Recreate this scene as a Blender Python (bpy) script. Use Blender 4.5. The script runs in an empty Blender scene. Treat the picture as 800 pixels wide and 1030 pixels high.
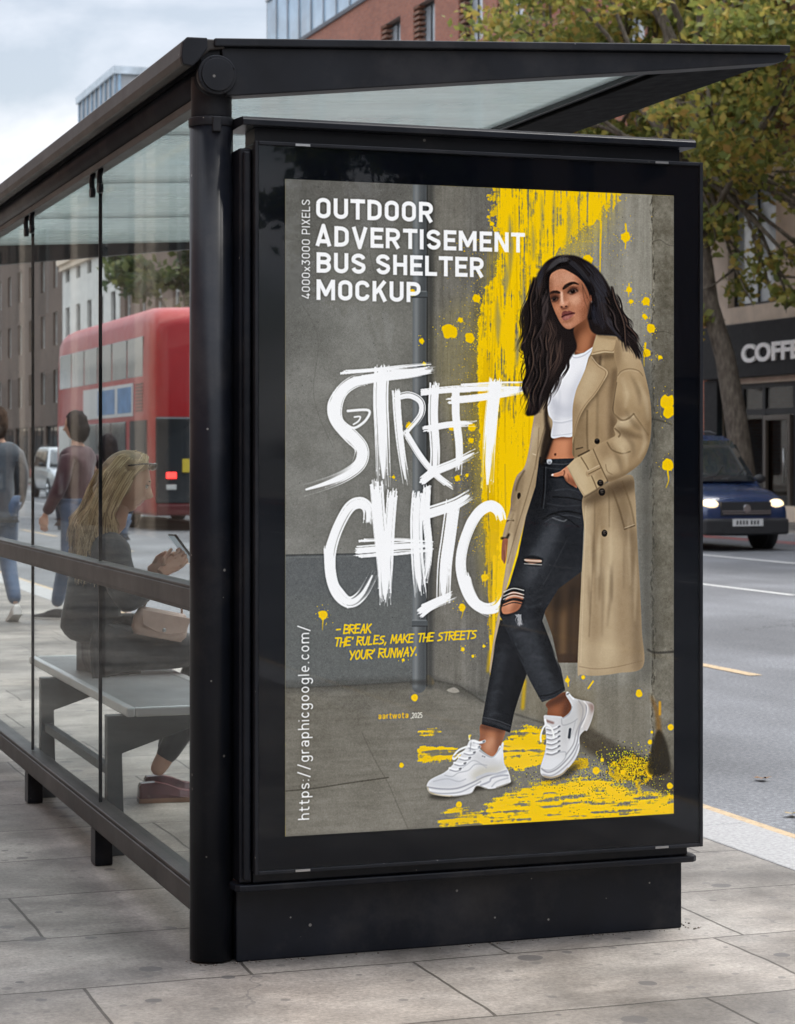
import bpy, bmesh, math, random
import numpy as np
from mathutils import Vector, Matrix, Euler, noise as mnoise
R = math.radians
SC = bpy.context.scene
COL = SC.collection
# ================================================================ camera
S_, C_ = math.sin(math.atan(749/2182)), math.cos(math.atan(749/2182))
CAM = Vector((-1.383, -5.531, 1.33))
cd = bpy.data.cameras.new('camera'); cam = bpy.data.objects.new('camera', cd); COL.objects.link(cam)
cam.location = CAM; cam.rotation_euler = (R(90), 0, -math.atan(749/2182))
cd.sensor_fit = 'HORIZONTAL'; cd.sensor_width = 36; cd.lens = 36*2182/800; cd.shift_y = -56/800; cd.clip_end = 4000; cd.clip_start = .05
cd.dof.use_dof = True; cd.dof.focus_distance = 5.8; cd.dof.aperture_fstop = 14
SC.camera = cam
# ================================================================ sky and sun (overcast, thin cloud)
SUN_EL, SUN_AZ = R(60), R(78)       # azimuth measured from +y towards +x
w = bpy.data.worlds.new('World'); SC.world = w; w.use_nodes = True
nt = w.node_tree; nt.nodes.clear()
out = nt.nodes.new('ShaderNodeOutputWorld'); bg = nt.nodes.new('ShaderNodeBackground'); bg.inputs[1].default_value = .1
sky = nt.nodes.new('ShaderNodeTexSky'); sky.sky_type = 'NISHITA'; sky.sun_disc = False; sky.sun_elevation = SUN_EL; sky.sun_rotation = SUN_AZ; sky.air_density = 1.0; sky.dust_density = 2.0
tc = nt.nodes.new('ShaderNodeTexCoord'); mp = nt.nodes.new('ShaderNodeMapping'); mp.inputs['Scale'].default_value = (1, 1, 2.6)
mp.inputs['Location'].default_value = (3.4, .9, .55)
nz = nt.nodes.new('ShaderNodeTexNoise'); nz.inputs['Scale'].default_value = 4.2; nz.inputs['Detail'].default_value = 7; nz.inputs['Roughness'].default_value = .55; nz.inputs['Distortion'].default_value = .4
cr = nt.nodes.new('ShaderNodeValToRGB'); cr.color_ramp.elements[0].position = .40; cr.color_ramp.elements[1].position = .56
mx = nt.nodes.new('ShaderNodeMix'); mx.data_type = 'RGBA'
n2 = nt.nodes.new('ShaderNodeTexNoise'); n2.inputs['Scale'].default_value = 5; n2.inputs['Detail'].default_value = 5
c2 = nt.nodes.new('ShaderNodeValToRGB'); c2.color_ramp.elements[0].position = .40; c2.color_ramp.elements[1].position = .60
c2.color_ramp.elements[0].color = (7.5, 7.9, 8.7, 1); c2.color_ramp.elements[1].color = (9.4, 9.4, 9.5, 1)
L = nt.links.new
L(tc.outputs['Generated'], mp.inputs[0]); L(mp.outputs[0], nz.inputs['Vector']); L(mp.outputs[0], n2.inputs['Vector'])
L(nz.outputs['Fac'], cr.inputs[0]); L(cr.outputs[0], mx.inputs['Factor']); L(n2.outputs['Fac'], c2.inputs[0])
hsv = nt.nodes.new('ShaderNodeHueSaturation'); hsv.inputs['Saturation'].default_value = .55; hsv.inputs['Value'].default_value = 1.25
L(sky.outputs[0], hsv.inputs['Color']); L(hsv.outputs[0], mx.inputs[6]); L(c2.outputs[0], mx.inputs[7])
sz = nt.nodes.new('ShaderNodeSeparateXYZ'); L(tc.outputs['Generated'], sz.inputs[0])
mr = nt.nodes.new('ShaderNodeMapRange'); mr.inputs['From Min'].default_value = .22; mr.inputs['From Max'].default_value = .85; mr.inputs['To Min'].default_value = 1.0; mr.inputs['To Max'].default_value = 3.0
vm = nt.nodes.new('ShaderNodeVectorMath'); vm.operation = 'SCALE'      # an overcast sky is about three times brighter overhead than at the horizon
L(sz.outputs[2], mr.inputs[0]); L(mx.outputs[2], vm.inputs[0]); L(mr.outputs[0], vm.inputs['Scale']); L(vm.outputs[0], bg.inputs[0]); L(bg.outputs[0], out.inputs[0])
sd = bpy.data.lights.new('sun', 'SUN'); sd.energy = 2.2; sd.angle = R(16); sd.color = (1, .96, .9)
so = bpy.data.objects.new('sun', sd); COL.objects.link(so)
sv = Vector((math.sin(SUN_AZ)*math.cos(SUN_EL), math.cos(SUN_AZ)*math.cos(SUN_EL), math.sin(SUN_EL)))
so.rotation_euler = sv.to_track_quat('Z', 'Y').to_euler(); so.location = sv*60
SC.view_settings.view_transform = 'Standard'; SC.view_settings.look = 'None'; SC.view_settings.exposure = .35; SC.view_settings.gamma = 1
SC.render.engine = 'CYCLES'; SC.cycles.max_bounces = 10; SC.cycles.transparent_max_bounces = 16; SC.cycles.use_denoising = True
SC.cycles.caustics_reflective = False; SC.cycles.caustics_refractive = False

# ================================================================ helpers
def tag(o, label=None, cat=None, group=None, kind=None):
    if label: o['label'] = label
    if cat: o['category'] = cat
    if group: o['group'] = group
    if kind: o['kind'] = kind
    return o
def thing(name, label, cat, loc=(0, 0, 0), rz=0, group=None):
    o = bpy.data.objects.new(name, None); COL.objects.link(o); o.location = loc; o.rotation_euler = (0, 0, rz)
    o.empty_display_size = .2
    return tag(o, label, cat, group)
def obj(name, bm, m, parent=None, sm=False, bevel=0, seg=2, sub=0, auto=None):
    me = bpy.data.meshes.new(name)
    if isinstance(bm, bmesh.types.BMesh):
        bmesh.ops.recalc_face_normals(bm, faces=bm.faces[:])
        bm.to_mesh(me); bm.free()
    for mm in (m if isinstance(m, (list, tuple)) else [m]): me.materials.append(mm)
    if sm:
        for p in me.polygons: p.use_smooth = True
    o = bpy.data.objects.new(name, me); COL.objects.link(o)
    if parent: o.parent = parent
    if bevel:
        b = o.modifiers.new('bevel', 'BEVEL'); b.width = bevel; b.segments = seg; b.limit_method = 'ANGLE'; b.angle_limit = R(40); b.harden_normals = False
    if sub:
        b = o.modifiers.new('sub', 'SUBSURF'); b.levels = sub; b.render_levels = sub
    return o
NB = bmesh.new
def box(bm, x0, x1, y0, y1, z0, z1, mi=0):
    v = [bm.verts.new(p) for p in ((x0, y0, z0), (x1, y0, z0), (x1, y1, z0), (x0, y1, z0), (x0, y0, z1), (x1, y0, z1), (x1, y1, z1), (x0, y1, z1))]
    fs = [bm.faces.new([v[i] for i in f]) for f in ((0, 3, 2, 1), (4, 5, 6, 7), (0, 1, 5, 4), (1, 2, 6, 5), (2, 3, 7, 6), (3, 0, 4, 7))]
    for f in fs: f.material_index = mi
    return bm
def bx(*a): return box(NB(), *a)
def quad(bm, pts, mi=0):
    f = bm.faces.new([bm.verts.new(p) for p in pts]); f.material_index = mi; return f
def prism(bm, poly, axis, a, b, mi=0):
    """poly in the two other axes, extruded along axis from a to b"""
    def P(p, t):
        return {'x': (t, p[0], p[1]), 'y': (p[0], t, p[1]), 'z': (p[0], p[1], t)}[axis]
    A = [bm.verts.new(P(p, a)) for p in poly]; B = [bm.verts.new(P(p, b)) for p in poly]
    n = len(poly); fs = [bm.faces.new(A), bm.faces.new(B[::-1])]
    for i in range(n): fs.append(bm.faces.new((A[i], A[(i+1) % n], B[(i+1) % n], B[i])))
    for f in fs: f.material_index = mi
    return bm
def tube(bm, pts, rad, n=12, caps=True, mi=0):
    pts = [Vector(p) for p in pts]; rad = [rad]*len(pts) if not isinstance(rad, (list, tuple)) else rad
    up = None; rings = []
    for i, p in enumerate(pts):
        d = (pts[min(i+1, len(pts)-1)]-pts[max(i-1, 0)]).normalized()
        if up is None:
            up = Vector((0, 0, 1)) if abs(d.z) < .9 else Vector((1, 0, 0))
        s = d.cross(up).normalized(); up = s.cross(d).normalized()
        rings.append([bm.verts.new(p+(s*math.cos(6.28318*k/n)+up*math.sin(6.28318*k/n))*rad[i]) for k in range(n)])
    for a, b in zip(rings, rings[1:]):
        for k in range(n):
            f = bm.faces.new((a[k], a[(k+1) % n], b[(k+1) % n], b[k])); f.material_index = mi; f.smooth = True
    if caps:
        for r in (rings[0][::-1], rings[-1]):
            f = bm.faces.new(r); f.material_index = mi
    return bm
def loft(bm, rings, caps=True, mi=0, closed=True):
    vr = [[bm.verts.new(p) for p in r] for r in rings]; n = len(rings[0])
    for a, b in zip(vr, vr[1:]):
        for k in range(n if closed else n-1):
            f = bm.faces.new((a[k], a[(k+1) % n], b[(k+1) % n], b[k])); f.material_index = mi
    if caps: bm.faces.new(vr[0][::-1]); bm.faces.new(vr[-1])
    return bm
def ellips(bm, c, r, seg=16, mi=0, rot=None):
    res = bmesh.ops.create_uvsphere(bm, u_segments=seg, v_segments=max(6, seg//2), radius=1)
    M = Matrix.Translation(c) @ (rot.to_4x4() if rot else Matrix()) @ Matrix.Diagonal((*r, 1))
    bmesh.ops.transform(bm, matrix=M, verts=res['verts'])
    for v in res['verts']:
        for f in v.link_faces: f.material_index = mi; f.smooth = True
    return bm
# ---------------------------------------------------------------- materials
class MT:
    def __init__(s, name):
        s.m = bpy.data.materials.new(name); s.m.use_nodes = True; s.t = s.m.node_tree; s.b = s.t.nodes['Principled BSDF']; s.o = s.t.nodes['Material Output']
    def n(s, typ, **kw):
        k = s.t.nodes.new('ShaderNode'+typ)
        for a, v in kw.items():
            if a.startswith('_'): setattr(k, a[1:], v)
            else: k.inputs[a.replace('__', ' ')].default_value = v
        return k
    def l(s, a, b): s.t.links.new(a, b)
    def obj(s):
        return s.n('TexCoord').outputs['Object']
    def noise(s, scale, detail=4, rough=.55, vec=None, dist=0):
        k = s.n('TexNoise'); k.inputs['Scale'].default_value = scale; k.inputs['Detail'].default_value = detail; k.inputs['Roughness'].default_value = rough; k.inputs['Distortion'].default_value = dist
        if vec is None: vec = s.obj()
        s.l(vec, k.inputs['Vector']); return k.outputs['Fac']
    def ramp(s, fac, stops):
        k = s.n('ValToRGB'); e = k.color_ramp.elements
        while len(e) < len(stops): e.new(.5)
        for el, (p, c) in zip(e, stops): el.position = p; el.color = (*c, 1) if len(c) == 3 else c
        s.l(fac, k.inputs[0]); return k.outputs[0]
    def mix(s, fac, a, b, mode='MIX'):
        k = s.n('Mix'); k.data_type = 'RGBA'; k.blend_type = mode; k.clamp_factor = True
        for v, i in ((fac, 0), (a, 6), (b, 7)):
            if hasattr(v, 'is_linked'): s.l(v, k.inputs[i])
            else: k.inputs[i].default_value = v if not isinstance(v, tuple) else (*v, 1)
        return k.outputs[2]
    def math(s, op, a, b=0, c=None):
        k = s.n('Math'); k.operation = op; k.use_clamp = False
        for v, i in ((a, 0), (b, 1), (c, 2)):
            if v is None: continue
            if hasattr(v, 'is_linked'): s.l(v, k.inputs[i])
            else: k.inputs[i].default_value = v
        return k.outputs[0]
    def bump(s, h, strength=.3, dist=.01):
        k = s.n('Bump'); k.inputs['Strength'].default_value = strength; k.inputs['Distance'].default_value = dist; s.l(h, k.inputs['Height']); s.l(k.outputs[0], s.b.inputs['Normal'])
    def set(s, **kw):
        for a, v in kw.items():
            i = s.b.inputs[a.replace('__', ' ')]
            if hasattr(v, 'is_linked'): s.l(v, i)
            else: i.default_value = (*v, 1) if isinstance(v, tuple) and len(v) == 3 else v
        return s
def paint(name, c, rough=.4, var=.15, scale=6, metal=0, bump=0, coat=0, spec=.5):
    t = MT(name); f = t.noise(scale, 5)
    lo = tuple(x*(1-var) for x in c); hi = tuple(min(1, x*(1+var)) for x in c)
    t.set(Base__Color=t.ramp(f, [(.3, lo), (.7, hi)]), Roughness=t.math('MULTIPLY_ADD', t.noise(scale*3, 3), rough*.5, rough*.75), Metallic=float(metal), Coat__Weight=float(coat)); t.b.inputs['Specular IOR Level'].default_value = spec
    if bump: t.bump(t.noise(scale*12, 4), bump, .003)
    return t.m
def thin_glass(name, tint=(.93, .96, .95), k=.65, dirt=.03, rough=.012, f0=.035):
    t = MT(name); g = t.n('NewGeometry')
    dot = t.n('VectorMath'); dot.operation = 'DOT_PRODUCT'; t.l(g.outputs['Normal'], dot.inputs[0]); t.l(g.outputs['Incoming'], dot.inputs[1])
    f = t.math('MULTIPLY_ADD', t.math('POWER', t.math('SUBTRACT', 1, t.math('ABSOLUTE', dot.outputs['Value'])), 5), .96*k, f0)
    tr = t.n('BsdfTransparent'); tr.inputs[0].default_value = (*tint, 1); gl = t.n('BsdfGlossy'); gl.inputs['Roughness'].default_value = rough
    bp = t.n('Bump'); bp.inputs['Strength'].default_value = .02; bp.inputs['Distance'].default_value = .003; t.l(t.noise(1.4, 2), bp.inputs['Height']); t.l(bp.outputs[0], gl.inputs['Normal'])
    mxs = t.n('MixShader'); t.l(f, mxs.inputs[0]); t.l(tr.outputs[0], mxs.inputs[1]); t.l(gl.outputs[0], mxs.inputs[2])
    df = t.n('BsdfDiffuse'); df.inputs[0].default_value = (.55, .57, .55, 1); m2 = t.n('MixShader')
    dn = t.math('MULTIPLY', t.ramp(t.noise(3.5, 8, .7), [(.35, (.3, .3, .3)), (.75, (1, 1, 1))]), dirt)
    t.l(dn, m2.inputs[0]); t.l(mxs.outputs[0], m2.inputs[1]); t.l(df.outputs[0], m2.inputs[2]); t.l(m2.outputs[0], t.o.inputs[0])
    return t.m
def brick_mat(name, c1, c2, mortar, sc=1.0, bw=.225, bh=.075, ms=.01, stain=.35):
    t = MT(name); sep = t.n('SeparateXYZ'); t.l(t.obj(), sep.inputs[0]); cmb = t.n('CombineXYZ')
    t.l(t.math('ADD', sep.outputs[0], sep.outputs[1]), cmb.inputs[0]); t.l(sep.outputs[2], cmb.inputs[1])
    b = t.n('TexBrick'); t.l(cmb.outputs[0], b.inputs['Vector']); b.inputs['Scale'].default_value = sc; b.inputs['Brick Width'].default_value = bw; b.inputs['Row Height'].default_value = bh; b.inputs['Mortar Size'].default_value = ms
    b.inputs['Color1'].default_value = (*c1, 1); b.inputs['Color2'].default_value = (*c2, 1); b.inputs['Mortar'].default_value = (*mortar, 1); b.inputs['Bias'].default_value = 0
    s = t.ramp(t.noise(.35, 6), [(.3, (1-stain,)*3), (.7, (1.0,)*3)])
    t.set(Base__Color=t.mix(1.0, b.outputs['Color'], s, 'MULTIPLY'), Roughness=.85); t.bump(b.outputs['Fac'], -.25, .01) ; return t.m

# ---------------------------------------------------------------- poster picture (painted in memory, nothing is loaded)
PW, PH = 900, 1382
def _hom(src, dst):
    A = []; b = []
    for (x, y), (u, v) in zip(src, dst):
        A.append([x, y, 1, 0, 0, 0, -u*x, -u*y]); b.append(u)
        A.append([0, 0, 0, x, y, 1, -v*x, -v*y]); b.append(v)
    h = np.linalg.solve(np.array(A, float), np.array(b, float))
    return np.append(h, 1).reshape(3, 3)
PHM = _hom([(287.3, 180), (678, 196.5), (678, 818), (287, 842.3)], [(0, 0), (PW, 0), (PW, PH), (0, PH)])
def cv(p):
    p = np.asarray(p, float).reshape(-1, 2)
    q = np.c_[p, np.ones(len(p))] @ PHM.T
    return q[:, :2] / q[:, 2:3]
class Z:                                   # sketch coordinates measured in an enlarged detail
    def __init__(s, ox, oy, k): s.o = np.array([ox, oy], float); s.k = k
    def __call__(s, *p):
        p = np.array(p, float).reshape(-1, 2)
        return cv(s.o + p / s.k)
Z1 = Z(280, 170, 2.857); Z2 = Z(290, 350, 2.963); Z3 = Z(280, 600, 3.333); Z4 = Z(500, 230, 4.121); Z5 = Z(480, 430, 3.81)
Z6 = Z(420, 640, 2.963); ZF = Z(545, 255, 11.43); ZS = Z(425, 700, 8.0); ZT = Z(530, 680, 9.36); Z4b = Z(490, 170, 4.0)
Z7 = Z(560, 330, 6.06); ZQ = Z(280, 620, 3.81); Z8 = Z(500, 430, 7.92); ZP = Z(0, 0, 1)
def make_poster():
    rs = np.random.RandomState(7)
    C = np.zeros((PH, PW, 3), np.float32)
    def col(c): return np.array(c, np.float32) / 255.0
    def smooth(p, n=8, closed=True):
        p = np.asarray(p, float)
        m = len(p); out = []
        t = np.linspace(0, 1, n, endpoint=False)[:, None]
        for i in range(m if closed else m - 1):
            if closed: a, b, c, d = p[i-1], p[i], p[(i+1) % m], p[(i+2) % m]
            else: a, b, c, d = p[max(i-1, 0)], p[i], p[i+1], p[min(i+2, m-1)]
            out.append(.5*((2*b) + (-a+c)*t + (2*a-5*b+4*c-d)*t*t + (-a+3*b-3*c+d)*t**3))
        if not closed: out.append(p[-1:])
        return np.concatenate(out)
    def box(M, r, ax):
        r = int(r)
        if r < 1: return M
        pad = [(0, 0)]*M.ndim; pad[ax] = (r+1, r)
        c = np.cumsum(np.pad(M, pad, mode='edge'), axis=ax, dtype=np.float64)
        n = M.shape[ax]; k = 2*r+1
        sl1 = [slice(None)]*M.ndim; sl0 = [slice(None)]*M.ndim
        sl1[ax] = slice(k, k+n); sl0[ax] = slice(0, n)
        return ((c[tuple(sl1)] - c[tuple(sl0)])/k).astype(np.float32)
    def blur(M, s, sx=None):
        sx = s if sx is None else sx
        for ax, q in ((0, s), (1, sx)):
            if q <= 0: continue
            if q < 1.2:
                M = M.copy(); w = min(.5, q*.25)
                a = np.roll(M, 1, ax); b = np.roll(M, -1, ax); M = M*(1-2*w) + w*(a+b); continue
            r = max(1, int(round(q*.95)))
            for _ in range(3): M = box(M, r, ax)
        return M
    def noise(h, w, sy, sx=None, seed=0, octv=4, pers=.5):
        sx = sx or sy; r = np.random.RandomState(seed); out = np.zeros((h, w), np.float32); amp = 1; tot = 0
        for o in range(octv):
            gy = max(2, int(h/sy)+2); gx = max(2, int(w/sx)+2)
            g = r.rand(gy+1, gx+1).astype(np.float32)
            yy = np.arange(h)/max(sy, 1e-3); xx = np.arange(w)/max(sx, 1e-3)
            yy = np.clip(yy, 0, gy-1e-3); xx = np.clip(xx, 0, gx-1e-3)
            iy = yy.astype(int); ix = xx.astype(int); fy = yy-iy; fx = xx-ix
            fy = (fy*fy*(3-2*fy))[:, None]; fx = (fx*fx*(3-2*fx))[None]
            A = g[iy][:, ix]*(1-fy)*(1-fx)+g[iy+1][:, ix]*fy*(1-fx)+g[iy][:, ix+1]*(1-fy)*fx+g[iy+1][:, ix+1]*fy*fx
            out += amp*A; tot += amp; amp *= pers; sy = max(1, sy/2); sx = max(1, sx/2)
        return out/tot
    NZ = {k: noise(PH, PW, s, s2, sd) for k, s, s2, sd in (('big', 160, 160, 1), ('mid', 40, 40, 2), ('fin', 8, 8, 3), ('ver', 220, 10, 4), ('hor', 6, 60, 5), ('ver2', 60, 3, 6))}
    grain = rs.randn(PH, PW).astype(np.float32)
    def polymask(p, b=0.0):
        p = np.asarray(p, float)
        m = int(3*b)+3
        x0 = max(0, int(p[:, 0].min())-m); x1 = min(PW, int(p[:, 0].max())+m+2)
        y0 = max(0, int(p[:, 1].min())-m); y1 = min(PH, int(p[:, 1].max())+m+2)
        if x1 <= x0 or y1 <= y0: return None
        S = 3; h = (y1-y0)*S; w = (x1-x0)*S
        T = np.zeros((h, w+1), np.int32)
        q = (p - [x0, y0])*S
        for i in range(len(q)):
            (ax, ay), (bx, by) = q[i-1], q[i]
            if ay == by: continue
            if ay > by: ax, ay, bx, by = bx, by, ax, ay
            r0 = max(0, int(math.ceil(ay-.5))); r1 = min(h, int(math.ceil(by-.5)))
            if r1 <= r0: continue
            rr = np.arange(r0, r1)
            cc = np.clip(np.ceil(ax+(rr+.5-ay)*(bx-ax)/(by-ay)-.5).astype(int), 0, w)
            np.add.at(T, (rr, cc), 1)
        M = (np.cumsum(T, 1)[:, :w] & 1).astype(np.float32)
        M = M.reshape(y1-y0, S, x1-x0, S).mean((1, 3))
        if b > 0: M = blur(M, b)
        return M, (slice(y0, y1), slice(x0, x1))
    def put(mb, c, a=1.0, clip=None, mode='n'):
        if mb is None: return
        M, sl = mb
        M = M*a
        if clip is not None: M = M*clip[sl]
        M = M[..., None]
        if mode == 'mul': C[sl] = C[sl]*(1-M+M*col(c))
        elif mode == 'add': C[sl] = C[sl]+M*col(c)
        else: C[sl] = C[sl]*(1-M)+M*col(c)
    def fill(p, c, a=1.0, b=0.6, clip=None, sm=True, mode='n'):
        p = smooth(p) if sm else p
        put(polymask(p, b), c, a, clip, mode)
    def full(p, b=.6, sm=True):
        M = np.zeros((PH, PW), np.float32); r = polymask(smooth(p) if sm else p, b)
        if r is not None: M[r[1]] = r[0]
        return M
    def strmask(p, w, b=0.0, capbutt=False):
        p = np.asarray(p, float); w = np.broadcast_to(np.asarray(w, float), (len(p),)) if np.ndim(w) < 1 or len(w) == len(p) else np.interp(np.linspace(0, 1, len(p)), np.linspace(0, 1, len(w)), w)
        m = int(max(w)/2+3*b)+3
        x0 = max(0, int(p[:, 0].min())-m); x1 = min(PW, int(p[:, 0].max())+m+2)
        y0 = max(0, int(p[:, 1].min())-m); y1 = min(PH, int(p[:, 1].max())+m+2)
        if x1 <= x0 or y1 <= y0: return None
        D = np.full((y1-y0, x1-x0), 99., np.float32)
        for i in range(len(p)-1):
            a, c = p[i], p[i+1]; L = math.hypot(*(c-a))
            if L < 1e-6: continue
            mm = m+1
            u0 = max(x0, int(min(a[0], c[0]))-mm); u1 = min(x1, int(max(a[0], c[0]))+mm+1)
            v0 = max(y0, int(min(a[1], c[1]))-mm); v1 = min(y1, int(max(a[1], c[1]))+mm+1)
            if u1 <= u0 or v1 <= v0: continue
            X = np.arange(u0, u1)[None]+.5; Y = np.arange(v0, v1)[:, None]+.5
            t = ((X-a[0])*(c[0]-a[0])+(Y-a[1])*(c[1]-a[1]))/(L*L)
            tc = np.clip(t, 0, 1)
            d = np.hypot(X-a[0]-tc*(c[0]-a[0]), Y-a[1]-tc*(c[1]-a[1]))-(w[i]+(w[i+1]-w[i])*tc)/2
            if capbutt:
                if i == 0: d = np.maximum(d, -t*L)
                if i == len(p)-2: d = np.maximum(d, (t-1)*L)
            s = (slice(v0-y0, v1-y0), slice(u0-x0, u1-x0))
            D[s] = np.minimum(D[s], d)
        M = np.clip(.5-D, 0, 1)
        if b > 0: M = blur(M, b)
        return M, (slice(y0, y1), slice(x0, x1))
    def line(p, w, c, a=1.0, b=0.4, clip=None, sm=True, mode='n', butt=False):
        if sm and len(p) > 2: p = smooth(p, 6, False)
        put(strmask(p, w, b, butt), c, a, clip, mode)
    def strands(lst, c, a=.6, b=.5, clip=None, w=1):
        """many thin hairs at once: list of polylines"""
        M = np.zeros((PH, PW), np.float32)
        for p in lst:
            p = smooth(p, 10, False)
            n = max(2, int(np.hypot(*np.diff(p, axis=0).T).sum()*1.5))
            s = np.linspace(0, len(p)-1, n); k = np.clip(s.astype(int), 0, len(p)-2); f = (s-k)[:, None]
            q = p[k]*(1-f)+p[k+1]*f
            fade = np.minimum(1, np.minimum(np.linspace(0, 1, n)*6, (1-np.linspace(0, 1, n))*3)).astype(np.float32)*.7
            xi = np.floor(q[:, 0]-.5).astype(int); yi = np.floor(q[:, 1]-.5).astype(int)
            fx = q[:, 0]-.5-xi; fy = q[:, 1]-.5-yi
            for dx, dy, ww in ((0, 0, (1-fx)*(1-fy)), (1, 0, fx*(1-fy)), (0, 1, (1-fx)*fy), (1, 1, fx*fy)):
                X = xi+dx; Y = yi+dy; ok = (X >= 0) & (X < PW) & (Y >= 0) & (Y < PH)
                np.add.at(M, (Y[ok], X[ok]), (ww*fade)[ok])
        M = np.clip(blur(M, b)*(1.0 if w <= 1 else w), 0, 1)
        put((M, (slice(0, PH), slice(0, PW))), c, a, clip)
    def spray(p, c, b=6, thr=.5, nz='mid', amt=.5, a=1.0, sm=True, soft=.08, clip=None):
        """paint patch with a ragged, speckled edge"""
        r = polymask(smooth(p) if sm else p, b)
        if r is None: return
        M, sl = r
        N = NZ[nz][sl]*.6+NZ['fin'][sl]*.4+grain[sl]*.05
        M = np.clip(((M+(N-.5)*amt*2)-thr)/soft, 0, 1)*np.clip(M*6, 0, 1)
        put((M, sl), c, a, clip)
    # ------------------------------------------------ wall and floor
    Y, X = np.mgrid[0:PH, 0:PW].astype(np.float32)
    C[:] = col((113, 112, 106))
    C += ((NZ['big']-.5)*.16+(NZ['mid']-.5)*.10)[..., None]
    C += (np.clip((X-PW*.35)/PW, 0, 1)*.03)[..., None]
    fill(ZP(280, 170, 300, 170, 330, 260, 300, 360, 280, 380), (85, 84, 80), .45, 30)
    fill(ZP(345, 300, 410, 300, 405, 400, 350, 390), (132, 131, 124), .5, 22)
    fill(ZP(300, 170, 410, 170, 400, 215, 330, 230), (88, 86, 82), .55, 20)
    # lower concrete course
    fill(ZP(280, 559, 416, 556, 416, 700, 280, 705), (92, 95, 96), .9, 1, sm=False)
    fill(ZP(280, 600, 416, 600, 416, 700, 280, 705), (104, 106, 102), .5, 16, sm=False)
    line(ZP(280, 559, 350, 557.5, 416, 556), 3, (52, 53, 53), .75, 1)
    line(ZP(280, 561.5, 350, 560, 416, 558.5), 1.5, (135, 135, 130), .35, 1)
    # wall behind the pipe
    fill(ZP(430, 170, 500, 170, 500, 700, 430, 700), (103, 100, 93), .8, 1, sm=False)
    fill(ZP(437, 170, 470, 170, 470, 700, 437, 700), (124, 120, 110), .5, 7, sm=False)
    # right-hand concrete
    fill(ZP(560, 170, 690, 180, 690, 850, 560, 850), (139, 135, 123), .85, 8, sm=False)
    fill(ZP(612, 180, 652, 180, 652, 420, 612, 420), (152, 148, 136), .5, 10, sm=False)
    wallr = full(ZP(430, 170, 690, 170, 690, 800, 655, 778, 615, 760, 585, 740, 520, 718, 462, 690, 430, 686), 1, False)
    C += (wallr*((NZ['ver']-.5)*.12+(NZ['ver2']-.5)*.025+(NZ['mid']-.5)*.06))[..., None]
    fill(ZP(600, 690, 656, 690, 656, 780, 600, 756), (112, 105, 90), .5, 12, sm=False)
    fill(ZP(500, 660, 600, 690, 600, 745, 500, 712), (128, 118, 96), .6, 8, sm=False)
    # column at the right edge
    colm = full(ZP(656, 180, 690, 180, 690, 790, 678, 786, 656, 776), 1, False)
    C[:] = C*(1-colm[..., None]*.9)+(col((112, 107, 94))+((NZ['mid']-.5)*.22+(NZ['fin']-.5)*.08)[..., None])*colm[..., None]*.9
    for yy in np.arange(198, 775, 2.2):
        dx = rs.randn()*.8+math.sin(yy*.05)*1.1
        line(ZP(657+dx, yy, 657+dx+rs.randn()*.7, yy+4), rs.uniform(.8, 3.4), (58, 54, 46) if rs.rand() < .6 else (150, 144, 128), .6, .7)
    line(ZP(654, 198, 654.5, 330, 653.5, 480, 654, 650, 655, 770), 2.2, (170, 165, 150), .35, 1.4)
    line(ZP(652, 653, 660, 656, 679, 655), 4, (38, 35, 30), .8, 1.2)
    line(ZP(645, 420, 656, 421, 666, 423, 676, 427), 3, (40, 37, 31), .7, 1.2)
    line(ZP(657, 243, 664, 241, 672, 246, 679, 247), 1.4, (70, 66, 58), .7, .6)
    line(ZP(657, 335, 668, 333, 679, 337), 1.4, (70, 66, 58), .7, .6)
    fill(ZP(659, 300, 679, 320, 679, 420, 660, 440), (80, 76, 66), .35, 10)
    fill(ZP(640, 350, 656, 340, 656, 640, 640, 640), (98, 97, 92), .55, 8, sm=False)
    # floor
    flr = ZP(280, 693, 350, 690, 415, 686, 440, 685, 462, 690, 487, 706, 521, 719, 585, 739, 616, 758, 656, 777, 690, 792, 690, 850, 280, 850)
    FM = full(flr, 1, False)
    fc = col((111, 107, 97))+((NZ['hor']-.5)*.07+(NZ['big']-.5)*.10+(NZ['mid']-.5)*.07)[..., None]
    fc = fc+(np.clip((Y-1070)/300, 0, 1)*.05)[..., None]
    C[:] = C*(1-FM[..., None])+fc*FM[..., None]
    fill(ZP(280, 686, 416, 681, 440, 681, 500, 700, 500, 712, 440, 692, 416, 692, 280, 699), (66, 65, 60), .5, 4, sm=False)
    line(ZP(280, 693, 350, 690, 415, 686, 440, 685, 462, 690, 487, 706, 521, 719, 585, 739), 3, (58, 55, 49), .6, 1.3, sm=False)
    fill(ZP(585, 728, 616, 745, 650, 762, 679, 775, 679, 800, 650, 790, 616, 772, 585, 748), (62, 55, 44), .75, 4)
    line(Z3(20, 655, 120, 645, 250, 625, 370, 608), 2.4, (62, 58, 50), .8, .8)
    line(Z3(280, 455, 300, 500, 330, 560, 370, 630, 400, 700, 440, 790), 1.6, (84, 80, 71), .6, 1)
    line(ZP(620, 770, 650, 790, 679, 806), 2, (150, 145, 130), .4, 1)
    fill(Z3(480, 285, 505, 262, 522, 285, 515, 297), (128, 110, 75), .9, 1.5); fill(Z3(565, 315, 590, 305, 608, 318, 590, 324), (176, 170, 158), .8, 1)
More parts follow.
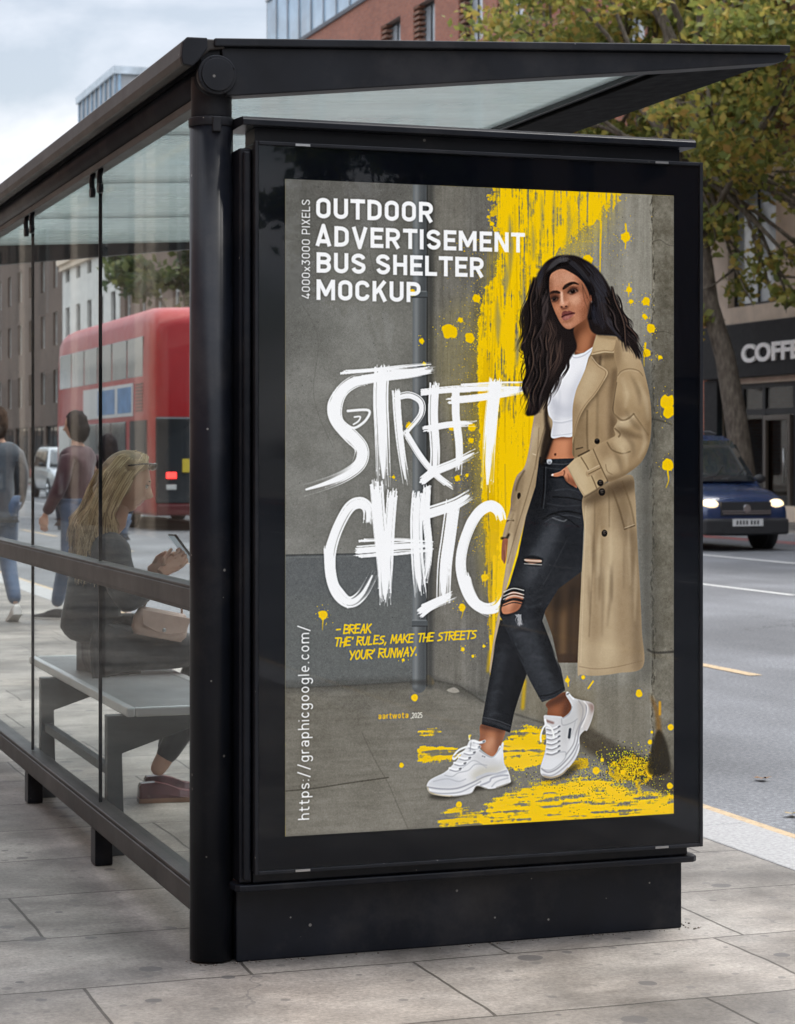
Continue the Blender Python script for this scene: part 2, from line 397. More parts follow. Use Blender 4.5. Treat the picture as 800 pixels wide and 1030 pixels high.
    for i in range(900):      # blow holes and aggregate in the cast concrete
        q = cv([(rs.uniform(288, 678), rs.uniform(182, 690))])[0].astype(int)
        if 2 < q[0] < PW-5 and 2 < q[1] < PH-5: C[q[1]:q[1]+1+i % 2, q[0]:q[0]+1+(i % 3 > 0)] *= rs.uniform(.72, .9) if i % 4 else 1.14
    C += (blur(grain, .8)*.022)[..., None]+((NZ['fin']-.5)*.05)[..., None]
    for a in ((300, 300, 320, 340, 316, 400, 335, 450), (380, 210, 372, 250, 385, 300), (600, 420, 612, 470, 606, 540), (455, 300, 450, 380, 458, 460)): line(ZP(*a), 1.1, (78, 76, 70), .45, .6)
    # pipe
    pp = lambda x: ZP(x, 170, x-.3, 400, x-.8, 690)
    for x, w, c, a, b in ((433.5, 13, (60, 60, 58), .8, 3), (422.5, 31, (86, 89, 90), 1, .8), (419, 9, (148, 152, 153), .75, 3), (417, 4, (112, 116, 118), .6, 1), (427.5, 9, (70, 73, 75), .75, 2.5), (430.3, 3, (40, 41, 41), .8, 1)):
        line(pp(x), w, c, a, b)
    for yy in (296, 556, 627):
        line(ZP(414.5, yy, 430.5, yy), 12, (80, 84, 86), .9, .8, butt=True); line(ZP(415, yy-3, 429, yy-3), 2.4, (140, 144, 145), .6, .8); line(ZP(415, yy+3, 430, yy+3), 2.2, (45, 46, 46), .8, .8)
    fill(ZP(413, 684, 431, 684, 431, 689, 413, 689), (50, 49, 46), .6, 2, sm=False)
    # ------------------------------------------------ yellow paint on the wall
    YEL = (247, 202, 8); YD = (214, 172, 10)
    Cw = C.copy()
    def drip(x, y0, y1, w0, w1, c=YEL, a=.95, b=1.0):
        xs = [x, x+rs.randn()*.6, x+rs.randn()*.9, x+rs.randn()*.6]; ys = np.linspace(y0, y1, 4)
        line(ZP(*sum(([xs[i], ys[i]] for i in range(4)), [])), [w0, (w0+w1)/2, w1, w1*.6], c, a, b)
    spray(ZP(501, 184, 515, 184, 545, 186, 560, 260, 545, 400, 545, 560, 520, 640, 500, 650, 495, 600, 493, 500, 486, 430, 487, 350, 494, 300, 502, 250), YEL, 9, .52, 'ver', 1.1, .97, soft=.2)
    spray(ZP(486, 300, 540, 290, 545, 500, 515, 600, 498, 590, 487, 470), YEL, 9, .30, 'ver', .5, .95)
    spray(ZP(485, 380, 500, 380, 500, 640, 492, 620), YD, 8, .5, 'ver2', .8, .8)
    spray(ZP(538, 186, 580, 190, 572, 230, 555, 262, 545, 262), YEL, 4, .42, 'mid', .3, 1)
    spray(ZP(576, 190, 622, 196, 608, 205, 602, 218, 595, 227, 586, 220), YEL, 4, .5, 'mid', .45, 1)
    spray(ZP(500, 186, 626, 192, 612, 215, 585, 238, 560, 255, 500, 240), YEL, 14, .72, 'fin', .6, .8)
    for x, y0, y1, w0, w1 in ((505, 186, 420, 10, 6), (516, 186, 300, 16, 5), (524, 186, 330, 10, 8), (531, 188, 350, 14, 6), (540, 188, 310, 14, 8), (549, 188, 262, 12, 5), (566, 190, 250, 12, 5), (604.5, 200, 275, 6, 3.4), (511, 300, 470, 12, 6), (499, 330, 520, 10, 6), (521, 300, 520, 14, 10), (507, 430, 620, 16, 8), (498, 560, 676, 9, 7), (494, 640, 682, 8, 6)):
        drip(x, y0, y1, w0, w1)
    for a0, a1 in (((500, 250), (520, 195)), ((512, 300), (528, 250)), ((505, 345), (528, 300)), ((520, 240), (500, 190)), ((545, 300), (530, 240)), ((527, 330), (545, 250))):
        line(ZP(*a0, (a0[0]+a1[0])/2+2, (a0[1]+a1[1])/2, *a1), [5, 12, 6], YEL, .9, 1.6)
    # grey gaps and darker veins within the yellow
    for x, y0, y1, w in ((513, 215, 280, 8), (526.5, 268, 330, 6), (536, 225, 262, 6), (545, 195, 240, 5), (509, 262, 300, 7), (520, 325, 368, 7), (500, 300, 345, 9), (557, 195, 238, 6), (572, 200, 250, 7), (508, 375, 415, 4), (533, 196, 222, 4)):
        line(ZP(x, y0, x+1, (y0+y1)/2, x+rs.randn(), y1), [1, w*1.7, 2], (138, 133, 112), .85, 2.0)
    for i in range(60):
        x = rs.uniform(490, 540); y = rs.uniform(200, 600); l = rs.uniform(20, 70)
        line(ZP(x, y, x+rs.randn(), y+l), rs.uniform(1, 3), (196, 154, 10) if rs.rand() < .7 else (150, 130, 60), rs.uniform(.2, .55), 1)
    for p, a in (((488, 300, 510, 240, 500, 420, 500, 600, 486, 560, 478, 430), .35), ((520, 190, 612, 192, 610, 230, 570, 262, 530, 250), .30), ((440, 330, 480, 300, 490, 420, 470, 470, 445, 400), .10)):
        fill(ZP(*p), YEL, a, 16)
    # worn and missed places: the wall shows through in long vertical flecks
    Nv = NZ['ver2']*.45+NZ['ver']*.35+NZ['fin']*.2; hgt = np.clip((560-Y)/420, 0, 1)
    miss = np.clip(((.40+.075*hgt)-Nv)/.12, 0, 1)*.8*np.clip((1000-Y)/300, .35, 1); C[:] = C*(1-miss[..., None])+Cw*miss[..., None]
    # speckles around the yellow
    for i in range(2600):
        t = rs.rand()
        if t < .45: x = 487-abs(rs.randn())*14; y = rs.uniform(240, 560)
        elif t < .8: x = rs.normal(585, 22); y = rs.normal(235, 26)
        else: x = rs.normal(560, 20); y = rs.normal(250, 40)
        q = cv([(x, y)])[0]; ix, iy = int(q[0]), int(q[1])
        if 2 < ix < PW-3 and 2 < iy < PH-3:
            r = 1 if rs.rand() < .8 else 2
            C[iy:iy+r, ix:ix+r] = C[iy:iy+r, ix:ix+r]*.35+col(YEL)*.65
    for x, y, r in ((452.5, 333, 7.2), (463.5, 322, 2.6), (424.5, 343, 2.6), (427, 366, 2), (629.5, 238, 5), (592, 262, 6), (633, 291, 3), (635, 303, 2.2), (650, 303, 4), (649, 318, 2.6), (651, 355, 4), (664, 359, 2.2), (671, 404, 7), (673, 414, 6), (672, 467, 5.6), (474, 443, 2.6), (460, 481, 3), (470, 478, 1.6), (475, 430, 4), (396, 480, 1.6), (488, 581, 3.6), (465, 611, 3.4), (325, 619, 4.4), (406, 664, 1.6), (466, 653, 2), (476, 660, 1.6), (415, 294, 3), (495, 225, 2.2), (412, 428, 3), (455, 430, 3), (486, 345, 4), (480, 300, 4), (487, 650, 1.5), (473, 340, 5), (655, 330, 4)):
        th = np.linspace(0, 2*np.pi, 14, endpoint=False); rr = r*(1+rs.randn(14)*.12)
        fill(ZP(*np.c_[x+rr*np.cos(th), y+rr*np.sin(th)*1.05].ravel()), YEL, .97, 1 if r > 2 else .7)
        for k in range(int(r*4)):
            aa = rs.rand()*6.28; d = r*(1+abs(rs.randn())*.9); q = cv([(x+d*math.cos(aa), y+d*math.sin(aa))])[0].astype(int)
            if 2 < q[0] < PW-3 and 2 < q[1] < PH-3: C[q[1]:q[1]+1+(k % 2), q[0]:q[0]+1+(k % 2)] = col(YEL)*.8+C[q[1], q[0]]*.2
    drip(672, 467, 490, 6, 2); drip(325, 619, 634, 4, 1.5); drip(465, 611, 622, 3, 1.2); drip(629.5, 225, 250, 4, 3); drip(592, 262, 285, 5, 2); drip(633, 285, 298, 3, 2); drip(649.5, 345, 368, 5, 2); drip(488, 575, 590, 3.5, 2)
    # ------------------------------------------------ yellow paint on the floor
    fcl = FM; Cf = C.copy()
    spray(Z6(180, 560, 210, 500, 330, 450, 430, 440, 520, 420, 600, 440, 650, 470, 760, 480, 770, 530, 600, 545, 400, 560, 200, 575), YEL, 14, .42, 'hor', .95, .97, clip=fcl, soft=.2)
    spray(Z6(220, 500, 420, 470, 560, 470, 740, 510, 700, 530, 420, 545, 260, 545), YEL, 8, .22, 'hor', .6, 1, clip=fcl)
    spray(Z6(60, 560, 90, 520, 140, 510, 230, 540, 220, 580, 80, 585), YEL, 8, .5, 'hor', .8, .9, clip=fcl)
    spray(Z6(240, 350, 300, 290, 360, 275, 380, 330, 370, 370, 280, 390), YEL, 9, .32, 'hor', .6, .97, clip=fcl)
    spray(Z6(5, 335, 80, 330, 125, 340, 120, 365, 10, 372), YEL, 6, .42, 'hor', .6, .95, clip=fcl)
    spray(Z6(0, 282, 40, 275, 85, 275, 50, 295, 5, 298), YEL, 4, .45, 'hor', .5, .9, clip=fcl)
    spray(Z6(430, 380, 470, 365, 530, 375, 500, 395, 440, 400), YD, 6, .45, 'hor', .6, .9, clip=fcl)
    Nh = NZ['hor']*.6+NZ['fin']*.25+NZ['mid']*.15; miss = np.clip((.47-Nh)/.09, 0, 1)*.9*FM; C[:] = C*(1-miss[..., None])+Cf*miss[..., None]
    spray(Z6(560, 400, 620, 350, 680, 360, 700, 400, 690, 440, 600, 440), YD, 12, .6, 'fin', .8, .9)
    for i in range(1500):
        x = rs.normal(600, 36); y = rs.normal(785, 14); q = cv([(x, y)])[0].astype(int)
        if 2 < q[0] < PW-4 and 2 < q[1] < PH-4: C[q[1]:q[1]+1+(i % 3 > 0), q[0]:q[0]+1+i % 2] = col(YEL if rs.rand() < .7 else (60, 52, 30))
    for i in range(700):
        x = rs.normal(637, 13); y = rs.normal(768, 9); q = cv([(x, y)])[0].astype(int)
        if 2 < q[0] < PW-4 and 2 < q[1] < PH-4: C[q[1]:q[1]+2, q[0]:q[0]+2] = col(YEL if rs.rand() < .55 else (50, 44, 30))
    for x, y, r in ((417.5, 702, 3.4), (404, 770, 2.4), (462, 809.5, 3), (543.5, 797, 3.6), (600, 775, 3.6), (614, 795, 4), (627, 776.5, 2.6), (654, 776.5, 4), (643, 697, 3.6), (675, 731, 3), (674, 790, 3), (654, 746, 2.3), (656, 736, 1.4), (466, 653, 1.6), (606, 764, 2), (618, 767, 1.6), (587, 681, 2), (571, 684, 2.4)):
        fill(ZP(*np.c_[x+r*np.cos(np.linspace(0, 5.6, 9))*(1+rs.randn(9)*.1), y+r*1.1*np.sin(np.linspace(0, 5.6, 9))].ravel()), YEL, .97, .8)
    line(ZP(571, 680, 572, 690), 3, YEL, .9, .8); line(ZP(592, 692, 597, 685), 4, YEL, .95, .8); line(ZP(528, 685, 526, 712), 8, YD, .8, 2.2); line(ZP(493, 655, 491, 675), 6, YD, .8, 2)
    line(ZP(655, 700, 661, 715, 663, 738, 660, 760), [4, 10, 12, 8], (128, 84, 26), .7, 3); fill(ZP(652, 776, 661, 735, 670, 745, 674, 775), (34, 29, 20), .85, 2); line(ZP(664, 706, 664, 718), 6, (225, 160, 20), .8, 1.5)
    # ------------------------------------------------ title lettering
    WHT = (254, 254, 254)
    def arc(cx, cy, rx, ry, a0, a1, n=10):
        t = np.radians(np.linspace(a0, a1, n)); return [(cx+rx*math.cos(k), cy-ry*math.sin(k)) for k in t]
    # each glyph: width, list of centre-line strokes, y down from cap height 0 to baseline 1 (h = half stroke)
    def glyph(ch, h, thin=False):
        L = h; R = .60-h if not thin else .56-h; T = h; B = 1-h; m = (L+R)/2; rr = (R-L)/2; M = .5
        bowl = lambda t, b, r=None: [(L, t), (R-.19, t)]+arc(R-.19, t+.19, .19, .19, 90, 0, 6)+arc(R-.19, b-.19, .19, .19, 0, -90, 6)+[(L, b)]
        G = {
         'O': (R+h, [arc(m, T+rr, rr, rr, 180, 0)+arc(m, B-rr, rr, rr, 0, -180)+[(L, T+rr)]]),
         'U': (R+h, [[(L, 0)]+arc(m, B-rr, rr, rr, 180, 360)+[(R, 0)]]),
         'T': (.56, [[(0, T), (.56, T)], [(.28, 0), (.28, 1)]]),
         'D': (R+h, [[(L, T), (R-.24, T)]+arc(R-.24, T+.24, .24, .24, 90, 0, 7)+arc(R-.24, B-.24, .24, .24, 0, -90, 7)+[(L, B)], [(L, 0), (L, 1)]]),
         'R': (R+h+.02, [bowl(T, .54), [(L, 0), (L, 1)], [(L+.2, .54), (R+.01, 1)]]),
         'P': (R+h, [bowl(T, .58), [(L, 0), (L, 1)]]),
         'B': (R+h, [bowl(T, .48), bowl(.48, B), [(L, 0), (L, 1)]]),
         'A': (.64, [[(h*.9, 1), (.32, 0), (.64-h*.9, 1)], [(.12, .76), (.52, .76)]]),
         'V': (.64, [[(h*.9, 0), (.32, 1), (.64-h*.9, 0)]]),
         'E': (.52, [[(L, 0), (L, 1)], [(L, T), (.52, T)], [(L, B), (.52, B)], [(L, .49), (.47, .49)]]),
         'I': (2*h, [[(L, 0), (L, 1)]]),
         'L': (.50, [[(L, 0), (L, 1)], [(L, B), (.50, B)]]),
         'H': (R+h, [[(L, 0), (L, 1)], [(R, 0), (R, 1)], [(L, .49), (R, .49)]]),
         'N': (R+h+.02, [[(L, 0), (L, 1)], [(R+.02, 0), (R+.02, 1)], [(L+.02, .05), (R, .95)]]),
         'M': (.76, [[(L, 0), (L, 1)], [(.76-h, 0), (.76-h, 1)], [(L+.01, .05), (.38, .72), (.75-h, .05)]]),
         'K': (.60, [[(L, 0), (L, 1)], [(R+.01, 0), (L+.04, .60)], [(L+.2, .44), (R+.02, 1)]]),
         'C': (R+h, [arc(m, T+rr, rr, rr, 0, 180)+arc(m, B-rr, rr, rr, 180, 360)]),
         'X': (.58, [[(h, 0), (.58-h, 1)], [(.58-h, 0), (h, 1)]]),
         'S': (R+h, [arc(m, T+.2, rr, .2, 10, 200, 9)+[(m, .49)]+arc(m, B-.22, rr, .22, 25, -170, 9)]),
         ' ': (.22, []),
         '4': (.56, [[(.40, 1), (.40, .55)], [(.32, 0), (.04, .78), (.56, .78)]]),
         '0': (R+h, [arc(m, T+rr, rr, rr, 180, 0)+arc(m, B-rr, rr, rr, 0, -180)+[(L, T+rr)]]),
         '3': (R+h, [[(L, T), (R-.02, T), (m-.02, .42)]+arc(m-.02, .70, rr, .26, 80, -165, 9)]),
         'x': (.46, [[(.03, .34), (.43, 1)], [(.43, .34), (.03, 1)]]),
         'h': (.46, [[(h, 0), (h, 1)], [(h, .55)]+arc(.23, .55, .23-h, .19, 180, 0, 7)+[(.46-h, 1)]]),
         't': (.34, [[(.13, .12), (.13, .88), (.17, .96), (.32, .97)], [(0, .36), (.32, .36)]]),
         'p': (.46, [[(h, .34), (h, 1.3)], arc(.23, .66, .23-h, .3, 180, -180, 14)]),
         's': (.42, [arc(.21, .52, .17, .15, 20, 210, 7)+arc(.21, .83, .17, .15, 60, -160, 8)]),
         ':': (.12, [[(.06, .45), (.06, .5)], [(.06, .9), (.06, 1)]]),
         '/': (.40, [[(.38, -.06), (.02, 1.12)]]),
         'g': (.46, [arc(.23, .66, .23-h, .3, 180, -180, 14), [(.46-h, .34), (.46-h, 1.1)]+arc(.23, 1.1, .23-h, .2, 0, -160, 7)]),
         'r': (.32, [[(h, .34), (h, 1)], [(h, .55)]+arc(.24, .56, .2, .2, 180, 80, 5)]),
         'a': (.46, [arc(.23, .52, .18, .16, 160, 0, 6)+[(.46-h, 1)], arc(.22, .8, .22-h, .17, 180, -180, 12)]),
         'i': (.10, [[(.05, .34), (.05, 1)], [(.05, .04), (.05, .12)]]),
         'c': (.42, [arc(.23, .66, .23-h, .3, 40, 320, 10)]),
         'o': (.46, [arc(.23, .66, .23-h, .3, 180, -180, 14)]),
         'l': (.12, [[(.05, 0), (.05, 1)]]),
         'e': (.46, [[(.05, .66), (.41, .66)]+arc(.23, .66, .23-h, .3, 0, 300, 11)]),
         '.': (.12, [[(.06, .9), (.06, 1)]]),
         'm': (.72, [[(h, .34), (h, 1)], [(h, .55)]+arc(.2, .54, .17, .18, 180, 0, 6)+[(.37, 1)], [(.37, .55)]+arc(.53, .54, .17, .18, 180, 0, 6)+[(.70, 1)]]),
         '2': (.5, [arc(.25, .26, .2, .24, 170, 0, 7)+[(.42, .42), (.05, .96), (.5, .96)]]), '5': (.5, [[(.46, .03), (.08, .03), (.06, .45)]+arc(.24, .68, .2, .29, 110, -150, 8)]),
         'w': (.62, [[(.02, .34), (.17, 1), (.31, .36), (.45, 1), (.6, .34)]]), ',': (.14, [[(.1, .9), (.03, 1.15)]]),
        }
        return G[ch]
    def text(s, org, height, width, h, gap=.10, rot=0, c=WHT, thin=False, a=1.0, b=.45, sx=None):
        adv = []; x = 0
        for ch in s:
            w, st = glyph(ch, h, thin); adv.append(x); x += w+gap
        tot = x-gap; k = width/tot
        ca, sa = math.cos(rot), math.sin(rot)
        for ch, x0 in zip(s, adv):
            for st in glyph(ch, h, thin)[1]:
                q = [(org[0]+((x0+px)*k)*ca+((py-1)*height)*(-sa), org[1]+((x0+px)*k)*sa+((py-1)*height)*ca) for px, py in st]
                line(np.array(q), 2*h*height, c, a, b, sm=False, butt=True)
    def row(s, l, r, top, h=.1):
        (x0, y0), (x1, y1), (xt, yt) = cv([(l[0], l[1]), r, (l[0], top)])
        text(s, (x0, (y0+y1)/2), abs(y0-yt), x1-x0, h, .065)
    row('OUTDOOR', (317.6, 219.7), (437, 223.4), 199)
    row('ADVERTISEMENT', (317, 247.6), (528.5, 253.8), 227)
    row('BUS SHELTER', (318, 274.6), (488, 278.6), 254)
    row('MOCKUP', (318, 302.2), (424, 303.6), 281.5)
    (xa, ya), (xb, yb), (xc, yc) = cv([(312, 300.5), (312, 201), (303.8, 300)])
    text('4000x3000 PIXELS', (xa, ya), xa-xc, ya-yb, .055, .16, -math.pi/2, thin=True, a=.95)
    (xa, ya), (xb, yb), (xc, yc) = cv([(311, 825), (311, 629.5), (299.8, 825)])
    text('https://graphicgoogle.com/', (xa, ya), xa-xc, ya-yb, .05, .15, -math.pi/2, thin=True)
    # ------------------------------------------------ dry-brush lettering
    def brush(pts, w, c=WHT, n=None, dry=.35, core=.6, jit=1.0):
        p = smooth(pts, 10, False); n = n or int(w*1.6)
        d = np.gradient(p, axis=0); d /= np.maximum(np.hypot(d[:, 0], d[:, 1]), 1e-6)[:, None]; nr = np.c_[-d[:, 1], d[:, 0]]
        put(strmask(p[2:-2], np.interp(np.linspace(0, 1, len(p)-4), [0, .1, .85, 1], [w*core*.6, w*core, w*core*.9, w*core*.3]), .7), c, .98)
        ls = []
        for k in range(n):
            o = (rs.rand()-.5)*w*1.12; a0 = int(rs.uniform(0, .13)*len(p)); a1 = len(p)-int(rs.uniform(0, dry)*len(p))
            q = p[a0:a1]+nr[a0:a1]*(o+rs.randn()*.4)
            if len(q) < 4: continue
            e0 = q[0]-d[a0]*rs.uniform(0, w*.5)*jit; e1 = q[-1]+d[a1-1]*rs.uniform(0, w*.5)*jit
            ls.append(np.vstack([e0, q[::4], e1]))
        strands(ls, c, 1, .5, w=1.5)
    B = lambda p, w, **k: brush(Z2(*p), w*.78, **k)
    # STREET
    B((240, 95, 200, 100, 160, 130, 143, 180, 150, 225, 190, 260, 222, 300, 215, 345, 170, 380, 110, 405, 45, 425), 30, dry=.3)
    B((160, 125, 135, 170, 142, 215, 180, 262, 215, 300, 205, 350), 28)
    B((165, 72, 250, 66, 340, 56, 440, 46), 7); B((160, 76, 280, 66, 430, 64), 5)
    B((205, 100, 300, 85, 380, 76, 432, 68), 26, dry=.4); B((280, 62, 276, 150, 280, 250, 285, 410), 36, dry=.2)
    line(Z2(178, 188, 240, 186, 232, 215, 200, 238, 176, 232), 5.5, WHT, 1, .6); line(Z2(198, 206, 215, 205, 210, 218, 195, 228), 3.5, WHT, 1, .6)
    B((322, 130, 326, 200, 336, 300, 352, 405), 20, dry=.3); B((318, 150, 360, 140, 396, 160, 396, 200, 360, 245, 350, 260), 16, core=.55); B((350, 250, 400, 330, 450, 385, 492, 415), 18, core=.6)
    B((400, 135, 470, 130, 540, 128), 10); B((436, 110, 432, 200, 438, 300, 436, 375), 26, dry=.2); B((408, 242, 480, 228, 560, 224), 16, core=.6); B((402, 392, 440, 365, 500, 340, 562, 308), 20)
    B((400, 400, 440, 350), 14); B((500, 120, 500, 200, 510, 290, 508, 372), 24, dry=.35)
    B((400, 132, 500, 122, 620, 118, 745, 118), 14, dry=.5); B((480, 155, 560, 148, 660, 132, 715, 122), 20, dry=.4); B((520, 110, 620, 104, 735, 102), 6, dry=.4)
    B((618, 100, 608, 180, 600, 280, 594, 425), 34, dry=.35)
    # CHIC
    B((238, 520, 238, 480, 215, 462, 180, 480, 140, 560, 125, 640, 140, 720, 180, 758, 220, 735, 255, 670), 26, dry=.12); B((180, 470, 140, 540, 115, 610, 125, 700, 160, 755), 14, core=.4); B((120, 600, 128, 690, 158, 740, 185, 765), 24)
    B((264, 405, 272, 520, 284, 640, 290, 765), 32, dry=.2); B((310, 430, 302, 530, 296, 650, 290, 755), 26, dry=.3)
    B((205, 606, 270, 600, 340, 592, 430, 590), 26, dry=.3); B((215, 575, 330, 572, 430, 578), 7); B((215, 622, 330, 614, 430, 602), 7)
    B((388, 435, 382, 520, 386, 640, 395, 735), 30, dry=.25); B((415, 415, 412, 500, 420, 600, 408, 700), 20, dry=.25)
    B((400, 495, 450, 480, 500, 462, 545, 436), 28, dry=.2); B((490, 470, 478, 560, 466, 650, 462, 755), 38, dry=.12); B((395, 790, 430, 765, 492, 740), 24, dry=.3); B((400, 770, 440, 752, 495, 728), 8)
    B((636, 512, 628, 484, 600, 470, 560, 500, 524, 580, 515, 660, 540, 740, 580, 775, 620, 770, 645, 730), 26, dry=.12, core=.75); B((610, 468, 550, 500, 518, 580, 510, 660, 530, 740), 10, core=.4); B((530, 680, 552, 745, 590, 785, 640, 780), 22)
    # yellow hand-lettering
    HG = {'B': [(0, 0, 0, 1), (0, 0, .6, .12, .5, .4, 0, .5), (0, .5, .7, .6, .6, .9, 0, 1)], 'R': [(0, 0, 0, 1), (0, 0, .65, .1, .6, .4, 0, .52), (.1, .5, .65, 1)], 'E': [(.05, 0, 0, 1), (0, .02, .6, 0), (0, .5, .5, .46), (0, 1, .6, .95)],
          'A': [(0, 1, .35, 0), (.35, 0, .6, 1), (.1, .65, .6, .6)], 'K': [(.05, 0, 0, 1), (.6, 0, .05, .55), (.15, .45, .65, 1)], 'T': [(0, .03, .75, 0), (.38, 0, .3, 1)], 'H': [(.05, 0, 0, 1), (.6, 0, .55, 1), (0, .52, .6, .48)],
          'U': [(.02, 0, 0, .7, .25, 1, .5, .8, .6, 0)], 'L': [(.05, 0, 0, 1), (0, 1, .5, .94)], 'S': [(.6, .05, .2, .1, .1, .35, .5, .55, .5, .85, 0, 1)], 'M': [(0, 1, .12, 0), (.12, 0, .4, .7), (.4, .7, .7, 0), (.7, 0, .75, 1)],
          'Y': [(0, 0, .3, .5), (.65, 0, .2, 1)], 'O': [(.3, 0, .02, .45, .2, 1, .55, .7, .5, .1, .3, 0)], 'N': [(0, 1, .05, 0), (.05, 0, .55, 1), (.55, 1, .6, 0)], 'W': [(0, 0, .15, 1), (.15, 1, .4, .3), (.4, .3, .6, 1), (.6, 1, .8, 0)],
          ',': [(.1, .9, 0, 1.2)], '.': [(.05, .9, .06, 1)], '-': [(0, .55, .5, .5)], "'": [(.1, 0, .05, .2)], ' ': []}
    def hand(s, zx0, zy0, zx1, zy1, hh):
        wd = {' ': .5, ',': .35, '.': .3, "'": .3, 'M': .95, 'W': 1.0, '-': 1.1}; tot = sum(wd.get(c, .8) for c in s); x = 0
        for c in s:
            f = x/tot; k = (zx1-zx0)/tot; ox = zx0+(zx1-zx0)*f; oy = zy0+(zy1-zy0)*f+rs.randn()*.8
            for g in HG[c]:
                g = np.array(g, float).reshape(-1, 2)
                q = np.c_[ox+g[:, 0]*k*1.0+(1-g[:, 1])*4, oy+(g[:, 1]-1)*hh]
                line(ZQ(*q.ravel()), 3.3, (250, 200, 20), 1, .5)
            x += wd.get(c, .8)
    hand('-BREAK', 222, 68, 358, 62, 33); hand("THE' RULES, MAKE THE STREETS", 216, 116, 762, 84, 31); hand("YOUR' RUNWAY.", 272, 166, 535, 150, 33)
    (xa, ya), (xb, yb) = cv([(380.5, 724), (411, 723)])
    text('aartwota', (xa, ya-1), 13, xb-xa, .09, .1, thin=True, c=(226, 180, 30)); (xa, ya), (xb, yb) = cv([(413.5, 723), (425, 723)]); text(',2025', (xa, ya-1), 11, xb-xa, .07, .12, thin=True, c=(235, 232, 220))
    # ------------------------------------------------ the model: cast shadows first
    fill(ZS(60, 800, 250, 790, 430, 730, 710, 690, 700, 720, 450, 760, 250, 825, 90, 828), (28, 25, 20), .85, 3); fill(ZT(150, 950, 300, 930, 420, 840, 500, 830, 420, 930, 300, 975, 180, 985), (30, 27, 20), .8, 4)
    fill(Z5(420, 960, 620, 930, 640, 200, 680, 300, 690, 900, 600, 980), (50, 48, 42), .42, 12)
    fill(Z4(560, 480, 620, 560, 650, 700, 650, 1000, 610, 1000, 610, 600), (50, 50, 48), .5, 9)
    fill(ZT(180, 380, 480, 200, 640, 380, 500, 600, 740, 640, 600, 720, 470, 620), (70, 60, 44), .5, 8)
    # far coat (viewer's left) and its sleeve
    COAT = (172, 150, 118); CL = (210, 190, 156); CD = (106, 87, 64); CDD = (66, 52, 38)
    lc = Z5(240, -130, 310, -120, 298, -20, 290, 10, 272, 90, 246, 150, 232, 230, 200, 310, 165, 430, 140, 520, 112, 620, 95, 700, 82, 790, 72, 870, 58, 935, 48, 930, 58, 850, 72, 760, 92, 660, 100, 600, 112, 520, 116, 430, 98, 425, 110, 370, 128, 310, 132, 260, 150, 190, 182, 150, 200, 80, 212, 0)
    LC = full(lc); put((LC, (slice(0, PH), slice(0, PW))), COAT)
    fill(Z5(118, 420, 112, 520, 98, 620, 70, 770, 48, 930, 60, 930, 80, 800, 110, 640, 150, 480, 130, 400), CL, .5, 4, LC)
    fill(Z5(250, 60, 290, 0, 270, 100, 235, 200, 190, 330, 140, 520, 125, 560, 160, 430, 200, 290, 235, 160), CD, .65, 4, LC)
    fill(Z5(212, 0, 238, 0, 215, 90, 190, 150, 165, 185, 200, 100), CL, .6, 4, LC)
    line(Z5(262, -10, 232, 100, 218, 170, 190, 270, 150, 400, 118, 520), 2, (90, 72, 52), .5, 1, LC)
    line(Z5(238, 0, 232, 100, 225, 160), 1.6, (110, 90, 64), .6, 1, LC)
    fill(Z5(128, 250, 160, 195, 182, 165, 170, 230, 150, 280, 128, 330), CD, .5, 4, LC); line(Z5(182, 165, 160, 205, 150, 240), 3, CDD, .7, 1.5, LC)
    line(Z5(112, 360, 128, 352, 140, 356), 4, (90, 72, 50), .8, 1, LC); line(Z5(96, 424, 112, 425, 122, 410), 6, (38, 28, 20), .9, 1.2); line(Z5(113, 350, 136, 352), 2.4, (222, 204, 172), .6, .8, LC)
    line(Z5(130, 310, 145, 320, 150, 300), 3, CD, .6, 1.6, LC); line(Z5(118, 405, 140, 330), 2, CD, .6, 1.2, LC)
    fill(Z5(157, 252, 166, 250, 168, 262, 160, 274, 155, 266), (28, 22, 18), .95, .8); line(Z5(214, 100, 225, 104), 2, (230, 215, 185), .7, .8)
    SK = (186, 122, 88)
    fill(Z5(100, 428, 118, 428, 116, 460, 112, 500, 106, 522, 100, 512, 94, 500, 95, 460), (150, 92, 66), 1, .8); line(Z5(104, 470, 106, 515), 1.6, (92, 52, 36), .6, .8); line(Z5(110, 450, 111, 500), 1.6, (190, 130, 98), .6, .8)
    # lining seen between the legs
    fill(Z5(400, 540, 310, 615, 255, 700, 290, 800, 312, 900, 388, 900, 400, 700), (84, 64, 44), 1, .8, sm=False)
    LM = full(Z5(400, 540, 310, 615, 255, 700, 290, 800, 312, 900, 388, 900, 400, 700), .8, False)
    for x, w in ((300, 14), (330, 10), (358, 14), (380, 8)):
        line(Z5(x+10, 620, x+2, 740, x, 890), w, (46, 34, 24) if x != 330 else (110, 84, 56), .6, 3, LM)
    fill(Z5(300, 870, 390, 870, 390, 900, 310, 900), (58, 42, 30), .8, 2, LM); fill(Z5(400, 540, 310, 615, 270, 680, 330, 700, 400, 640), (34, 26, 20), .6, 8, LM)
    # ankles
    fill(ZS(480, 225, 660, 255, 640, 380, 610, 450, 560, 490, 500, 450, 455, 390, 465, 330), (172, 112, 80), 1, .8)
    A1 = full(ZS(480, 225, 660, 255, 640, 380, 610, 450, 560, 490, 500, 450, 455, 390, 465, 330))
    fill(ZS(470, 240, 540, 240, 510, 330, 480, 420, 450, 380), (120, 72, 50), .6, 4, A1); fill(ZS(600, 260, 660, 260, 640, 400, 600, 470, 590, 380), (112, 66, 44), .7, 4, A1)
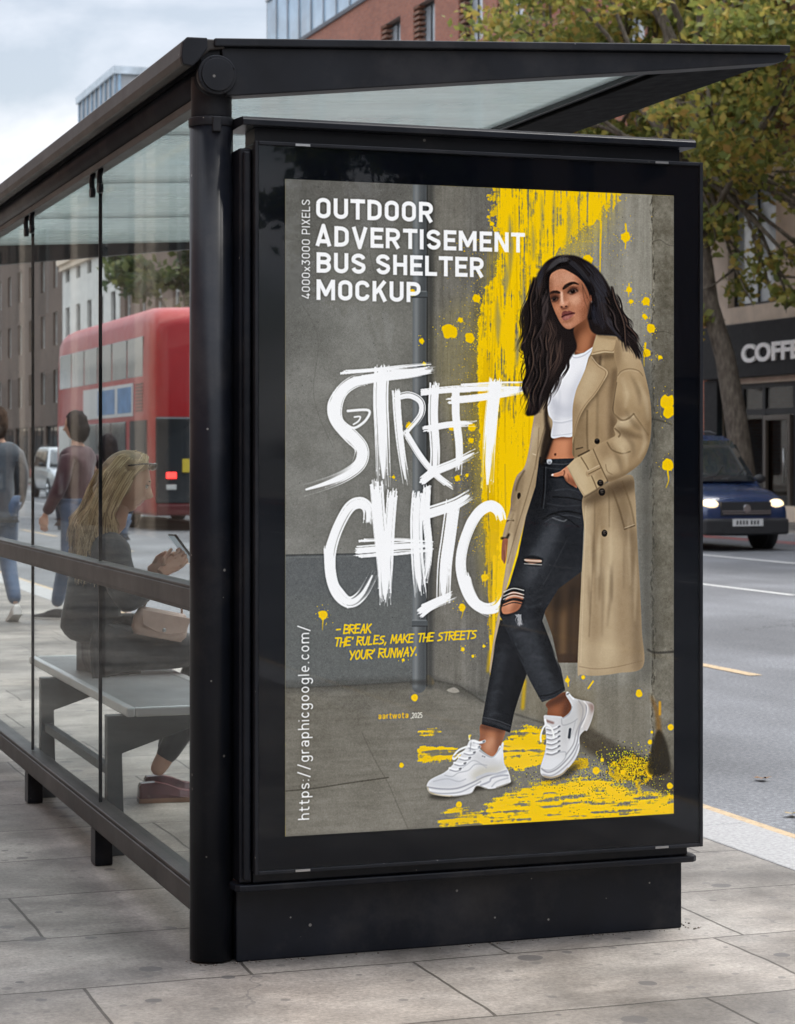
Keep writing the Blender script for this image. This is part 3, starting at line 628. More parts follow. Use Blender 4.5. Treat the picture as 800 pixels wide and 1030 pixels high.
    fill(ZS(500, 380, 560, 330, 580, 360, 550, 430, 520, 440), (214, 160, 124), .6, 4, A1); fill(ZS(480, 225, 660, 250, 650, 290, 480, 262), (70, 42, 30), .7, 3, A1)
    fill(ZT(190, 250, 365, 150, 420, 290, 380, 370, 330, 395, 205, 370, 200, 310), (132, 78, 50), 1, .8)
    A2 = full(ZT(190, 250, 365, 150, 420, 290, 380, 370, 330, 395, 205, 370, 200, 310))
    fill(ZT(190, 250, 365, 150, 380, 210, 280, 270, 200, 290), (66, 38, 26), .8, 4, A2); fill(ZT(240, 300, 300, 280, 310, 360, 260, 370), (168, 104, 70), .6, 6, A2); fill(ZT(380, 200, 425, 290, 350, 390, 340, 350), (70, 40, 28), .7, 4, A2)
    # jeans
    JN = (36, 38, 42)
    legB = np.vstack([Z5(90, 735, 130, 760, 190, 900, 210, 990), Z6(330, 100, 300, 190, 288, 230, 276, 287, 258, 280, 192, 262, 195, 240, 206, 180, 220, 100, 235, 10), Z5(60, 880, 70, 820)])
    LB = full(legB, .7, False); put((LB, (slice(0, PH), slice(0, PW))), (24, 25, 28))
    fill(Z6(240, 40, 270, 40, 250, 140, 230, 240, 205, 240, 225, 130), (52, 55, 60), .6, 5, LB); fill(Z6(300, 60, 335, 90, 290, 240, 270, 280), (12, 12, 14), .7, 5, LB)
    line(Z6(192, 248, 230, 258, 276, 275), 7, (44, 46, 50), .9, 1, LB); line(Z6(193, 241, 235, 250, 278, 266), 2, (84, 86, 90), .7, .8, LB); line(Z6(194, 262, 235, 272, 274, 286), 2, (10, 10, 12), .8, .8, LB)
    for i in range(14):
        y = rs.uniform(20, 230); x = 260-(y*.12); line(Z6(x-rs.uniform(10, 30), y+8, x, y, x+rs.uniform(5, 20), y+rs.uniform(4, 12)), 2, (70, 72, 77) if i % 2 else (8, 8, 10), .35, 1.6, LB)
    legA = np.vstack([Z5(240, 112, 372, 110, 395, 150, 420, 280, 408, 400, 402, 550, 312, 618, 262, 700, 250, 740, 285, 830, 330, 960), Z6(398, 30, 428, 95, 441, 160, 410, 182, 372, 196, 362, 180, 335, 130, 300, 55, 278, 0), Z5(185, 910, 145, 845, 110, 770, 88, 720, 92, 665, 125, 600, 158, 490, 188, 340, 225, 225)])
    LA = full(legA, .7, False); FS = (slice(0, PH), slice(0, PW)); put((LA, FS), JN)
    fill(Z5(240, 120, 290, 120, 280, 280, 230, 420, 180, 520, 130, 600, 150, 500, 190, 330, 225, 220), (20, 21, 24), .8, 7, LA)
    fill(Z5(280, 360, 330, 370, 300, 440, 230, 560, 190, 610, 190, 520, 240, 430), (72, 75, 80), .75, 8, LA)
    fill(Z5(330, 380, 400, 400, 400, 500, 300, 600, 250, 680, 230, 620, 300, 500), (26, 27, 30), .7, 8, LA)
    fill(Z5(130, 740, 190, 740, 240, 850, 270, 960, 230, 960, 180, 860), (58, 61, 66), .7, 8, LA)
    fill(Z5(220, 700, 262, 710, 330, 970, 290, 970, 250, 830), (14, 14, 16), .75, 6, LA)
    fill(Z6(330, 60, 370, 60, 410, 160, 385, 180, 350, 120), (50, 53, 58), .55, 6, LA)
    fill(Z5(300, 180, 400, 190, 400, 290, 340, 300), (46, 48, 52), .6, 8, LA)
    for pts, w, c, a in (((250, 135, 330, 140, 368, 132), 2, (90, 92, 96), .7), ((248, 150, 300, 158, 340, 160), 1.6, (78, 80, 84), .5), ((258, 150, 255, 240, 248, 300), 3, (14, 14, 16), .9), ((264, 150, 262, 240, 254, 310), 1.4, (88, 90, 94), .7),
                         ((252, 350, 290, 330, 340, 320, 400, 330), 4, (12, 12, 14), .8), ((262, 360, 300, 342, 350, 335, 395, 345), 2, (80, 83, 88), .6), ((290, 345, 330, 358, 345, 350), 3, (130, 132, 134), .6), ((300, 330, 345, 348, 390, 380), 3, (10, 10, 12), .7),
                         ((300, 240, 350, 235, 405, 250), 3, (66, 68, 73), .5), ((290, 265, 350, 268, 405, 280), 3, (14, 14, 16), .7), ((270, 290, 330, 300, 400, 296), 3, (64, 66, 71), .45), ((350, 420, 300, 520, 255, 600), 1.4, (66, 68, 72), .5), ((365, 130, 362, 200), 3, (15, 15, 17), .8)):
        line(Z5(*pts), w, c, a, .9, LA)
    for i in range(26):
        y = rs.uniform(760, 980); x = 150+(y-760)*.62; line(Z5(x-rs.uniform(10, 30), y+10, x+5, y, x+rs.uniform(20, 50), y+rs.uniform(2, 16)), 2, (70, 73, 78) if i % 2 else (10, 10, 12), .3, 1.8, LA)
    for i in range(12):
        y = rs.uniform(620, 740); line(Z5(170+rs.uniform(0, 20), y, 200, y+8, 250, y-rs.uniform(0, 20)), 2.4, (70, 73, 78) if i % 2 else (10, 10, 12), .35, 1.8, LA)
    line(Z6(361, 178, 400, 172, 441, 152), 3, (12, 12, 14), .8, 1, LA); line(Z6(366, 190, 405, 184, 441, 163), 2, (70, 72, 76), .7, .8, LA)
    JT = (NZ['fin']-.5)*.05+grain*.012
    C[:] = C+(LA*JT+LB*JT*.7)[..., None]
    fill(Z5(268, 124, 276, 118, 286, 122, 288, 132, 280, 140, 270, 136), (190, 192, 196), 1, .7); fill(Z5(274, 130, 284, 130, 282, 138, 274, 138), (110, 112, 118), .7, .8)
    # tears
    fill(Z5(180, 498, 210, 490, 250, 500, 252, 515, 240, 530, 200, 528, 178, 515), (14, 14, 15), .9, 1.2); fill(Z5(186, 502, 240, 504, 246, 516, 210, 522, 188, 514), (196, 150, 120), .9, .8)
    for y in (500, 507, 514, 521): line(Z5(182, y, 215, y+3, 248, y+4), 1.6, (225, 220, 212) if y % 2 else (18, 18, 20), .9, .5)
    kn = Z5(98, 655, 118, 620, 150, 608, 182, 622, 178, 660, 165, 695, 130, 716, 98, 718, 90, 700)
    fill(kn, (12, 12, 13), .9, 1.6); KN = full(kn, .8)
    fill(Z5(104, 670, 130, 630, 175, 640, 172, 672, 158, 698, 128, 712, 102, 714, 94, 695), (192, 126, 92), 1, 1); fill(Z5(110, 665, 140, 650, 150, 680, 120, 700), (222, 160, 126), .6, 4, KN); fill(Z5(150, 650, 180, 650, 165, 700, 130, 715), (128, 76, 54), .6, 4, KN)
    for o, c in ((612, (235, 232, 226)), (620, (16, 16, 18)), (628, (225, 220, 214)), (634, (16, 16, 18)), (640, (210, 205, 198)), (652, (12, 12, 14)), (657, (12, 12, 14)), (666, (20, 20, 22))):
        line(Z5(104+(o-612)*-.1, o+18, 140, o+4, 180, o+12), 2 if o != 652 else 4, c, .9, .5)
    strands([Z5(160+rs.randn()*6, 715, 164+rs.randn()*5, 735, 166+rs.randn()*6, 755+rs.rand()*10) for _ in range(26)], (190, 190, 192), .8, .5)
    # torso, hand
    tor = Z4(225, 860, 318, 840, 330, 950, 190, 955, 210, 900)
    fill(tor, (196, 128, 92), 1, .8, sm=False); TM = full(tor, .8, False)
    fill(Z4(220, 855, 240, 855, 215, 955, 188, 955), (110, 64, 42), .8, 6, TM); fill(Z4(255, 870, 300, 870, 300, 940, 250, 940), (218, 152, 114), .5, 10, TM); fill(Z4(225, 850, 330, 846, 330, 866, 228, 872), (92, 52, 36), .7, 3, TM); fill(Z4(305, 870, 330, 870, 330, 950, 300, 950), (130, 78, 54), .6, 5, TM)
    fill(Z4(238, 932, 246, 930, 246, 938, 240, 940), (70, 34, 24), .9, .9)
    inn = Z4(300, 540, 235, 640, 212, 720, 214, 790, 232, 860, 208, 940, 192, 975, 176, 975, 186, 900, 200, 830, 196, 760, 205, 700, 240, 620)
    fill(inn, (44, 35, 28), 1, 1.6, sm=False)
    line(Z4(232, 862, 206, 935, 188, 985), 6, (16, 14, 14), .9, 2)
    # white top
    top = Z4(395, 485, 360, 512, 325, 522, 305, 515, 280, 570, 235, 650, 212, 720, 215, 770, 232, 800, 226, 864, 270, 862, 318, 854, 322, 760, 340, 660, 370, 580, 396, 510)
    TP = full(top, .7); put((TP, FS), (232, 232, 236))
    fill(Z4(212, 720, 240, 740, 235, 800, 226, 860, 240, 860, 250, 790, 262, 740, 240, 700), (168, 170, 180), .6, 6, TP); fill(Z4(340, 600, 300, 700, 310, 790, 330, 800, 330, 700, 360, 600), (186, 188, 197), .65, 8, TP)
    fill(Z4(250, 720, 300, 735, 330, 720, 325, 760, 270, 770, 235, 755), (190, 192, 202), .6, 7, TP); fill(Z4(300, 540, 380, 530, 340, 600, 300, 650, 270, 640), (250, 250, 252), .7, 8, TP)
    line(Z4(232, 800, 270, 802, 320, 790), 2.5, (176, 178, 188), .7, 1.2, TP); line(Z4(308, 524, 326, 534, 362, 524, 396, 498), 1.8, (178, 180, 190), .8, .8, TP); line(Z4(228, 856, 272, 854, 318, 846), 1.6, (190, 192, 200), .7, .8, TP); line(Z4(236, 795, 275, 797, 320, 785), 1.6, (252, 252, 254), .7, .9, TP)
    for p in ((214, 690, 240, 720, 230, 745), (236, 760, 280, 775, 322, 768), (250, 640, 262, 690, 258, 720)): line(Z4(*p), 3, (196, 198, 207), .6, 2, TP)
    # neck
    nk = np.vstack([ZF(345, 830, 540, 700, 560, 850, 640, 930), Z4(412, 440, 398, 488, 362, 512, 325, 520, 318, 490, 312, 440)])
    NK = full(nk, .8, False); put((NK, FS), (150, 95, 65))
    fill(ZF(340, 850, 470, 780, 540, 700, 550, 760, 480, 880, 400, 980, 380, 1029), (78, 44, 28), .75, 7, NK); fill(Z4(318, 430, 330, 430, 330, 518, 312, 510), (72, 40, 26), .8, 4, NK); fill(Z4(355, 440, 385, 440, 372, 500, 345, 512), (188, 124, 88), .7, 6, NK); fill(Z4(398, 440, 412, 445, 398, 490, 385, 495), (96, 56, 38), .7, 3, NK)
    line(Z4(330, 505, 345, 512, 360, 508), 2.4, (214, 156, 118), .5, 1.5, NK)
    # ------------------------------------------------ right coat: lower skirt
    sk = Z5(408, 262, 412, 400, 402, 560, 395, 700, 386, 930, 400, 946, 460, 950, 540, 940, 636, 915, 632, 780, 626, 640, 618, 500, 612, 380, 606, 250, 590, 180, 500, 210)
    SKM = full(sk, .7); put((SKM, FS), COAT)
    for p, c, a, b in (((412, 280, 440, 270, 430, 500, 420, 700, 410, 940, 388, 930, 400, 600), CL, .55, 7), ((450, 270, 480, 260, 486, 420, 470, 640, 450, 900, 436, 900, 450, 620), (134, 111, 82), .7, 8), ((510, 220, 560, 210, 590, 330, 600, 420, 560, 420, 530, 320), CD, .6, 8), ((490, 420, 530, 420, 530, 640, 520, 900, 490, 900, 490, 640), CL, .45, 10), ((580, 420, 616, 420, 632, 700, 634, 915, 600, 920, 590, 660), CD, .7, 8), ((540, 560, 570, 560, 580, 860, 560, 900, 540, 760), (140, 117, 88), .6, 10), ((412, 262, 500, 220, 600, 190, 606, 240, 520, 262, 420, 300), (72, 56, 40), .75, 7), ((430, 820, 560, 840, 500, 930, 400, 935), CL, .35, 10)):
        fill(Z5(*p), c, a, b, SKM)
    line(Z5(452, 275, 450, 420, 440, 600, 430, 800), 2, (98, 79, 56), .55, 1.5, SKM); line(Z5(506, 225, 508, 380), 2, (92, 74, 52), .6, 1.3, SKM); line(Z5(520, 240, 545, 310, 566, 385), 3, (84, 66, 46), .75, 1.2, SKM); line(Z5(558, 205, 590, 300, 604, 372), 2.4, (90, 72, 50), .7, 1.2, SKM); line(Z5(566, 388, 604, 374), 3.4, (84, 66, 46), .8, 1, SKM); line(Z5(566, 384, 604, 370), 1.6, (222, 203, 170), .7, .7, SKM)
    line(Z5(392, 915, 460, 924, 540, 915, 634, 892), 1.5, (120, 98, 72), .6, .9, SKM); line(Z5(418, 300, 410, 560, 398, 900), 1.5, (220, 200, 168), .5, .9, SKM)
    for cx, cy, r in ((489, 404, 11), (479, 246, 12), (461, 52, 9)):
        th = np.linspace(0, 6.28, 12, endpoint=False); fill(Z5(*np.c_[cx+r*np.cos(th), cy+r*1.2*np.sin(th)].ravel()), (26, 21, 18), .97, .7); line(Z5(cx-4, cy-5, cx+3, cy-7), 2, (120, 110, 100), .8, .8); line(Z5(cx-3, cy+1, cx+3, cy+1), 2, (90, 80, 70), .8, .7)
    # body panel under lapel
    bp = Z7(195, 180, 260, 60, 385, 60, 400, 300, 380, 560, 360, 700, 300, 730, 225, 760, 110, 800, 96, 760, 100, 650, 110, 500)
    BM = full(bp, .7, False); put((BM, FS), (150, 126, 94))
    fill(Z7(180, 520, 250, 400, 250, 700, 190, 740), (170, 145, 110), .8, 8, BM); fill(Z7(108, 640, 180, 540, 180, 740, 105, 800), (138, 115, 85), .8, 6, BM)
    line(Z7(188, 500, 186, 620, 190, 740), 3, (92, 74, 52), .8, 1.3, BM); line(Z7(252, 400, 250, 560, 246, 690), 3.4, (96, 78, 56), .6, 2, BM); fill(Z7(285, 300, 320, 260, 330, 640, 285, 690, 270, 500), (176, 150, 116), .7, 7, BM); fill(Z7(335, 300, 370, 250, 350, 400, 345, 520, 365, 560, 345, 660, 320, 660), (84, 66, 48), .75, 5, BM)
    line(Z7(120, 736, 160, 726), 2.4, (60, 46, 32), .9, .8, BM); line(Z7(104, 660, 104, 780), 3, (98, 78, 56), .8, 1.4, BM); line(Z7(270, 170, 262, 240), 5, (60, 46, 34), .8, 2, BM); line(Z7(285, 165, 280, 240), 4, (188, 164, 128), .6, 2, BM)
    th = np.linspace(0, 6.28, 12, endpoint=False); fill(Z7(*np.c_[248+16*np.cos(th), 688+17*np.sin(th)].ravel()), (24, 20, 18), .97, .7); line(Z7(240, 680, 255, 676), 2, (100, 92, 84), .8, .8)
    # lapel
    lp = Z7(212, 168, 250, 215, 312, 262, 290, 320, 240, 400, 190, 460, 150, 525, 125, 590, 108, 660, 98, 700, 98, 600, 100, 480, 120, 380, 150, 310, 185, 230)
    LP = full(lp, .7, True); fill(Z7(215, 180, 255, 230, 316, 272, 292, 335, 240, 415, 190, 480, 150, 550, 125, 610, 105, 680), (60, 46, 32), .55, 4, BM)
    put((LP, FS), (178, 152, 116)); fill(Z7(180, 250, 230, 240, 260, 300, 200, 400, 140, 480, 120, 470, 140, 350), CL, .5, 10, LP); fill(Z7(98, 500, 130, 440, 140, 520, 110, 640, 98, 690), (142, 118, 88), .7, 6, LP); line(Z7(220, 190, 256, 232, 300, 266, 282, 318, 232, 396, 182, 456, 142, 520, 118, 590, 104, 660), 1.4, (116, 94, 68), .65, .8, LP); line(Z7(212, 170, 250, 216, 310, 262, 290, 320), 1.6, (226, 206, 174), .6, .7, LP)
    # collar
    cl = Z7(246, 35, 300, 42, 372, 50, 378, 62, 352, 148, 290, 146, 212, 162, 222, 110)
    CM = full(cl, .7, False); fill(Z7(215, 168, 350, 152, 352, 175, 250, 190), (66, 51, 36), .6, 4); put((CM, FS), (184, 158, 120)); fill(Z7(240, 90, 340, 90, 330, 140, 230, 150), (202, 178, 140), .5, 8, CM); line(Z7(252, 44, 300, 52, 368, 60), 5, (120, 96, 68), .7, 2.5, CM); line(Z7(224, 148, 290, 134, 346, 136, 366, 70), 1.4, (116, 94, 68), .7, .8, CM); line(Z7(213, 161, 290, 145, 351, 147), 1.5, (228, 210, 178), .6, .7, CM)
    # sleeve
    sl_ = Z7(378, 55, 430, 72, 480, 130, 520, 210, 545, 300, 566, 400, 577, 500, 577, 620, 562, 720, 520, 810, 450, 872, 380, 915, 310, 932, 262, 850, 226, 745, 262, 705, 330, 670, 360, 650, 350, 608, 372, 560, 342, 500, 350, 430, 366, 330, 372, 250, 352, 170, 360, 100)
    SL = full(sl_, .7); put((SL, FS), (172, 147, 112))
    for p, c, a, b in (((385, 60, 440, 90, 480, 150, 500, 230, 440, 240, 400, 200, 380, 120), (196, 172, 136), .6, 8), ((360, 80, 392, 70, 388, 200, 372, 290, 356, 170), (124, 101, 74), .7, 6), ((420, 260, 480, 260, 520, 360, 520, 480, 470, 470, 430, 380), (190, 166, 130), .6, 12), ((540, 300, 575, 460, 578, 640, 555, 740, 540, 640, 550, 480), (104, 84, 60), .8, 7), ((350, 420, 390, 440, 420, 500, 470, 540, 440, 560, 380, 570, 346, 505), (140, 116, 86), .8, 7), ((460, 480, 530, 500, 545, 600, 520, 650, 460, 600), (150, 126, 94), .7, 9), ((380, 560, 470, 520, 480, 560, 420, 610, 370, 625, 355, 600), CL, .7, 5), ((360, 612, 420, 610, 500, 650, 560, 650, 540, 670, 450, 665, 388, 640), (104, 84, 60), .75, 5), ((370, 650, 440, 680, 470, 760, 440, 780, 400, 740, 340, 690), CL, .6, 8), ((450, 720, 540, 680, 520, 780, 450, 850, 380, 880, 400, 800), (146, 122, 91), .7, 11), ((310, 690, 340, 720, 330, 780, 290, 800, 262, 740), (140, 116, 86), .6, 6), ((310, 780, 400, 820, 360, 880, 300, 900, 280, 850), CL, .5, 9), ((300, 905, 400, 885, 500, 820, 560, 720, 575, 730, 500, 850, 400, 915, 310, 938), (92, 73, 52), .8, 5)):
        fill(Z7(*p), c, a, b, SL)
    for p, w, c, a in (((372, 290, 400, 258, 450, 246, 500, 258, 528, 290), 2, (104, 84, 60), .55), ((374, 298, 402, 266, 450, 254, 500, 266), 1.4, (222, 202, 168), .35), ((345, 520, 400, 560, 440, 548, 472, 522), 4.5, (98, 79, 56), .6), ((356, 610, 388, 640, 380, 660), 4, (90, 71, 50), .6), ((390, 570, 440, 560, 472, 530), 2.6, (216, 194, 158), .7), ((470, 520, 520, 590, 560, 650), 3, (112, 92, 66), .6), ((310, 695, 340, 740, 400, 762, 450, 750), 3, (98, 79, 56), .7), ((300, 830, 310, 870, 340, 890), 2, (110, 90, 64), .6), ((366, 330, 350, 430, 344, 500, 360, 560), 3, (70, 54, 38), .8)):
        line(Z7(*p), w, c, a, 1.1, SL)
    # hand in pocket, then cuff
    hd = Z8(432, 378, 450, 366, 500, 350, 540, 320, 575, 300, 600, 340, 640, 470, 615, 468, 575, 445, 545, 420, 528, 385, 480, 392, 450, 388)
    HM = full(hd, .6); put((HM, FS), (190, 124, 92)); fill(Z8(540, 330, 580, 310, 590, 360, 560, 390, 535, 385), (218, 158, 124), .6, 3, HM); fill(Z8(560, 400, 640, 420, 640, 470, 600, 466, 556, 430), (112, 66, 46), .7, 3, HM); line(Z8(530, 388, 540, 360, 536, 340), 2.4, (96, 54, 40), .8, .9, HM); line(Z8(560, 440, 575, 410, 566, 370), 1.8, (120, 72, 52), .7, .9, HM); line(Z8(452, 366, 500, 352, 538, 326), 2, (226, 170, 138), .6, .9, HM); fill(Z8(434, 376, 448, 366, 454, 378, 442, 384), (240, 226, 220), .9, .6)
    line(Z8(430, 392, 480, 398, 530, 392, 560, 440, 610, 472), 3, (8, 8, 9), .7, 1.4)
    cf = Z7(64, 842, 110, 795, 225, 736, 262, 820, 312, 930, 240, 985, 168, 1028, 120, 950)
    CF = full(cf, .7, False); put((CF, FS), (188, 164, 126)); fill(Z7(64, 842, 120, 800, 180, 880, 200, 1000, 168, 1028, 110, 930), CL, .5, 7, CF); fill(Z7(200, 760, 225, 740, 312, 930, 260, 960), (140, 116, 86), .55, 6, CF)
    line(Z7(150, 785, 190, 850, 228, 930, 246, 975), 2.4, (92, 73, 52), .8, 1, CF); line(Z7(196, 885, 268, 846), 14, (172, 147, 112), 1, .8, CF); line(Z7(196, 888, 270, 850), 2, (90, 72, 50), .8, .8, CF); line(Z7(190, 870, 262, 834), 1.6, (224, 205, 172), .7, .7, CF); line(Z7(134, 778, 200, 744), 3.4, (70, 56, 40), .9, .9); line(Z7(70, 850, 120, 940, 170, 1018), 1.4, (128, 105, 78), .6, .8, CF)
    line(Z7(225, 738, 262, 822, 312, 930), 2.2, (84, 66, 46), .8, 1.1); line(Z7(168, 1028, 240, 985, 312, 932), 2.6, (60, 46, 34), .7, 1.2)
    for cx, cy in ((268, 942), (278, 998)):
        fill(Z7(*np.c_[cx+19*np.cos(th), cy+20*np.sin(th)].ravel()), (26, 22, 20), .97, .7); line(Z7(cx-8, cy-8, cx+6, cy-11), 2.2, (110, 100, 92), .8, .8); line(Z7(cx-5, cy+2, cx+5, cy+2), 2, (84, 76, 68), .8, .7)
    # long soft folds in the coat
    for i in range(16):
        x = rs.uniform(415, 615); y0 = rs.uniform(270, 600); y1 = y0+rs.uniform(140, 330); d = rs.randn()*8
        line(Z5(x, y0, x+d*.4, (y0+y1)/2, x+d, min(y1, 935)), [1, rs.uniform(5, 11), 2], CL if i % 2 else CD, .38, 2.6, SKM)
    for p, c in (((400, 300, 430, 400, 420, 480), CL), ((450, 280, 500, 380, 510, 470), CD), ((500, 330, 545, 430, 560, 560), CL), ((420, 500, 480, 590, 540, 620), CD), ((400, 640, 460, 700, 470, 780), CD), ((380, 700, 420, 770, 430, 850), CL), ((520, 600, 540, 700, 500, 790), CL), ((360, 590, 420, 640, 520, 660), CD), ((330, 700, 380, 800, 400, 880), CD)):
        line(Z7(*p), [2, 12, 3], c, .5, 3, SL)
    for x in (30, 60, 100): line(Z5(150+x, 120+x*2, 135+x*.6, 330+x, 120+x*.2, 560), [2, 7, 2], CD if x != 60 else CL, .35, 2.5, LC)
    CC = np.clip(LC+SKM+BM+LP+CM+SL+CF, 0, 1); C[:] = C+(CC*((NZ['fin']-.5)*.02+(NZ['mid']-.5)*.05+grain*.004))[..., None]
    # ------------------------------------------------ hair behind the face
    HR = (27, 22, 22)
    h1 = Z4b(320, 345, 360, 349, 412, 374, 452, 410, 482, 452, 508, 505, 532, 562, 560, 606, 568, 650, 592, 690, 612, 742, 606, 752, 580, 712, 540, 690, 520, 672, 470, 668, 440, 664, 415, 640, 395, 560, 350, 640, 362, 712, 342, 752, 306, 812, 262, 886, 232, 930, 204, 982, 176, 992, 158, 985, 172, 920, 160, 860, 170, 800, 160, 742, 136, 722, 150, 670, 168, 622, 156, 566, 182, 512, 200, 462, 206, 420, 240, 372, 280, 350)
    HM1 = full(h1, 1.2); put((HM1, FS), HR)
    # ragged, wavy locks (left fall)
    def lock(x0, y0, x1, y1, amp, n, spread, ph, c=HR, a=.9, b=.6, k=6, w=1.4):
        ls = []
        for i in range(n):
            o = rs.randn()*spread; o2 = o*rs.uniform(.7, 1.5); p = []
            for j in range(k+1):
                t = j/k; w_ = amp*math.sin(ph+t*k*1.5+rs.randn()*.15)*min(1, t*2)
                p += [x0+(x1-x0)*t+o*(1-t)+o2*t+w_, y0+(y1-y0)*t+rs.randn()*3]
            ls.append(Z4b(*p))
        strands(ls, c, a, b, w=w)
    for (x0, y0, x1, y1, am, ph) in ((205, 430, 150, 700, 12, 0), (200, 480, 140, 735, 10, 1), (215, 520, 165, 760, 12, 2), (205, 600, 160, 860, 12, .5), (225, 650, 165, 990, 12, 1.5), (240, 700, 185, 990, 12, 2.6), (270, 700, 215, 970, 12, .3), (300, 700, 245, 920, 10, 1.2), (330, 700, 290, 850, 8, 2), (500, 500, 560, 640, 8, 0), (520, 560, 600, 740, 8, 1), (480, 560, 560, 690, 8, 2), (540, 600, 614, 765, 6, .4)):
        lock(x0, y0, x1, y1, am, 34, 11, ph)
    for i in range(40):
        s = rs.rand(); lock(rs.uniform(170, 205), rs.uniform(440, 800), rs.uniform(130, 175), rs.uniform(700, 995), 16, 1, 3, rs.rand()*6, a=.75)
    # sheen on the waves
    CLP = np.clip(blur(HM1, 3)*1.1, 0, 1)
    def sheen(p0, p1, p2, n, sp, c, a, wv=5):
        ls = []
        for i in range(n):
            o = rs.randn(2)*sp; ph = rs.rand()*6; P = [np.array(p0), (np.array(p0)+p1)/2, np.array(p1), (np.array(p1)+p2)/2, np.array(p2)]
            ls.append(Z4b(*np.concatenate([P[j]+o+[wv*math.sin(ph+j*1.8), 0] for j in range(5)])))
        strands(ls, c, a, .5, clip=CLP)
    BR = (62, 48, 44); BL = (54, 55, 64)
    for p in (((215, 450), (190, 560), (175, 640)), ((190, 620), (205, 700), (180, 780)), ((230, 620), (220, 720), (190, 830)), ((200, 760), (215, 850), (185, 950)), ((260, 700), (250, 790), (215, 880)), ((295, 680), (290, 760), (250, 850)), ((170, 640), (160, 690), (145, 720)), ((180, 850), (175, 920), (170, 980)), ((250, 600), (260, 660), (240, 740))):
        sheen(*p, 16, 8, BR, .6); sheen(*p, 5, 9, (104, 82, 70), .5)
    for p in (((400, 370), (450, 430), (480, 520)), ((430, 420), (470, 500), (500, 600)), ((440, 500), (450, 580), (470, 650)), ((500, 540), (530, 610), (560, 660)), ((480, 600), (520, 650), (570, 700)), ((240, 380), (215, 430), (200, 500))):
        sheen(*p, 26, 7, BL, .55, 3)
    for i in range(30):
        side = i % 3 == 2
        if side: x0, y0, x1, y1 = rs.uniform(470, 510), rs.uniform(440, 560), rs.uniform(550, 605), rs.uniform(660, 745)
        else: x0, y0 = rs.uniform(185, 250), rs.uniform(430, 760); x1, y1 = x0-rs.uniform(15, 55), min(995, y0+rs.uniform(150, 260))
        ph = rs.rand()*6; am = rs.uniform(7, 12); fr = rs.uniform(2.2, 3.2)
        def curl(o, sp=0, ph=ph, am=am, fr=fr, x0=x0, y0=y0, x1=x1, y1=y1):
            return Z4b(*np.concatenate([[x0+(x1-x0)*t+am*math.sin(ph+t*fr*3.14)*min(1, t*3)+o*(1+t*.5), y0+(y1-y0)*t] for t in np.linspace(0, 1, 11)]))
        strands([curl(rs.randn()*4.5) for _ in range(20)], HR, .95, .5, w=1.5)
        strands([curl(2+rs.randn()*1.6) for _ in range(5)], (104, 82, 70) if i % 2 else (78, 66, 64), .55, .5)
        strands([curl(-4+rs.randn()*2) for _ in range(6)], (8, 7, 8), .7, .5)
    # ------------------------------------------------ face
    fo = ZF(92, 260, 130, 215, 200, 178, 260, 178, 330, 210, 410, 260, 480, 330, 530, 420, 552, 500, 558, 580, 550, 650, 525, 715, 480, 765, 410, 815, 350, 858, 305, 866, 258, 842, 215, 790, 172, 705, 138, 625, 112, 540, 95, 450, 86, 350)
    FMk = full(fo, 1.0); put((FMk, FS), (184, 124, 94))
    F = lambda p, c, a, b: fill(ZF(*p), c, min(1, a*1.12), b*.55, FMk)
    F((120, 230, 260, 190, 400, 290, 380, 340, 260, 350, 150, 400, 100, 400), (204, 148, 118), .65, 10)
    F((380, 250, 560, 420, 570, 640, 480, 790, 440, 700, 510, 560, 450, 380), (140, 86, 60), .75, 11)
    F((430, 450, 530, 470, 530, 560, 440, 640, 400, 600), (172, 108, 80), .6, 10)
    F((330, 480, 430, 460, 450, 540, 400, 590, 330, 560), (222, 170, 140), .75, 9)
    F((85, 300, 120, 300, 130, 480, 150, 620, 220, 780, 190, 780, 100, 560), (128, 78, 54), .8, 7)
    F((130, 560, 200, 560, 220, 640, 200, 720, 160, 650), (180, 112, 76), .6, 7)
    F((210, 440, 245, 440, 258, 560, 235, 590, 212, 570), (228, 178, 150), .9, 4)
    F((240, 380, 290, 400, 275, 540, 250, 560), (156, 100, 74), .55, 4.5)
    F((200, 430, 218, 450, 212, 560, 180, 560), (132, 82, 58), .6, 4)
    F((205, 570, 240, 590, 300, 590, 320, 560, 300, 540, 250, 555), (214, 152, 122), .8, 3)
    F((212, 600, 240, 620, 290, 612, 318, 600, 290, 635, 235, 640), (92, 50, 38), .8, 2.6)
    F((222, 604, 242, 606, 240, 620, 225, 616), (52, 24, 20), .85, 1.4); F((270, 600, 298, 596, 298, 608, 275, 612), (52, 24, 20), .8, 1.4)
    F((310, 560, 330, 580, 326, 610, 300, 600), (150, 94, 68), .7, 3)
    F((230, 640, 330, 645, 380, 680, 340, 660, 240, 655), (160, 102, 76), .5, 3)
    F((430, 330, 500, 400, 540, 500, 545, 620, 500, 720, 470, 740, 505, 600, 490, 480, 440, 400), (110, 64, 44), .45, 9)
    F((270, 230, 350, 250, 380, 310, 320, 320, 250, 290), (216, 164, 136), .5, 9); F((150, 250, 210, 230, 220, 330, 160, 360), (190, 136, 108), .4, 8)
    F((150, 600, 190, 590, 215, 650, 190, 680), (204, 146, 114), .5, 5); F((225, 445, 240, 445, 244, 540, 230, 545), (242, 200, 174), .7, 2.2); F((236, 560, 256, 556, 258, 575, 240, 578), (240, 196, 170), .7, 2.4)
    F((200, 790, 260, 850, 330, 872, 420, 820, 500, 760, 520, 720, 430, 800, 330, 850, 270, 835), (104, 60, 42), .55, 4.5)
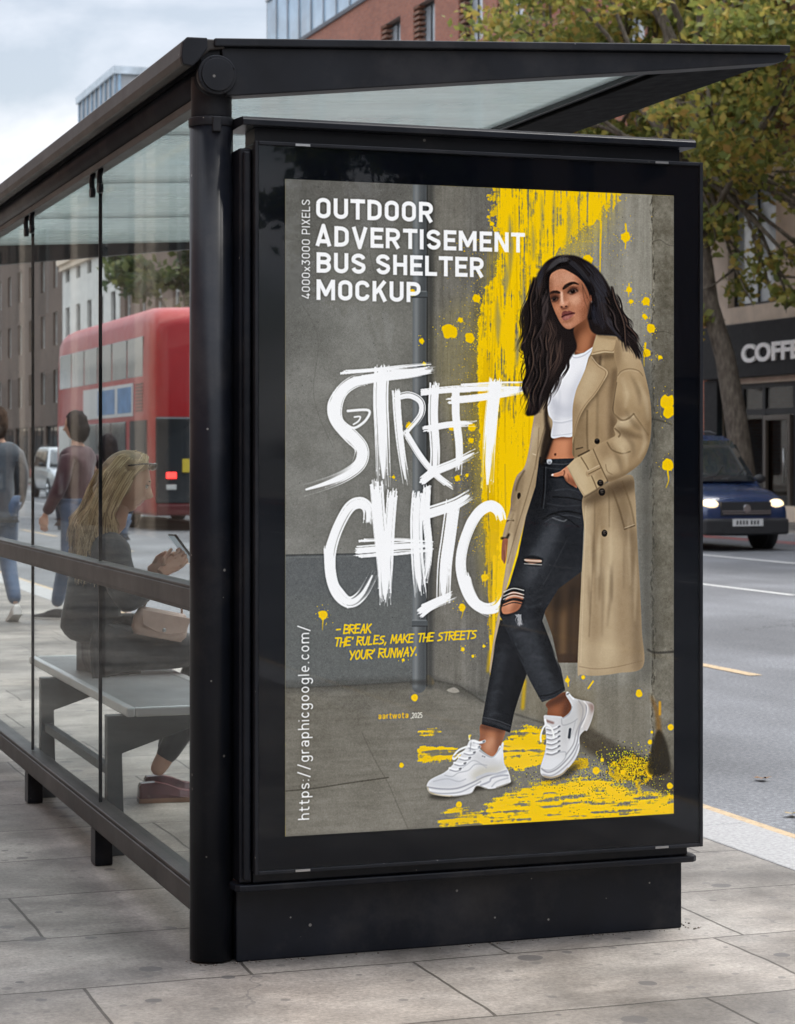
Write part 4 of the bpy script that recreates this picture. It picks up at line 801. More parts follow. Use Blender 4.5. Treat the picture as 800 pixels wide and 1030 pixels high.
    # lips
    F((234, 690, 250, 662, 280, 655, 298, 662, 325, 655, 380, 682, 340, 690, 290, 708, 240, 730), (120, 66, 60), .92, 1.8)
    F((238, 732, 290, 706, 340, 692, 378, 684, 360, 720, 315, 752, 272, 768, 246, 758), (152, 92, 84), .92, 1.8)
    F((262, 732, 310, 712, 340, 706, 315, 735, 275, 752), (196, 138, 128), .45, 3)
    line(ZF(236, 726, 270, 706, 300, 700, 340, 688, 380, 683), 3.4, (66, 28, 30), .9, .9, FMk)
    F((245, 775, 310, 765, 360, 730, 370, 750, 320, 795, 260, 800), (132, 82, 60), .65, 4)
    F((260, 800, 330, 790, 360, 810, 320, 850, 270, 845), (206, 150, 120), .6, 5); F((370, 700, 440, 690, 420, 780, 360, 800), (196, 138, 106), .45, 7)
    # eyes
    F((255, 400, 330, 370, 420, 375, 440, 420, 390, 470, 320, 480, 280, 450), (124, 76, 56), .6, 6)
    F((90, 460, 180, 450, 205, 500, 190, 550, 110, 560), (108, 64, 46), .75, 6)
    F((318, 445, 340, 410, 375, 402, 405, 420, 392, 442, 350, 462, 325, 462), (122, 96, 84), .85, 1.8)
    F((335, 418, 362, 406, 386, 420, 382, 446, 356, 458, 336, 444), (28, 18, 15), .97, 1.3)
    line(ZF(305, 450, 328, 420, 360, 398, 395, 405, 415, 430), 3.2, (20, 13, 12), .95, 1.2, FMk); line(ZF(325, 462, 360, 464, 398, 442), 2.4, (70, 40, 32), .7, 1, FMk); line(ZF(318, 392, 360, 378, 410, 392), 2.4, (92, 54, 40), .7, 1.4, FMk); fill(ZF(350, 416, 357, 414, 357, 421, 351, 421), (215, 215, 218), .7, .7)
    line(ZF(300, 470, 340, 490, 390, 480), 4, (208, 150, 122), .5, 2.4, FMk)
    F((118, 520, 140, 498, 170, 500, 186, 520, 165, 542, 132, 545), (92, 68, 58), .85, 1.8)
    F((128, 508, 150, 500, 166, 510, 162, 534, 140, 542, 128, 528), (26, 17, 14), .97, 1.3)
    line(ZF(106, 520, 130, 500, 160, 492, 192, 512), 3.2, (20, 13, 12), .95, 1.2, FMk); line(ZF(120, 548, 155, 550, 186, 530), 2.4, (62, 36, 28), .7, 1, FMk); fill(ZF(140, 508, 146, 506, 146, 512, 141, 512), (190, 190, 194), .6, .7)
    # brows
    line(ZF(252, 402, 280, 375, 330, 345, 380, 336, 425, 352), [4, 8, 7, 5, 2], (30, 20, 17), .9, 1.0, FMk)
    line(ZF(208, 448, 175, 440, 130, 442, 90, 462), [4, 7, 6, 4], (32, 21, 18), .9, 1.0, FMk)
    F((86, 452, 130, 448, 196, 470, 200, 500, 150, 494, 104, 520), (70, 40, 30), .5, 4); F((290, 430, 330, 392, 400, 384, 430, 410, 380, 402, 330, 420), (84, 48, 36), .5, 4)
    C[:] = C+(FMk*(blur(grain, .9)*.022+(NZ['fin']-.5)*.03))[..., None]
    # ear and ear-ring
    fill(ZF(556, 480, 585, 470, 602, 510, 596, 560, 570, 585, 556, 560), (136, 84, 62), 1, 1.5); line(ZF(565, 500, 582, 492, 590, 520), 2, (84, 48, 36), .8, 1); fill(ZF(574, 548, 590, 542, 596, 562, 580, 572), (206, 206, 202), .95, .9)
    # hair over the forehead and cheek
    fill(ZF(60, 210, 110, 205, 190, 168, 262, 150, 330, 178, 420, 240, 500, 330, 548, 430, 566, 480, 600, 440, 560, 250, 430, 80, 250, 40, 80, 90, 20, 200, 60, 420, 84, 470, 78, 350, 84, 260), HR, 1, 2, sm=False)
    fill(ZF(548, 600, 560, 560, 600, 560, 660, 640, 700, 800, 640, 900, 600, 880, 560, 800, 530, 740), HR, 1, 2.4)
    ls = []
    for i in range(90):
        t = rs.rand(); ls.append(ZF(300+rs.randn()*14, 60+rs.rand()*80, 200-t*60, 110+t*60, 90-t*30+rs.randn()*8, 230+t*30, 70+rs.randn()*12, 360+rs.rand()*90))
    strands(ls, (10, 8, 9), .8, .5)
    ls = []
    for i in range(110):
        t = rs.rand(); ls.append(ZF(320+rs.randn()*14, 60+rs.rand()*90, 430-t*20, 180+t*40, 562+rs.randn()*9, 380+t*20, 608+rs.randn()*12, 560+rs.rand()*80, 580+rs.randn()*20, 760))
    strands(ls, (12, 10, 12), .8, .5)
    for p0, p1, p2, n, c in (((300, 70), (190, 90), (80, 190), 22, (92, 92, 96)), ((330, 90), (450, 190), (560, 330), 22, (66, 66, 72)), ((560, 250), (640, 400), (680, 560), 22, (52, 54, 62)), ((600, 600), (640, 720), (700, 850), 16, (44, 46, 58)), ((200, 60), (260, 40), (320, 60), 14, (86, 84, 86)), ((580, 640), (590, 740), (620, 820), 8, (52, 54, 66)), ((690, 560), (740, 700), (790, 850), 22, (64, 58, 60)), ((30, 480), (50, 640), (20, 800), 24, (70, 60, 60))):
        ls = []
        for i in range(n):
            o = rs.randn(2)*15; ls.append(ZF(*np.concatenate([np.array(p0)+o, np.array(p1)+o*1.1+rs.randn(2)*3, np.array(p2)+o*1.2])))
        strands(ls, c, .5, .6)
    for i in range(30):
        a = rs.uniform(-.3, 2.6); x = 330+math.sin(a)*240; y = 50+(1-math.cos(a*.8))*180
        strands([Z4b(330+math.sin(a)*90+rs.randn()*5, 350+(1-math.cos(a))*60, 330+math.sin(a)*120, 360+(1-math.cos(a))*90, 345+math.sin(a)*(150+rs.rand()*20), 400+(1-math.cos(a))*110)], (30, 24, 24), .5, .5)
    # ------------------------------------------------ trainers
    def wf(z, p, c=(226, 226, 227), a=1, b=.7, clip=None, sm=True): fill(z(*p), c, a, b, clip, sm)
    up = ZS(36, 730, 50, 690, 90, 660, 180, 615, 240, 560, 300, 490, 355, 410, 380, 360, 415, 352, 455, 370, 462, 420, 490, 450, 560, 488, 600, 455, 625, 400, 650, 440, 660, 540, 690, 600, 708, 660, 705, 700, 600, 740, 520, 748, 440, 725, 400, 780, 330, 800, 240, 812, 130, 802, 60, 780)
    U1 = full(up, .7); put((U1, FS), (222, 222, 224))
    q = lambda p, c, a=.6, b=3: fill(ZS(*p), c, a, b, U1)
    q((240, 570, 380, 500, 440, 560, 420, 640, 300, 700, 180, 640), (236, 236, 238), .7, 5); q((90, 665, 190, 630, 300, 670, 340, 710, 250, 730, 100, 730, 60, 710), (200, 203, 210), .6, 5); q((400, 620, 520, 560, 650, 560, 640, 600, 500, 640, 420, 680), (190, 184, 166), .7, 6); q((440, 460, 560, 500, 620, 470, 640, 560, 520, 560, 430, 540), (206, 206, 208), .6, 5); q((590, 420, 625, 400, 650, 460, 620, 520, 580, 490), (238, 238, 240), .8, 3)
    q((40, 745, 150, 765, 300, 755, 440, 700, 560, 640, 680, 590, 705, 660, 600, 740, 520, 748, 440, 728, 380, 790, 240, 812, 100, 800), (232, 232, 234), .9, 1.2)
    for p, w, c, a in (((42, 735, 150, 750, 280, 745, 400, 700, 500, 650, 600, 625, 680, 600), 3, (150, 152, 160), .8), ((60, 775, 160, 788, 300, 776, 400, 730, 470, 690), 3, (168, 170, 178), .8), ((470, 720, 540, 690, 560, 660, 640, 640, 690, 640), 4, (166, 168, 178), .8), ((560, 730, 600, 690, 690, 660), 3, (178, 180, 188), .7), ((440, 660, 530, 625, 610, 630, 680, 605), 5, (196, 198, 206), .8),
                       ((60, 785, 150, 806, 240, 812), 4, (176, 158, 120), .8), ((40, 740, 52, 775, 90, 795), 5, (172, 158, 128), .7), ((180, 640, 240, 650, 290, 620, 370, 600, 430, 550, 520, 560), 2, (168, 170, 176), .7), ((300, 600, 350, 560, 420, 520, 520, 580), 2, (176, 178, 184), .7), ((90, 690, 200, 668, 290, 690, 350, 670), 2.4, (180, 182, 188), .7), ((462, 440, 560, 492, 625, 420), 3, (150, 150, 154), .7), ((600, 740, 700, 706), 4, (120, 112, 98), .7), ((230, 812, 330, 802, 400, 782, 440, 728, 520, 748), 3, (110, 104, 92), .7)):
        line(ZS(*p), w, c, a, .9, U1)
    for i in range(6):
        x = 250+i*38; y = 590-i*44; line(ZS(x-30, y-6, x+20, y+6, x+62, y-6), 5.5, (244, 244, 246), 1, .7); line(ZS(x-28, y+6, x+20, y+18, x+60, y+6), 2.2, (140, 142, 150), .8, .8)
        line(ZS(x+50, y-2, x+62, y-6), 3.6, (80, 82, 88), .8, .7)
    line(ZS(355, 410, 290, 440, 250, 490, 258, 510, 300, 470, 360, 440), 4.5, (238, 238, 238), 1, .7); line(ZS(250, 490, 275, 480), 3, (120, 120, 126), .6, 1); line(ZS(380, 350, 378, 320), 4, (236, 228, 180), 1, .7); line(ZS(388, 318, 380, 330), 4, (235, 205, 60), .9, .8)
    line(ZS(392, 380, 385, 440), 2.4, (150, 152, 158), .7, .8); line(ZS(430, 370, 440, 430), 8, (246, 246, 248), .7, 2); line(ZS(640, 400, 650, 380, 645, 430), 4, (224, 224, 226), 1, .8)
    for x, y in ((485, 485), (500, 490)): line(ZS(x, y, x+3, y), 3, (120, 122, 128), .8, .7)
    up2 = ZT(130, 860, 150, 790, 170, 720, 185, 620, 180, 520, 165, 420, 165, 370, 210, 368, 320, 378, 345, 388, 400, 345, 425, 290, 400, 230, 370, 180, 375, 150, 395, 150, 440, 200, 520, 225, 590, 240, 630, 270, 632, 330, 610, 420, 570, 510, 545, 512, 500, 570, 498, 680, 460, 780, 390, 870, 330, 930, 250, 960, 180, 955, 135, 920)
    U2 = full(up2, .7); put((U2, FS), (214, 213, 214))
    q = lambda p, c, a=.6, b=3: fill(ZT(*p), c, a, b, U2)
    q((160, 760, 260, 760, 330, 740, 340, 800, 230, 900, 140, 880), (232, 233, 236), .8, 5); q((330, 400, 420, 320, 440, 240, 500, 260, 480, 420, 400, 600, 340, 620), (196, 196, 196), .7, 5); q((480, 230, 540, 240, 560, 330, 520, 450, 470, 560, 490, 400), (176, 168, 160), .7, 4); q((400, 620, 480, 560, 495, 680, 440, 780, 340, 880, 250, 940, 150, 930, 140, 890, 250, 900, 370, 780), (226, 226, 227), .9, 2); q((540, 240, 630, 270, 630, 340, 560, 510, 540, 500, 590, 330), (178, 166, 158), .8, 3); q((590, 250, 634, 270, 632, 330, 615, 340, 600, 290), (120, 86, 74), .7, 3); q((540, 420, 600, 360, 580, 480, 555, 510), (214, 208, 204), .8, 2)
    for p, w, c, a in (((140, 870, 200, 905, 290, 870, 400, 760, 470, 640, 500, 480, 560, 360, 560, 260), 3, (146, 146, 152), .8), ((150, 925, 240, 935, 340, 870, 440, 760, 490, 640), 3, (164, 164, 170), .8), ((160, 945, 240, 955, 330, 925, 390, 868), 4, (150, 128, 90), .8), ((490, 230, 530, 300, 520, 400, 470, 520, 440, 640, 370, 740), 3, (158, 156, 158), .7), ((540, 235, 575, 290, 560, 380, 520, 480), 3, (236, 232, 230), .8), ((160, 730, 240, 745, 320, 715, 370, 720, 350, 790, 240, 880, 150, 880), 2.2, (166, 168, 174), .7), ((345, 390, 400, 350, 425, 290), 4, (146, 146, 152), .7), ((330, 400, 340, 460, 420, 440, 480, 400), 2, (158, 158, 162), .7), ((400, 600, 440, 500, 460, 420), 2, (168, 168, 172), .6), ((375, 150, 400, 160, 440, 210), 5, (236, 236, 238), .9), ((400, 160, 380, 170), 3, (60, 60, 66), .7)):
        line(ZT(*p), w, c, a, .9, U2)
    line(ZT(410, 500, 400, 575), 6, (48, 52, 60), .95, .8); line(ZT(185, 420, 250, 440), 5, (128, 92, 84), .8, 1.2)
    for i in range(6):
        y = 480+i*46; line(ZT(190, y+8, 240, y+16, 300, y-8), 5, (238, 238, 240), 1, .7, U2); line(ZT(190, y+20, 240, y+28, 300, y+4), 2.4, (120, 120, 124), .8, .8, U2); line(ZT(300, y-4, 312, y-8), 3.6, (90, 92, 98), .8, .7)
    line(ZT(180, 455, 150, 500, 132, 570, 136, 615), 4, (240, 240, 240), 1, .6); line(ZT(185, 455, 225, 480, 250, 530, 255, 580), 4.4, (242, 242, 240), 1, .6); line(ZT(175, 410, 185, 455), 5, (236, 236, 236), 1, .7)
    for k in range(3): C[..., k] += (C[..., k]-blur(C[..., k], 1.6))*.55
    C += grain[..., None]*.006
    return np.clip(C, 0, 1)

# ================================================================ materials
def mk_flags():
    t = MT('york_stone_flags'); o = t.obj()
    mp = t.n('Mapping'); mp.inputs['Location'].default_value = (.35, .13, 0); t.l(o, mp.inputs[0])
    # slight waviness so the joints are not ruler straight
    nzv = t.n('TexNoise'); nzv.inputs['Scale'].default_value = 2.5; t.l(o, nzv.inputs['Vector'])
    ad = t.n('VectorMath'); ad.operation = 'MULTIPLY_ADD'; t.l(nzv.outputs['Color'], ad.inputs[0]); ad.inputs[1].default_value = (.034, .034, 0); t.l(mp.outputs[0], ad.inputs[2])
    b = t.n('TexBrick'); t.l(ad.outputs[0], b.inputs['Vector']); b.inputs['Scale'].default_value = 1; b.inputs['Brick Width'].default_value = .88; b.inputs['Row Height'].default_value = .585; b.inputs['Mortar Size'].default_value = .005; b.inputs['Mortar Smooth'].default_value = .3
    b.offset = .37; b.squash = .8; b.squash_frequency = 3
    b.inputs['Color1'].default_value = (.275, .261, .240, 1); b.inputs['Color2'].default_value = (.19, .180, .165, 1); b.inputs['Mortar'].default_value = (.075, .068, .06, 1)
    big = t.ramp(t.noise(1.1, 6, .62, dist=.4), [(.34, (.38, .36, .34)), (.45, (.76, .745, .73)), (.60, (1.24, 1.22, 1.2))])
    c = t.mix(1.0, b.outputs['Color'], big, 'MULTIPLY')
    warm = t.ramp(t.noise(.8, 4), [(.5, (1, 1, 1)), (.75, (1.03, .965, .91))]); c = t.mix(1.0, c, warm, 'MULTIPLY')
    grit = t.ramp(t.noise(75, 7, .8), [(.36, (.62, .62, .62)), (.62, (1.2, 1.2, 1.2))]); c = t.mix(.9, c, grit, 'MULTIPLY')
    # streaky wear
    ms = t.n('Mapping'); ms.inputs['Scale'].default_value = (3.2, 4.2, 1); t.l(o, ms.inputs[0]); st = t.ramp(t.noise(1.2, 8, .7, vec=ms.outputs[0]), [(.4, (.70, .69, .68)), (.62, (1.08, 1.08, 1.07))]); c = t.mix(.85, c, st, 'MULTIPLY')
    # trodden chewing gum
    v = t.n('TexVoronoi'); v.voronoi_dimensions = '2D'; v.inputs['Scale'].default_value = 4.2; t.l(ad.outputs[0], v.inputs['Vector']); sepc = t.n('SeparateColor'); t.l(v.outputs['Color'], sepc.inputs[0])
    rad = t.math('MULTIPLY', sepc.outputs[0], .17)
    gum = t.math('LESS_THAN', t.math('ADD', v.outputs['Distance'], t.math('MULTIPLY', t.noise(30, 3), .04)), rad)
    gum = t.math('MULTIPLY', gum, t.math('GREATER_THAN', sepc.outputs[1], .22)); c = t.mix(t.math('MULTIPLY', gum, .85), c, (.085, .08, .077))
    v2 = t.n('TexVoronoi'); v2.voronoi_dimensions = '2D'; v2.inputs['Scale'].default_value = 11; t.l(ad.outputs[0], v2.inputs['Vector']); s2 = t.n('SeparateColor'); t.l(v2.outputs['Color'], s2.inputs[0])
    sp = t.math('MULTIPLY', t.math('LESS_THAN', v2.outputs['Distance'], t.math('MULTIPLY', s2.outputs[0], .15)), t.math('GREATER_THAN', s2.outputs[1], .6)); c = t.mix(t.math('MULTIPLY', sp, .6), c, (.10, .095, .09))
    # fine cracks
    v3 = t.n('TexVoronoi'); v3.voronoi_dimensions = '2D'; v3.feature = 'DISTANCE_TO_EDGE'; v3.inputs['Scale'].default_value = 1.1; v3.inputs['Randomness'].default_value = 1
    dn = t.n('TexNoise'); dn.inputs['Scale'].default_value = 6; dn.inputs['Detail'].default_value = 6; t.l(o, dn.inputs['Vector']); a3 = t.n('VectorMath'); a3.operation = 'MULTIPLY_ADD'; t.l(dn.outputs['Color'], a3.inputs[0]); a3.inputs[1].default_value = (.25, .25, 0); t.l(o, a3.inputs[2]); t.l(a3.outputs[0], v3.inputs['Vector'])
    ck = t.math('MULTIPLY', t.math('LESS_THAN', v3.outputs['Distance'], .004), t.math('GREATER_THAN', t.noise(.9, 2), .62)); c = t.mix(t.math('MULTIPLY', ck, .5), c, (.1, .095, .09))
    t.set(Base__Color=c, Roughness=t.math('MULTIPLY_ADD', t.noise(5, 4), .3, .5))
    h = t.math('ADD', t.math('MULTIPLY', b.outputs['Fac'], -1.0), t.math('MULTIPLY', t.noise(45, 6, .7), .35)); h = t.math('ADD', h, t.math('MULTIPLY', t.noise(4, 3), .5)); t.bump(h, .55, .006)
    return t.m
def mk_asphalt():
    t = MT('asphalt'); v = t.n('TexVoronoi'); v.inputs['Scale'].default_value = 70; t.l(t.obj(), v.inputs['Vector'])
    g = t.ramp(t.noise(42, 7, .85), [(.34, (.045, .048, .055)), (.5, (.115, .121, .131)), (.66, (.26, .267, .275))])
    big = t.ramp(t.noise(.35, 6, .6), [(.35, (.66, .66, .66)), (.62, (1.2, 1.2, 1.2))]); c = t.mix(1.0, g, big, 'MULTIPLY')
    ms = t.n('Mapping'); ms.inputs['Scale'].default_value = (1.1, .05, 1); t.l(t.obj(), ms.inputs[0]); c = t.mix(.7, c, t.ramp(t.noise(1.2, 3, vec=ms.outputs[0]), [(.35, (.8, .8, .8)), (.65, (1.15, 1.15, 1.15))]), 'MULTIPLY')
    v3 = t.n('TexVoronoi'); v3.voronoi_dimensions = '2D'; v3.feature = 'DISTANCE_TO_EDGE'; v3.inputs['Scale'].default_value = .35
    dn = t.n('TexNoise'); dn.inputs['Scale'].default_value = 3; dn.inputs['Detail'].default_value = 7; t.l(t.obj(), dn.inputs['Vector']); a3 = t.n('VectorMath'); a3.operation = 'MULTIPLY_ADD'; t.l(dn.outputs['Color'], a3.inputs[0]); a3.inputs[1].default_value = (.8, .8, 0); t.l(t.obj(), a3.inputs[2]); t.l(a3.outputs[0], v3.inputs['Vector'])
    ck = t.math('MULTIPLY', t.math('LESS_THAN', v3.outputs['Distance'], .004), t.math('GREATER_THAN', t.noise(.5, 2), .5)); c = t.mix(t.math('MULTIPLY', ck, .8), c, (.03, .03, .032))
    t.set(Base__Color=c, Roughness=.72); t.bump(t.noise(110, 5, .8), .5, .006); return t.m
def mk_line(name, c):
    t = MT(name); m = t.ramp(t.noise(28, 7, .75), [(.36, tuple(x*.45 for x in c)), (.5, c)]); t.set(Base__Color=m, Roughness=.6); return t.m
M = {}
M['flags'] = mk_flags(); M['asphalt'] = mk_asphalt()
M['white_line'] = mk_line('white_line', (.56, .56, .54)); M['yellow_line'] = mk_line('yellow_line', (.43, .32, .19)); M['red_line'] = mk_line('red_line', (.42, .06, .04))
M['kerb'] = paint('granite', (.31, .31, .31), .7, .25, 70, bump=.3)
M['ground'] = paint('ground', (.13, .13, .12), .9, .2, .5)
M['brick_red'] = brick_mat('red_brick', (.43, .145, .082), (.32, .10, .058), (.26, .2, .17), stain=.2)
M['brick_orange'] = brick_mat('orange_brick', (.33, .15, .09), (.25, .11, .07), (.26, .22, .18))
M['brick_dark'] = brick_mat('dark_brick', (.16, .10, .075), (.11, .07, .055), (.15, .13, .11))
M['brick_brown'] = brick_mat('brown_brick', (.22, .14, .10), (.17, .105, .08), (.2, .17, .14))
M['stone'] = paint('pale_stone', (.72, .60, .48), .8, .14, 2, bump=.2)
M['white_stone'] = paint('white_render', (.66, .65, .62), .8, .1, 2)
M['slate'] = paint('slate_roof', (.09, .095, .11), .6, .2, 4)
M['zinc'] = paint('grey_cladding', (.36, .38, .40), .5, .1, 1.5)
M['frame_dark'] = paint('dark_window_frame', (.02, .021, .023), .45, .1, 5, spec=.3)
M['frame_white'] = paint('white_window_frame', (.6, .6, .58), .5, .06, 5)
def pane_mat(name, c, rough=.04, coat=.6):
    t = MT(name); t.set(Base__Color=t.ramp(t.noise(.7, 3), [(.35, c), (.65, tuple(x*1.9+.01 for x in c))]), Roughness=rough, Coat__Weight=coat); t.b.inputs['Specular IOR Level'].default_value = .9
    t.bump(t.noise(.9, 2), .08, .02); return t.m
M['pane'] = pane_mat('window_pane', (.03, .035, .04)); M['pane_blue'] = pane_mat('blue_glazing', (.16, .25, .34), .05); M['pane_pale'] = pane_mat('pale_glazing', (.33, .38, .42), .1)
def mk_leaf(name, stops, tr=.35):
    t = MT(name); g = t.n('NewGeometry'); f = g.outputs['Random Per Island']
    f = t.math('ADD', t.math('MULTIPLY', f, .62), t.math('MULTIPLY', t.noise(.55, 3), .38))
    c = t.ramp(f, stops); t.set(Base__Color=c, Roughness=.6)
    tl = t.n('BsdfTranslucent'); t.l(c, tl.inputs[0]); m = t.n('MixShader'); m.inputs[0].default_value = tr; t.l(t.b.outputs[0], m.inputs[1]); t.l(tl.outputs[0], m.inputs[2]); t.l(m.outputs[0], t.o.inputs[0]); return t.m
M['leaf'] = mk_leaf('plane_leaves', [(.12, (.09, .12, .035)), (.3, (.19, .23, .06)), (.5, (.31, .33, .08)), (.68, (.50, .42, .10)), (.86, (.48, .27, .09))], .5)
M['leaf_green'] = mk_leaf('green_leaves', [(.15, (.03, .05, .018)), (.45, (.07, .11, .03)), (.75, (.15, .16, .045))])
def mk_bark():
    t = MT('bark'); ms = t.n('Mapping'); ms.inputs['Scale'].default_value = (5, 5, 1.6); t.l(t.obj(), ms.inputs[0])
    t.set(Base__Color=t.ramp(t.noise(3, 7, .65, vec=ms.outputs[0]), [(.3, (.045, .036, .028)), (.5, (.12, .098, .076)), (.7, (.22, .19, .15))]), Roughness=.9); t.bump(t.noise(9, 6, .7, vec=ms.outputs[0]), .6, .03); return t.m
M['bark'] = mk_bark()
# ================================================================ ground, road, pavements
Y0, Y1 = -90, 230
ZR = -.12
def sheet(name, x0, x1, y0, y1, z, m):
    bm = NB(); quad(bm, ((x0, y0, z), (x1, y0, z), (x1, y1, z), (x0, y1, z))); return tag(obj(name, bm, m), kind='structure')
sheet('ground', -1500, 1500, -1500, 2500, -.5, M['ground'])
tag(obj('road', bx(2.38, 17.05, Y0, Y1, -.45, ZR), M['asphalt']), kind='structure')
tag(obj('pavement', bx(-6.6, 2.08, Y0, Y1, -.45, 0), M['flags']), kind='structure')
tag(obj('far_pavement', bx(17.2, 20.7, Y0, Y1, -.45, 0), M['flags']), kind='structure')
k = NB(); y = Y0
while y < 60:
    box(k, 2.084, 2.376, y+.003, y+.912, -.45, .002); y += .915
tag(obj('kerb', k, M['kerb'], bevel=.008), kind='structure')
k = NB(); y = Y0
while y < 90:
    box(k, 17.054, 17.196, y+.003, y+.912, -.45, .002); y += .915
tag(obj('far_kerb', k, M['kerb'], bevel=.01), kind='structure')
sheet('yellow_line', 2.58, 2.75, Y0, 120, ZR+.004, M['yellow_line'])
k = NB()
for y in (-12.6, -6, 7.25, 13.9, 20.5, 27, 33.5, 40): quad(k, ((5.46, y, ZR+.004), (5.56, y, ZR+.004), (5.56, y+4, ZR+.004), (5.46, y+4, ZR+.004)))
tag(obj('lane_line', k, M['yellow_line']), kind='structure')
k = NB()
for i in range(-8, 10):
    y = 14.5+i*9; quad(k, ((9.81, y, ZR+.004), (9.91, y, ZR+.004), (9.91, y+6.2, ZR+.004), (9.81, y+6.2, ZR+.004)))
tag(obj('centre_line', k, M['white_line']), kind='structure')
sheet('far_lane_line', 13.15, 13.27, Y0, 150, ZR+.004, M['white_line'])
k = NB()
for x in (16.4, 16.7): quad(k, ((x, Y0, ZR+.004), (x+.11, Y0, ZR+.004), (x+.11, 150, ZR+.004), (x, 150, ZR+.004)))
tag(obj('red_route_line', k, M['red_line']), kind='structure')
# ================================================================ buildings
def wall_grid(bm, x, th, y0, y1, z0, z1, holes, mi=0):
    """wall slab facing -x (or +x) with real openings"""
    ys = sorted({y0, y1, *[h[0] for h in holes], *[h[1] for h in holes]}); zs = sorted({z0, z1, *[h[2] for h in holes], *[h[3] for h in holes]})
    for a, b in zip(ys, ys[1:]):
        run = None
        for c, d in zip(zs, zs[1:]):
            ym, zm = (a+b)/2, (c+d)/2
            if any(h[0] < ym < h[1] and h[2] < zm < h[3] for h in holes):
                if run: box(bm, x, x+th, a, b, run[0], run[1], mi); run = None
            else: run = (run[0], d) if run else (c, d)
        if run: box(bm, x, x+th, a, b, run[0], run[1], mi)
def window(par, x, sgn, h, frame, pane, mull=1, trans=1, sill=None, head=None, rec=.16, fw=.07):
    """window part with panes; sgn=+1: the facade looks towards -x"""
    y0, y1, z0, z1 = h; a = x+sgn*rec; xs = sorted((a, a+sgn*.07)); b = NB()
    box(b, xs[0], xs[1], y0, y0+fw, z0, z1); box(b, xs[0], xs[1], y1-fw, y1, z0, z1); box(b, xs[0], xs[1], y0+fw, y1-fw, z0, z0+fw); box(b, xs[0], xs[1], y0+fw, y1-fw, z1-fw, z1)
    for i in range(1, mull+1):
        yy = y0+(y1-y0)*i/(mull+1); box(b, xs[0]+.005, xs[1]-.005, yy-fw*.35, yy+fw*.35, z0+fw, z1-fw)
    for i in range(1, trans+1):
        zz = z0+(z1-z0)*i/(trans+1); box(b, xs[0]+.007, xs[1]-.007, y0+fw, y1-fw, zz-fw*.35, zz+fw*.35)
    w_ = obj('window', b, frame, par)
    b = NB(); p0 = x+sgn*(rec+.045); box(b, min(p0, p0+sgn*.012), max(p0, p0+sgn*.012), y0+fw*.8, y1-fw*.8, z0+fw*.8, z1-fw*.8); obj('pane', b, pane, w_)
    if sill:
        b = NB(); s0 = x-sgn*.08; box(b, min(s0, x+sgn*.15), max(s0, x+sgn*.15), y0-.1, y1+.1, z0-.12, z0-.002); obj('sill', b, sill, w_)
    if head:
        b = NB(); s0 = x-sgn*.03; box(b, min(s0, x+sgn*.12), max(s0, x+sgn*.12), y0-.12, y1+.12, z1+.002, z1+.25); obj('lintel', b, head, w_)
    return w_
def block(name, label, x, sgn, y0, y1, H, wall, storeys, nw, ww, frame, pane, wh=1.9, z1st=4.4, sth=3.3, depth=11, sill=None, head=None, pil=None, shop=None, roof=None, mull=1, group=None, cat='building', cornice=None):
    t = thing(name, label, cat, (x, y0, 0), group=group); loc = Matrix.Translation((-x, -y0, 0))
    holes = []; bay = (y1-y0)/nw
    for s in range(storeys):
        z = z1st+s*sth
        for i in range(nw):
            c = y0+bay*(i+.5); holes.append((c-ww/2, c+ww/2, z, z+wh))
    sh = []
    if shop:
        for i in range(shop):
            bw = (y1-y0)/shop; sh.append((y0+bw*i+.35, y0+bw*(i+1)-.35, .45, 3.1))
    b = NB(); wall_grid(b, x if sgn > 0 else x-.3, .3, y0, y1, -.45, H, holes+sh)
    xa, xb = sorted((x+sgn*.3, x+sgn*depth)); box(b, xa, xb, y0, y1, -.45, H-.3)
    objs = [obj('wall', b, wall, t)]
    for h in holes: objs.append(window(t, x, sgn, h, frame, pane, sill=sill, head=head, mull=mull))
    for h in sh: objs.append(window(t, x, sgn, h, M['frame_dark'], M['pane'], mull=2, trans=0, rec=.12))
    if pil is not None:
        for i in range(0, nw+1, 2):
            c = y0+bay*i; c = min(max(c, y0+.35), y1-.35); b = NB(); xa, xb = sorted((x-sgn*.22, x+sgn*.02)); box(b, xa, xb, c-.34, c+.34, -.1, H-.5); objs.append(obj('pilaster', b, pil, t, bevel=.02))
    if cornice is not None:
        b = NB(); xa, xb = sorted((x-sgn*.35, x+sgn*.4)); box(b, xa, xb, y0, y1, H-.5, H-.1); box(b, *sorted((x-sgn*.2, x+sgn*.4)), y0, y1, H-.8, H-.5); box(b, *sorted((x-sgn*.16, x+sgn*.1)), y0, y1, 3.5, 3.85); objs.append(obj('cornice', b, cornice, t))
    if roof is not None:
        b = NB(); xa = x+sgn*.2; prism(b, [(xa, H-.1), (xa+sgn*3, H+2.6), (x+sgn*(depth-3), H+2.6), (x+sgn*depth, H-.1)], 'y', y0, y1); objs.append(obj('roof', b, roof, t))
        b = NB(); box(b, *sorted((x+sgn*2.5, x+sgn*3.4)), y0+.3, y0+1.6, H+1, H+4); objs.append(obj('chimney', b, wall, t))
    for o in objs: o.data.transform(loc)
    for o in objs:
        for ch in o.children: ch.data.transform(loc)
    return t
XF = 20.4
GF = 'buildings along the far side of the street'; GN = 'buildings along the near pavement'
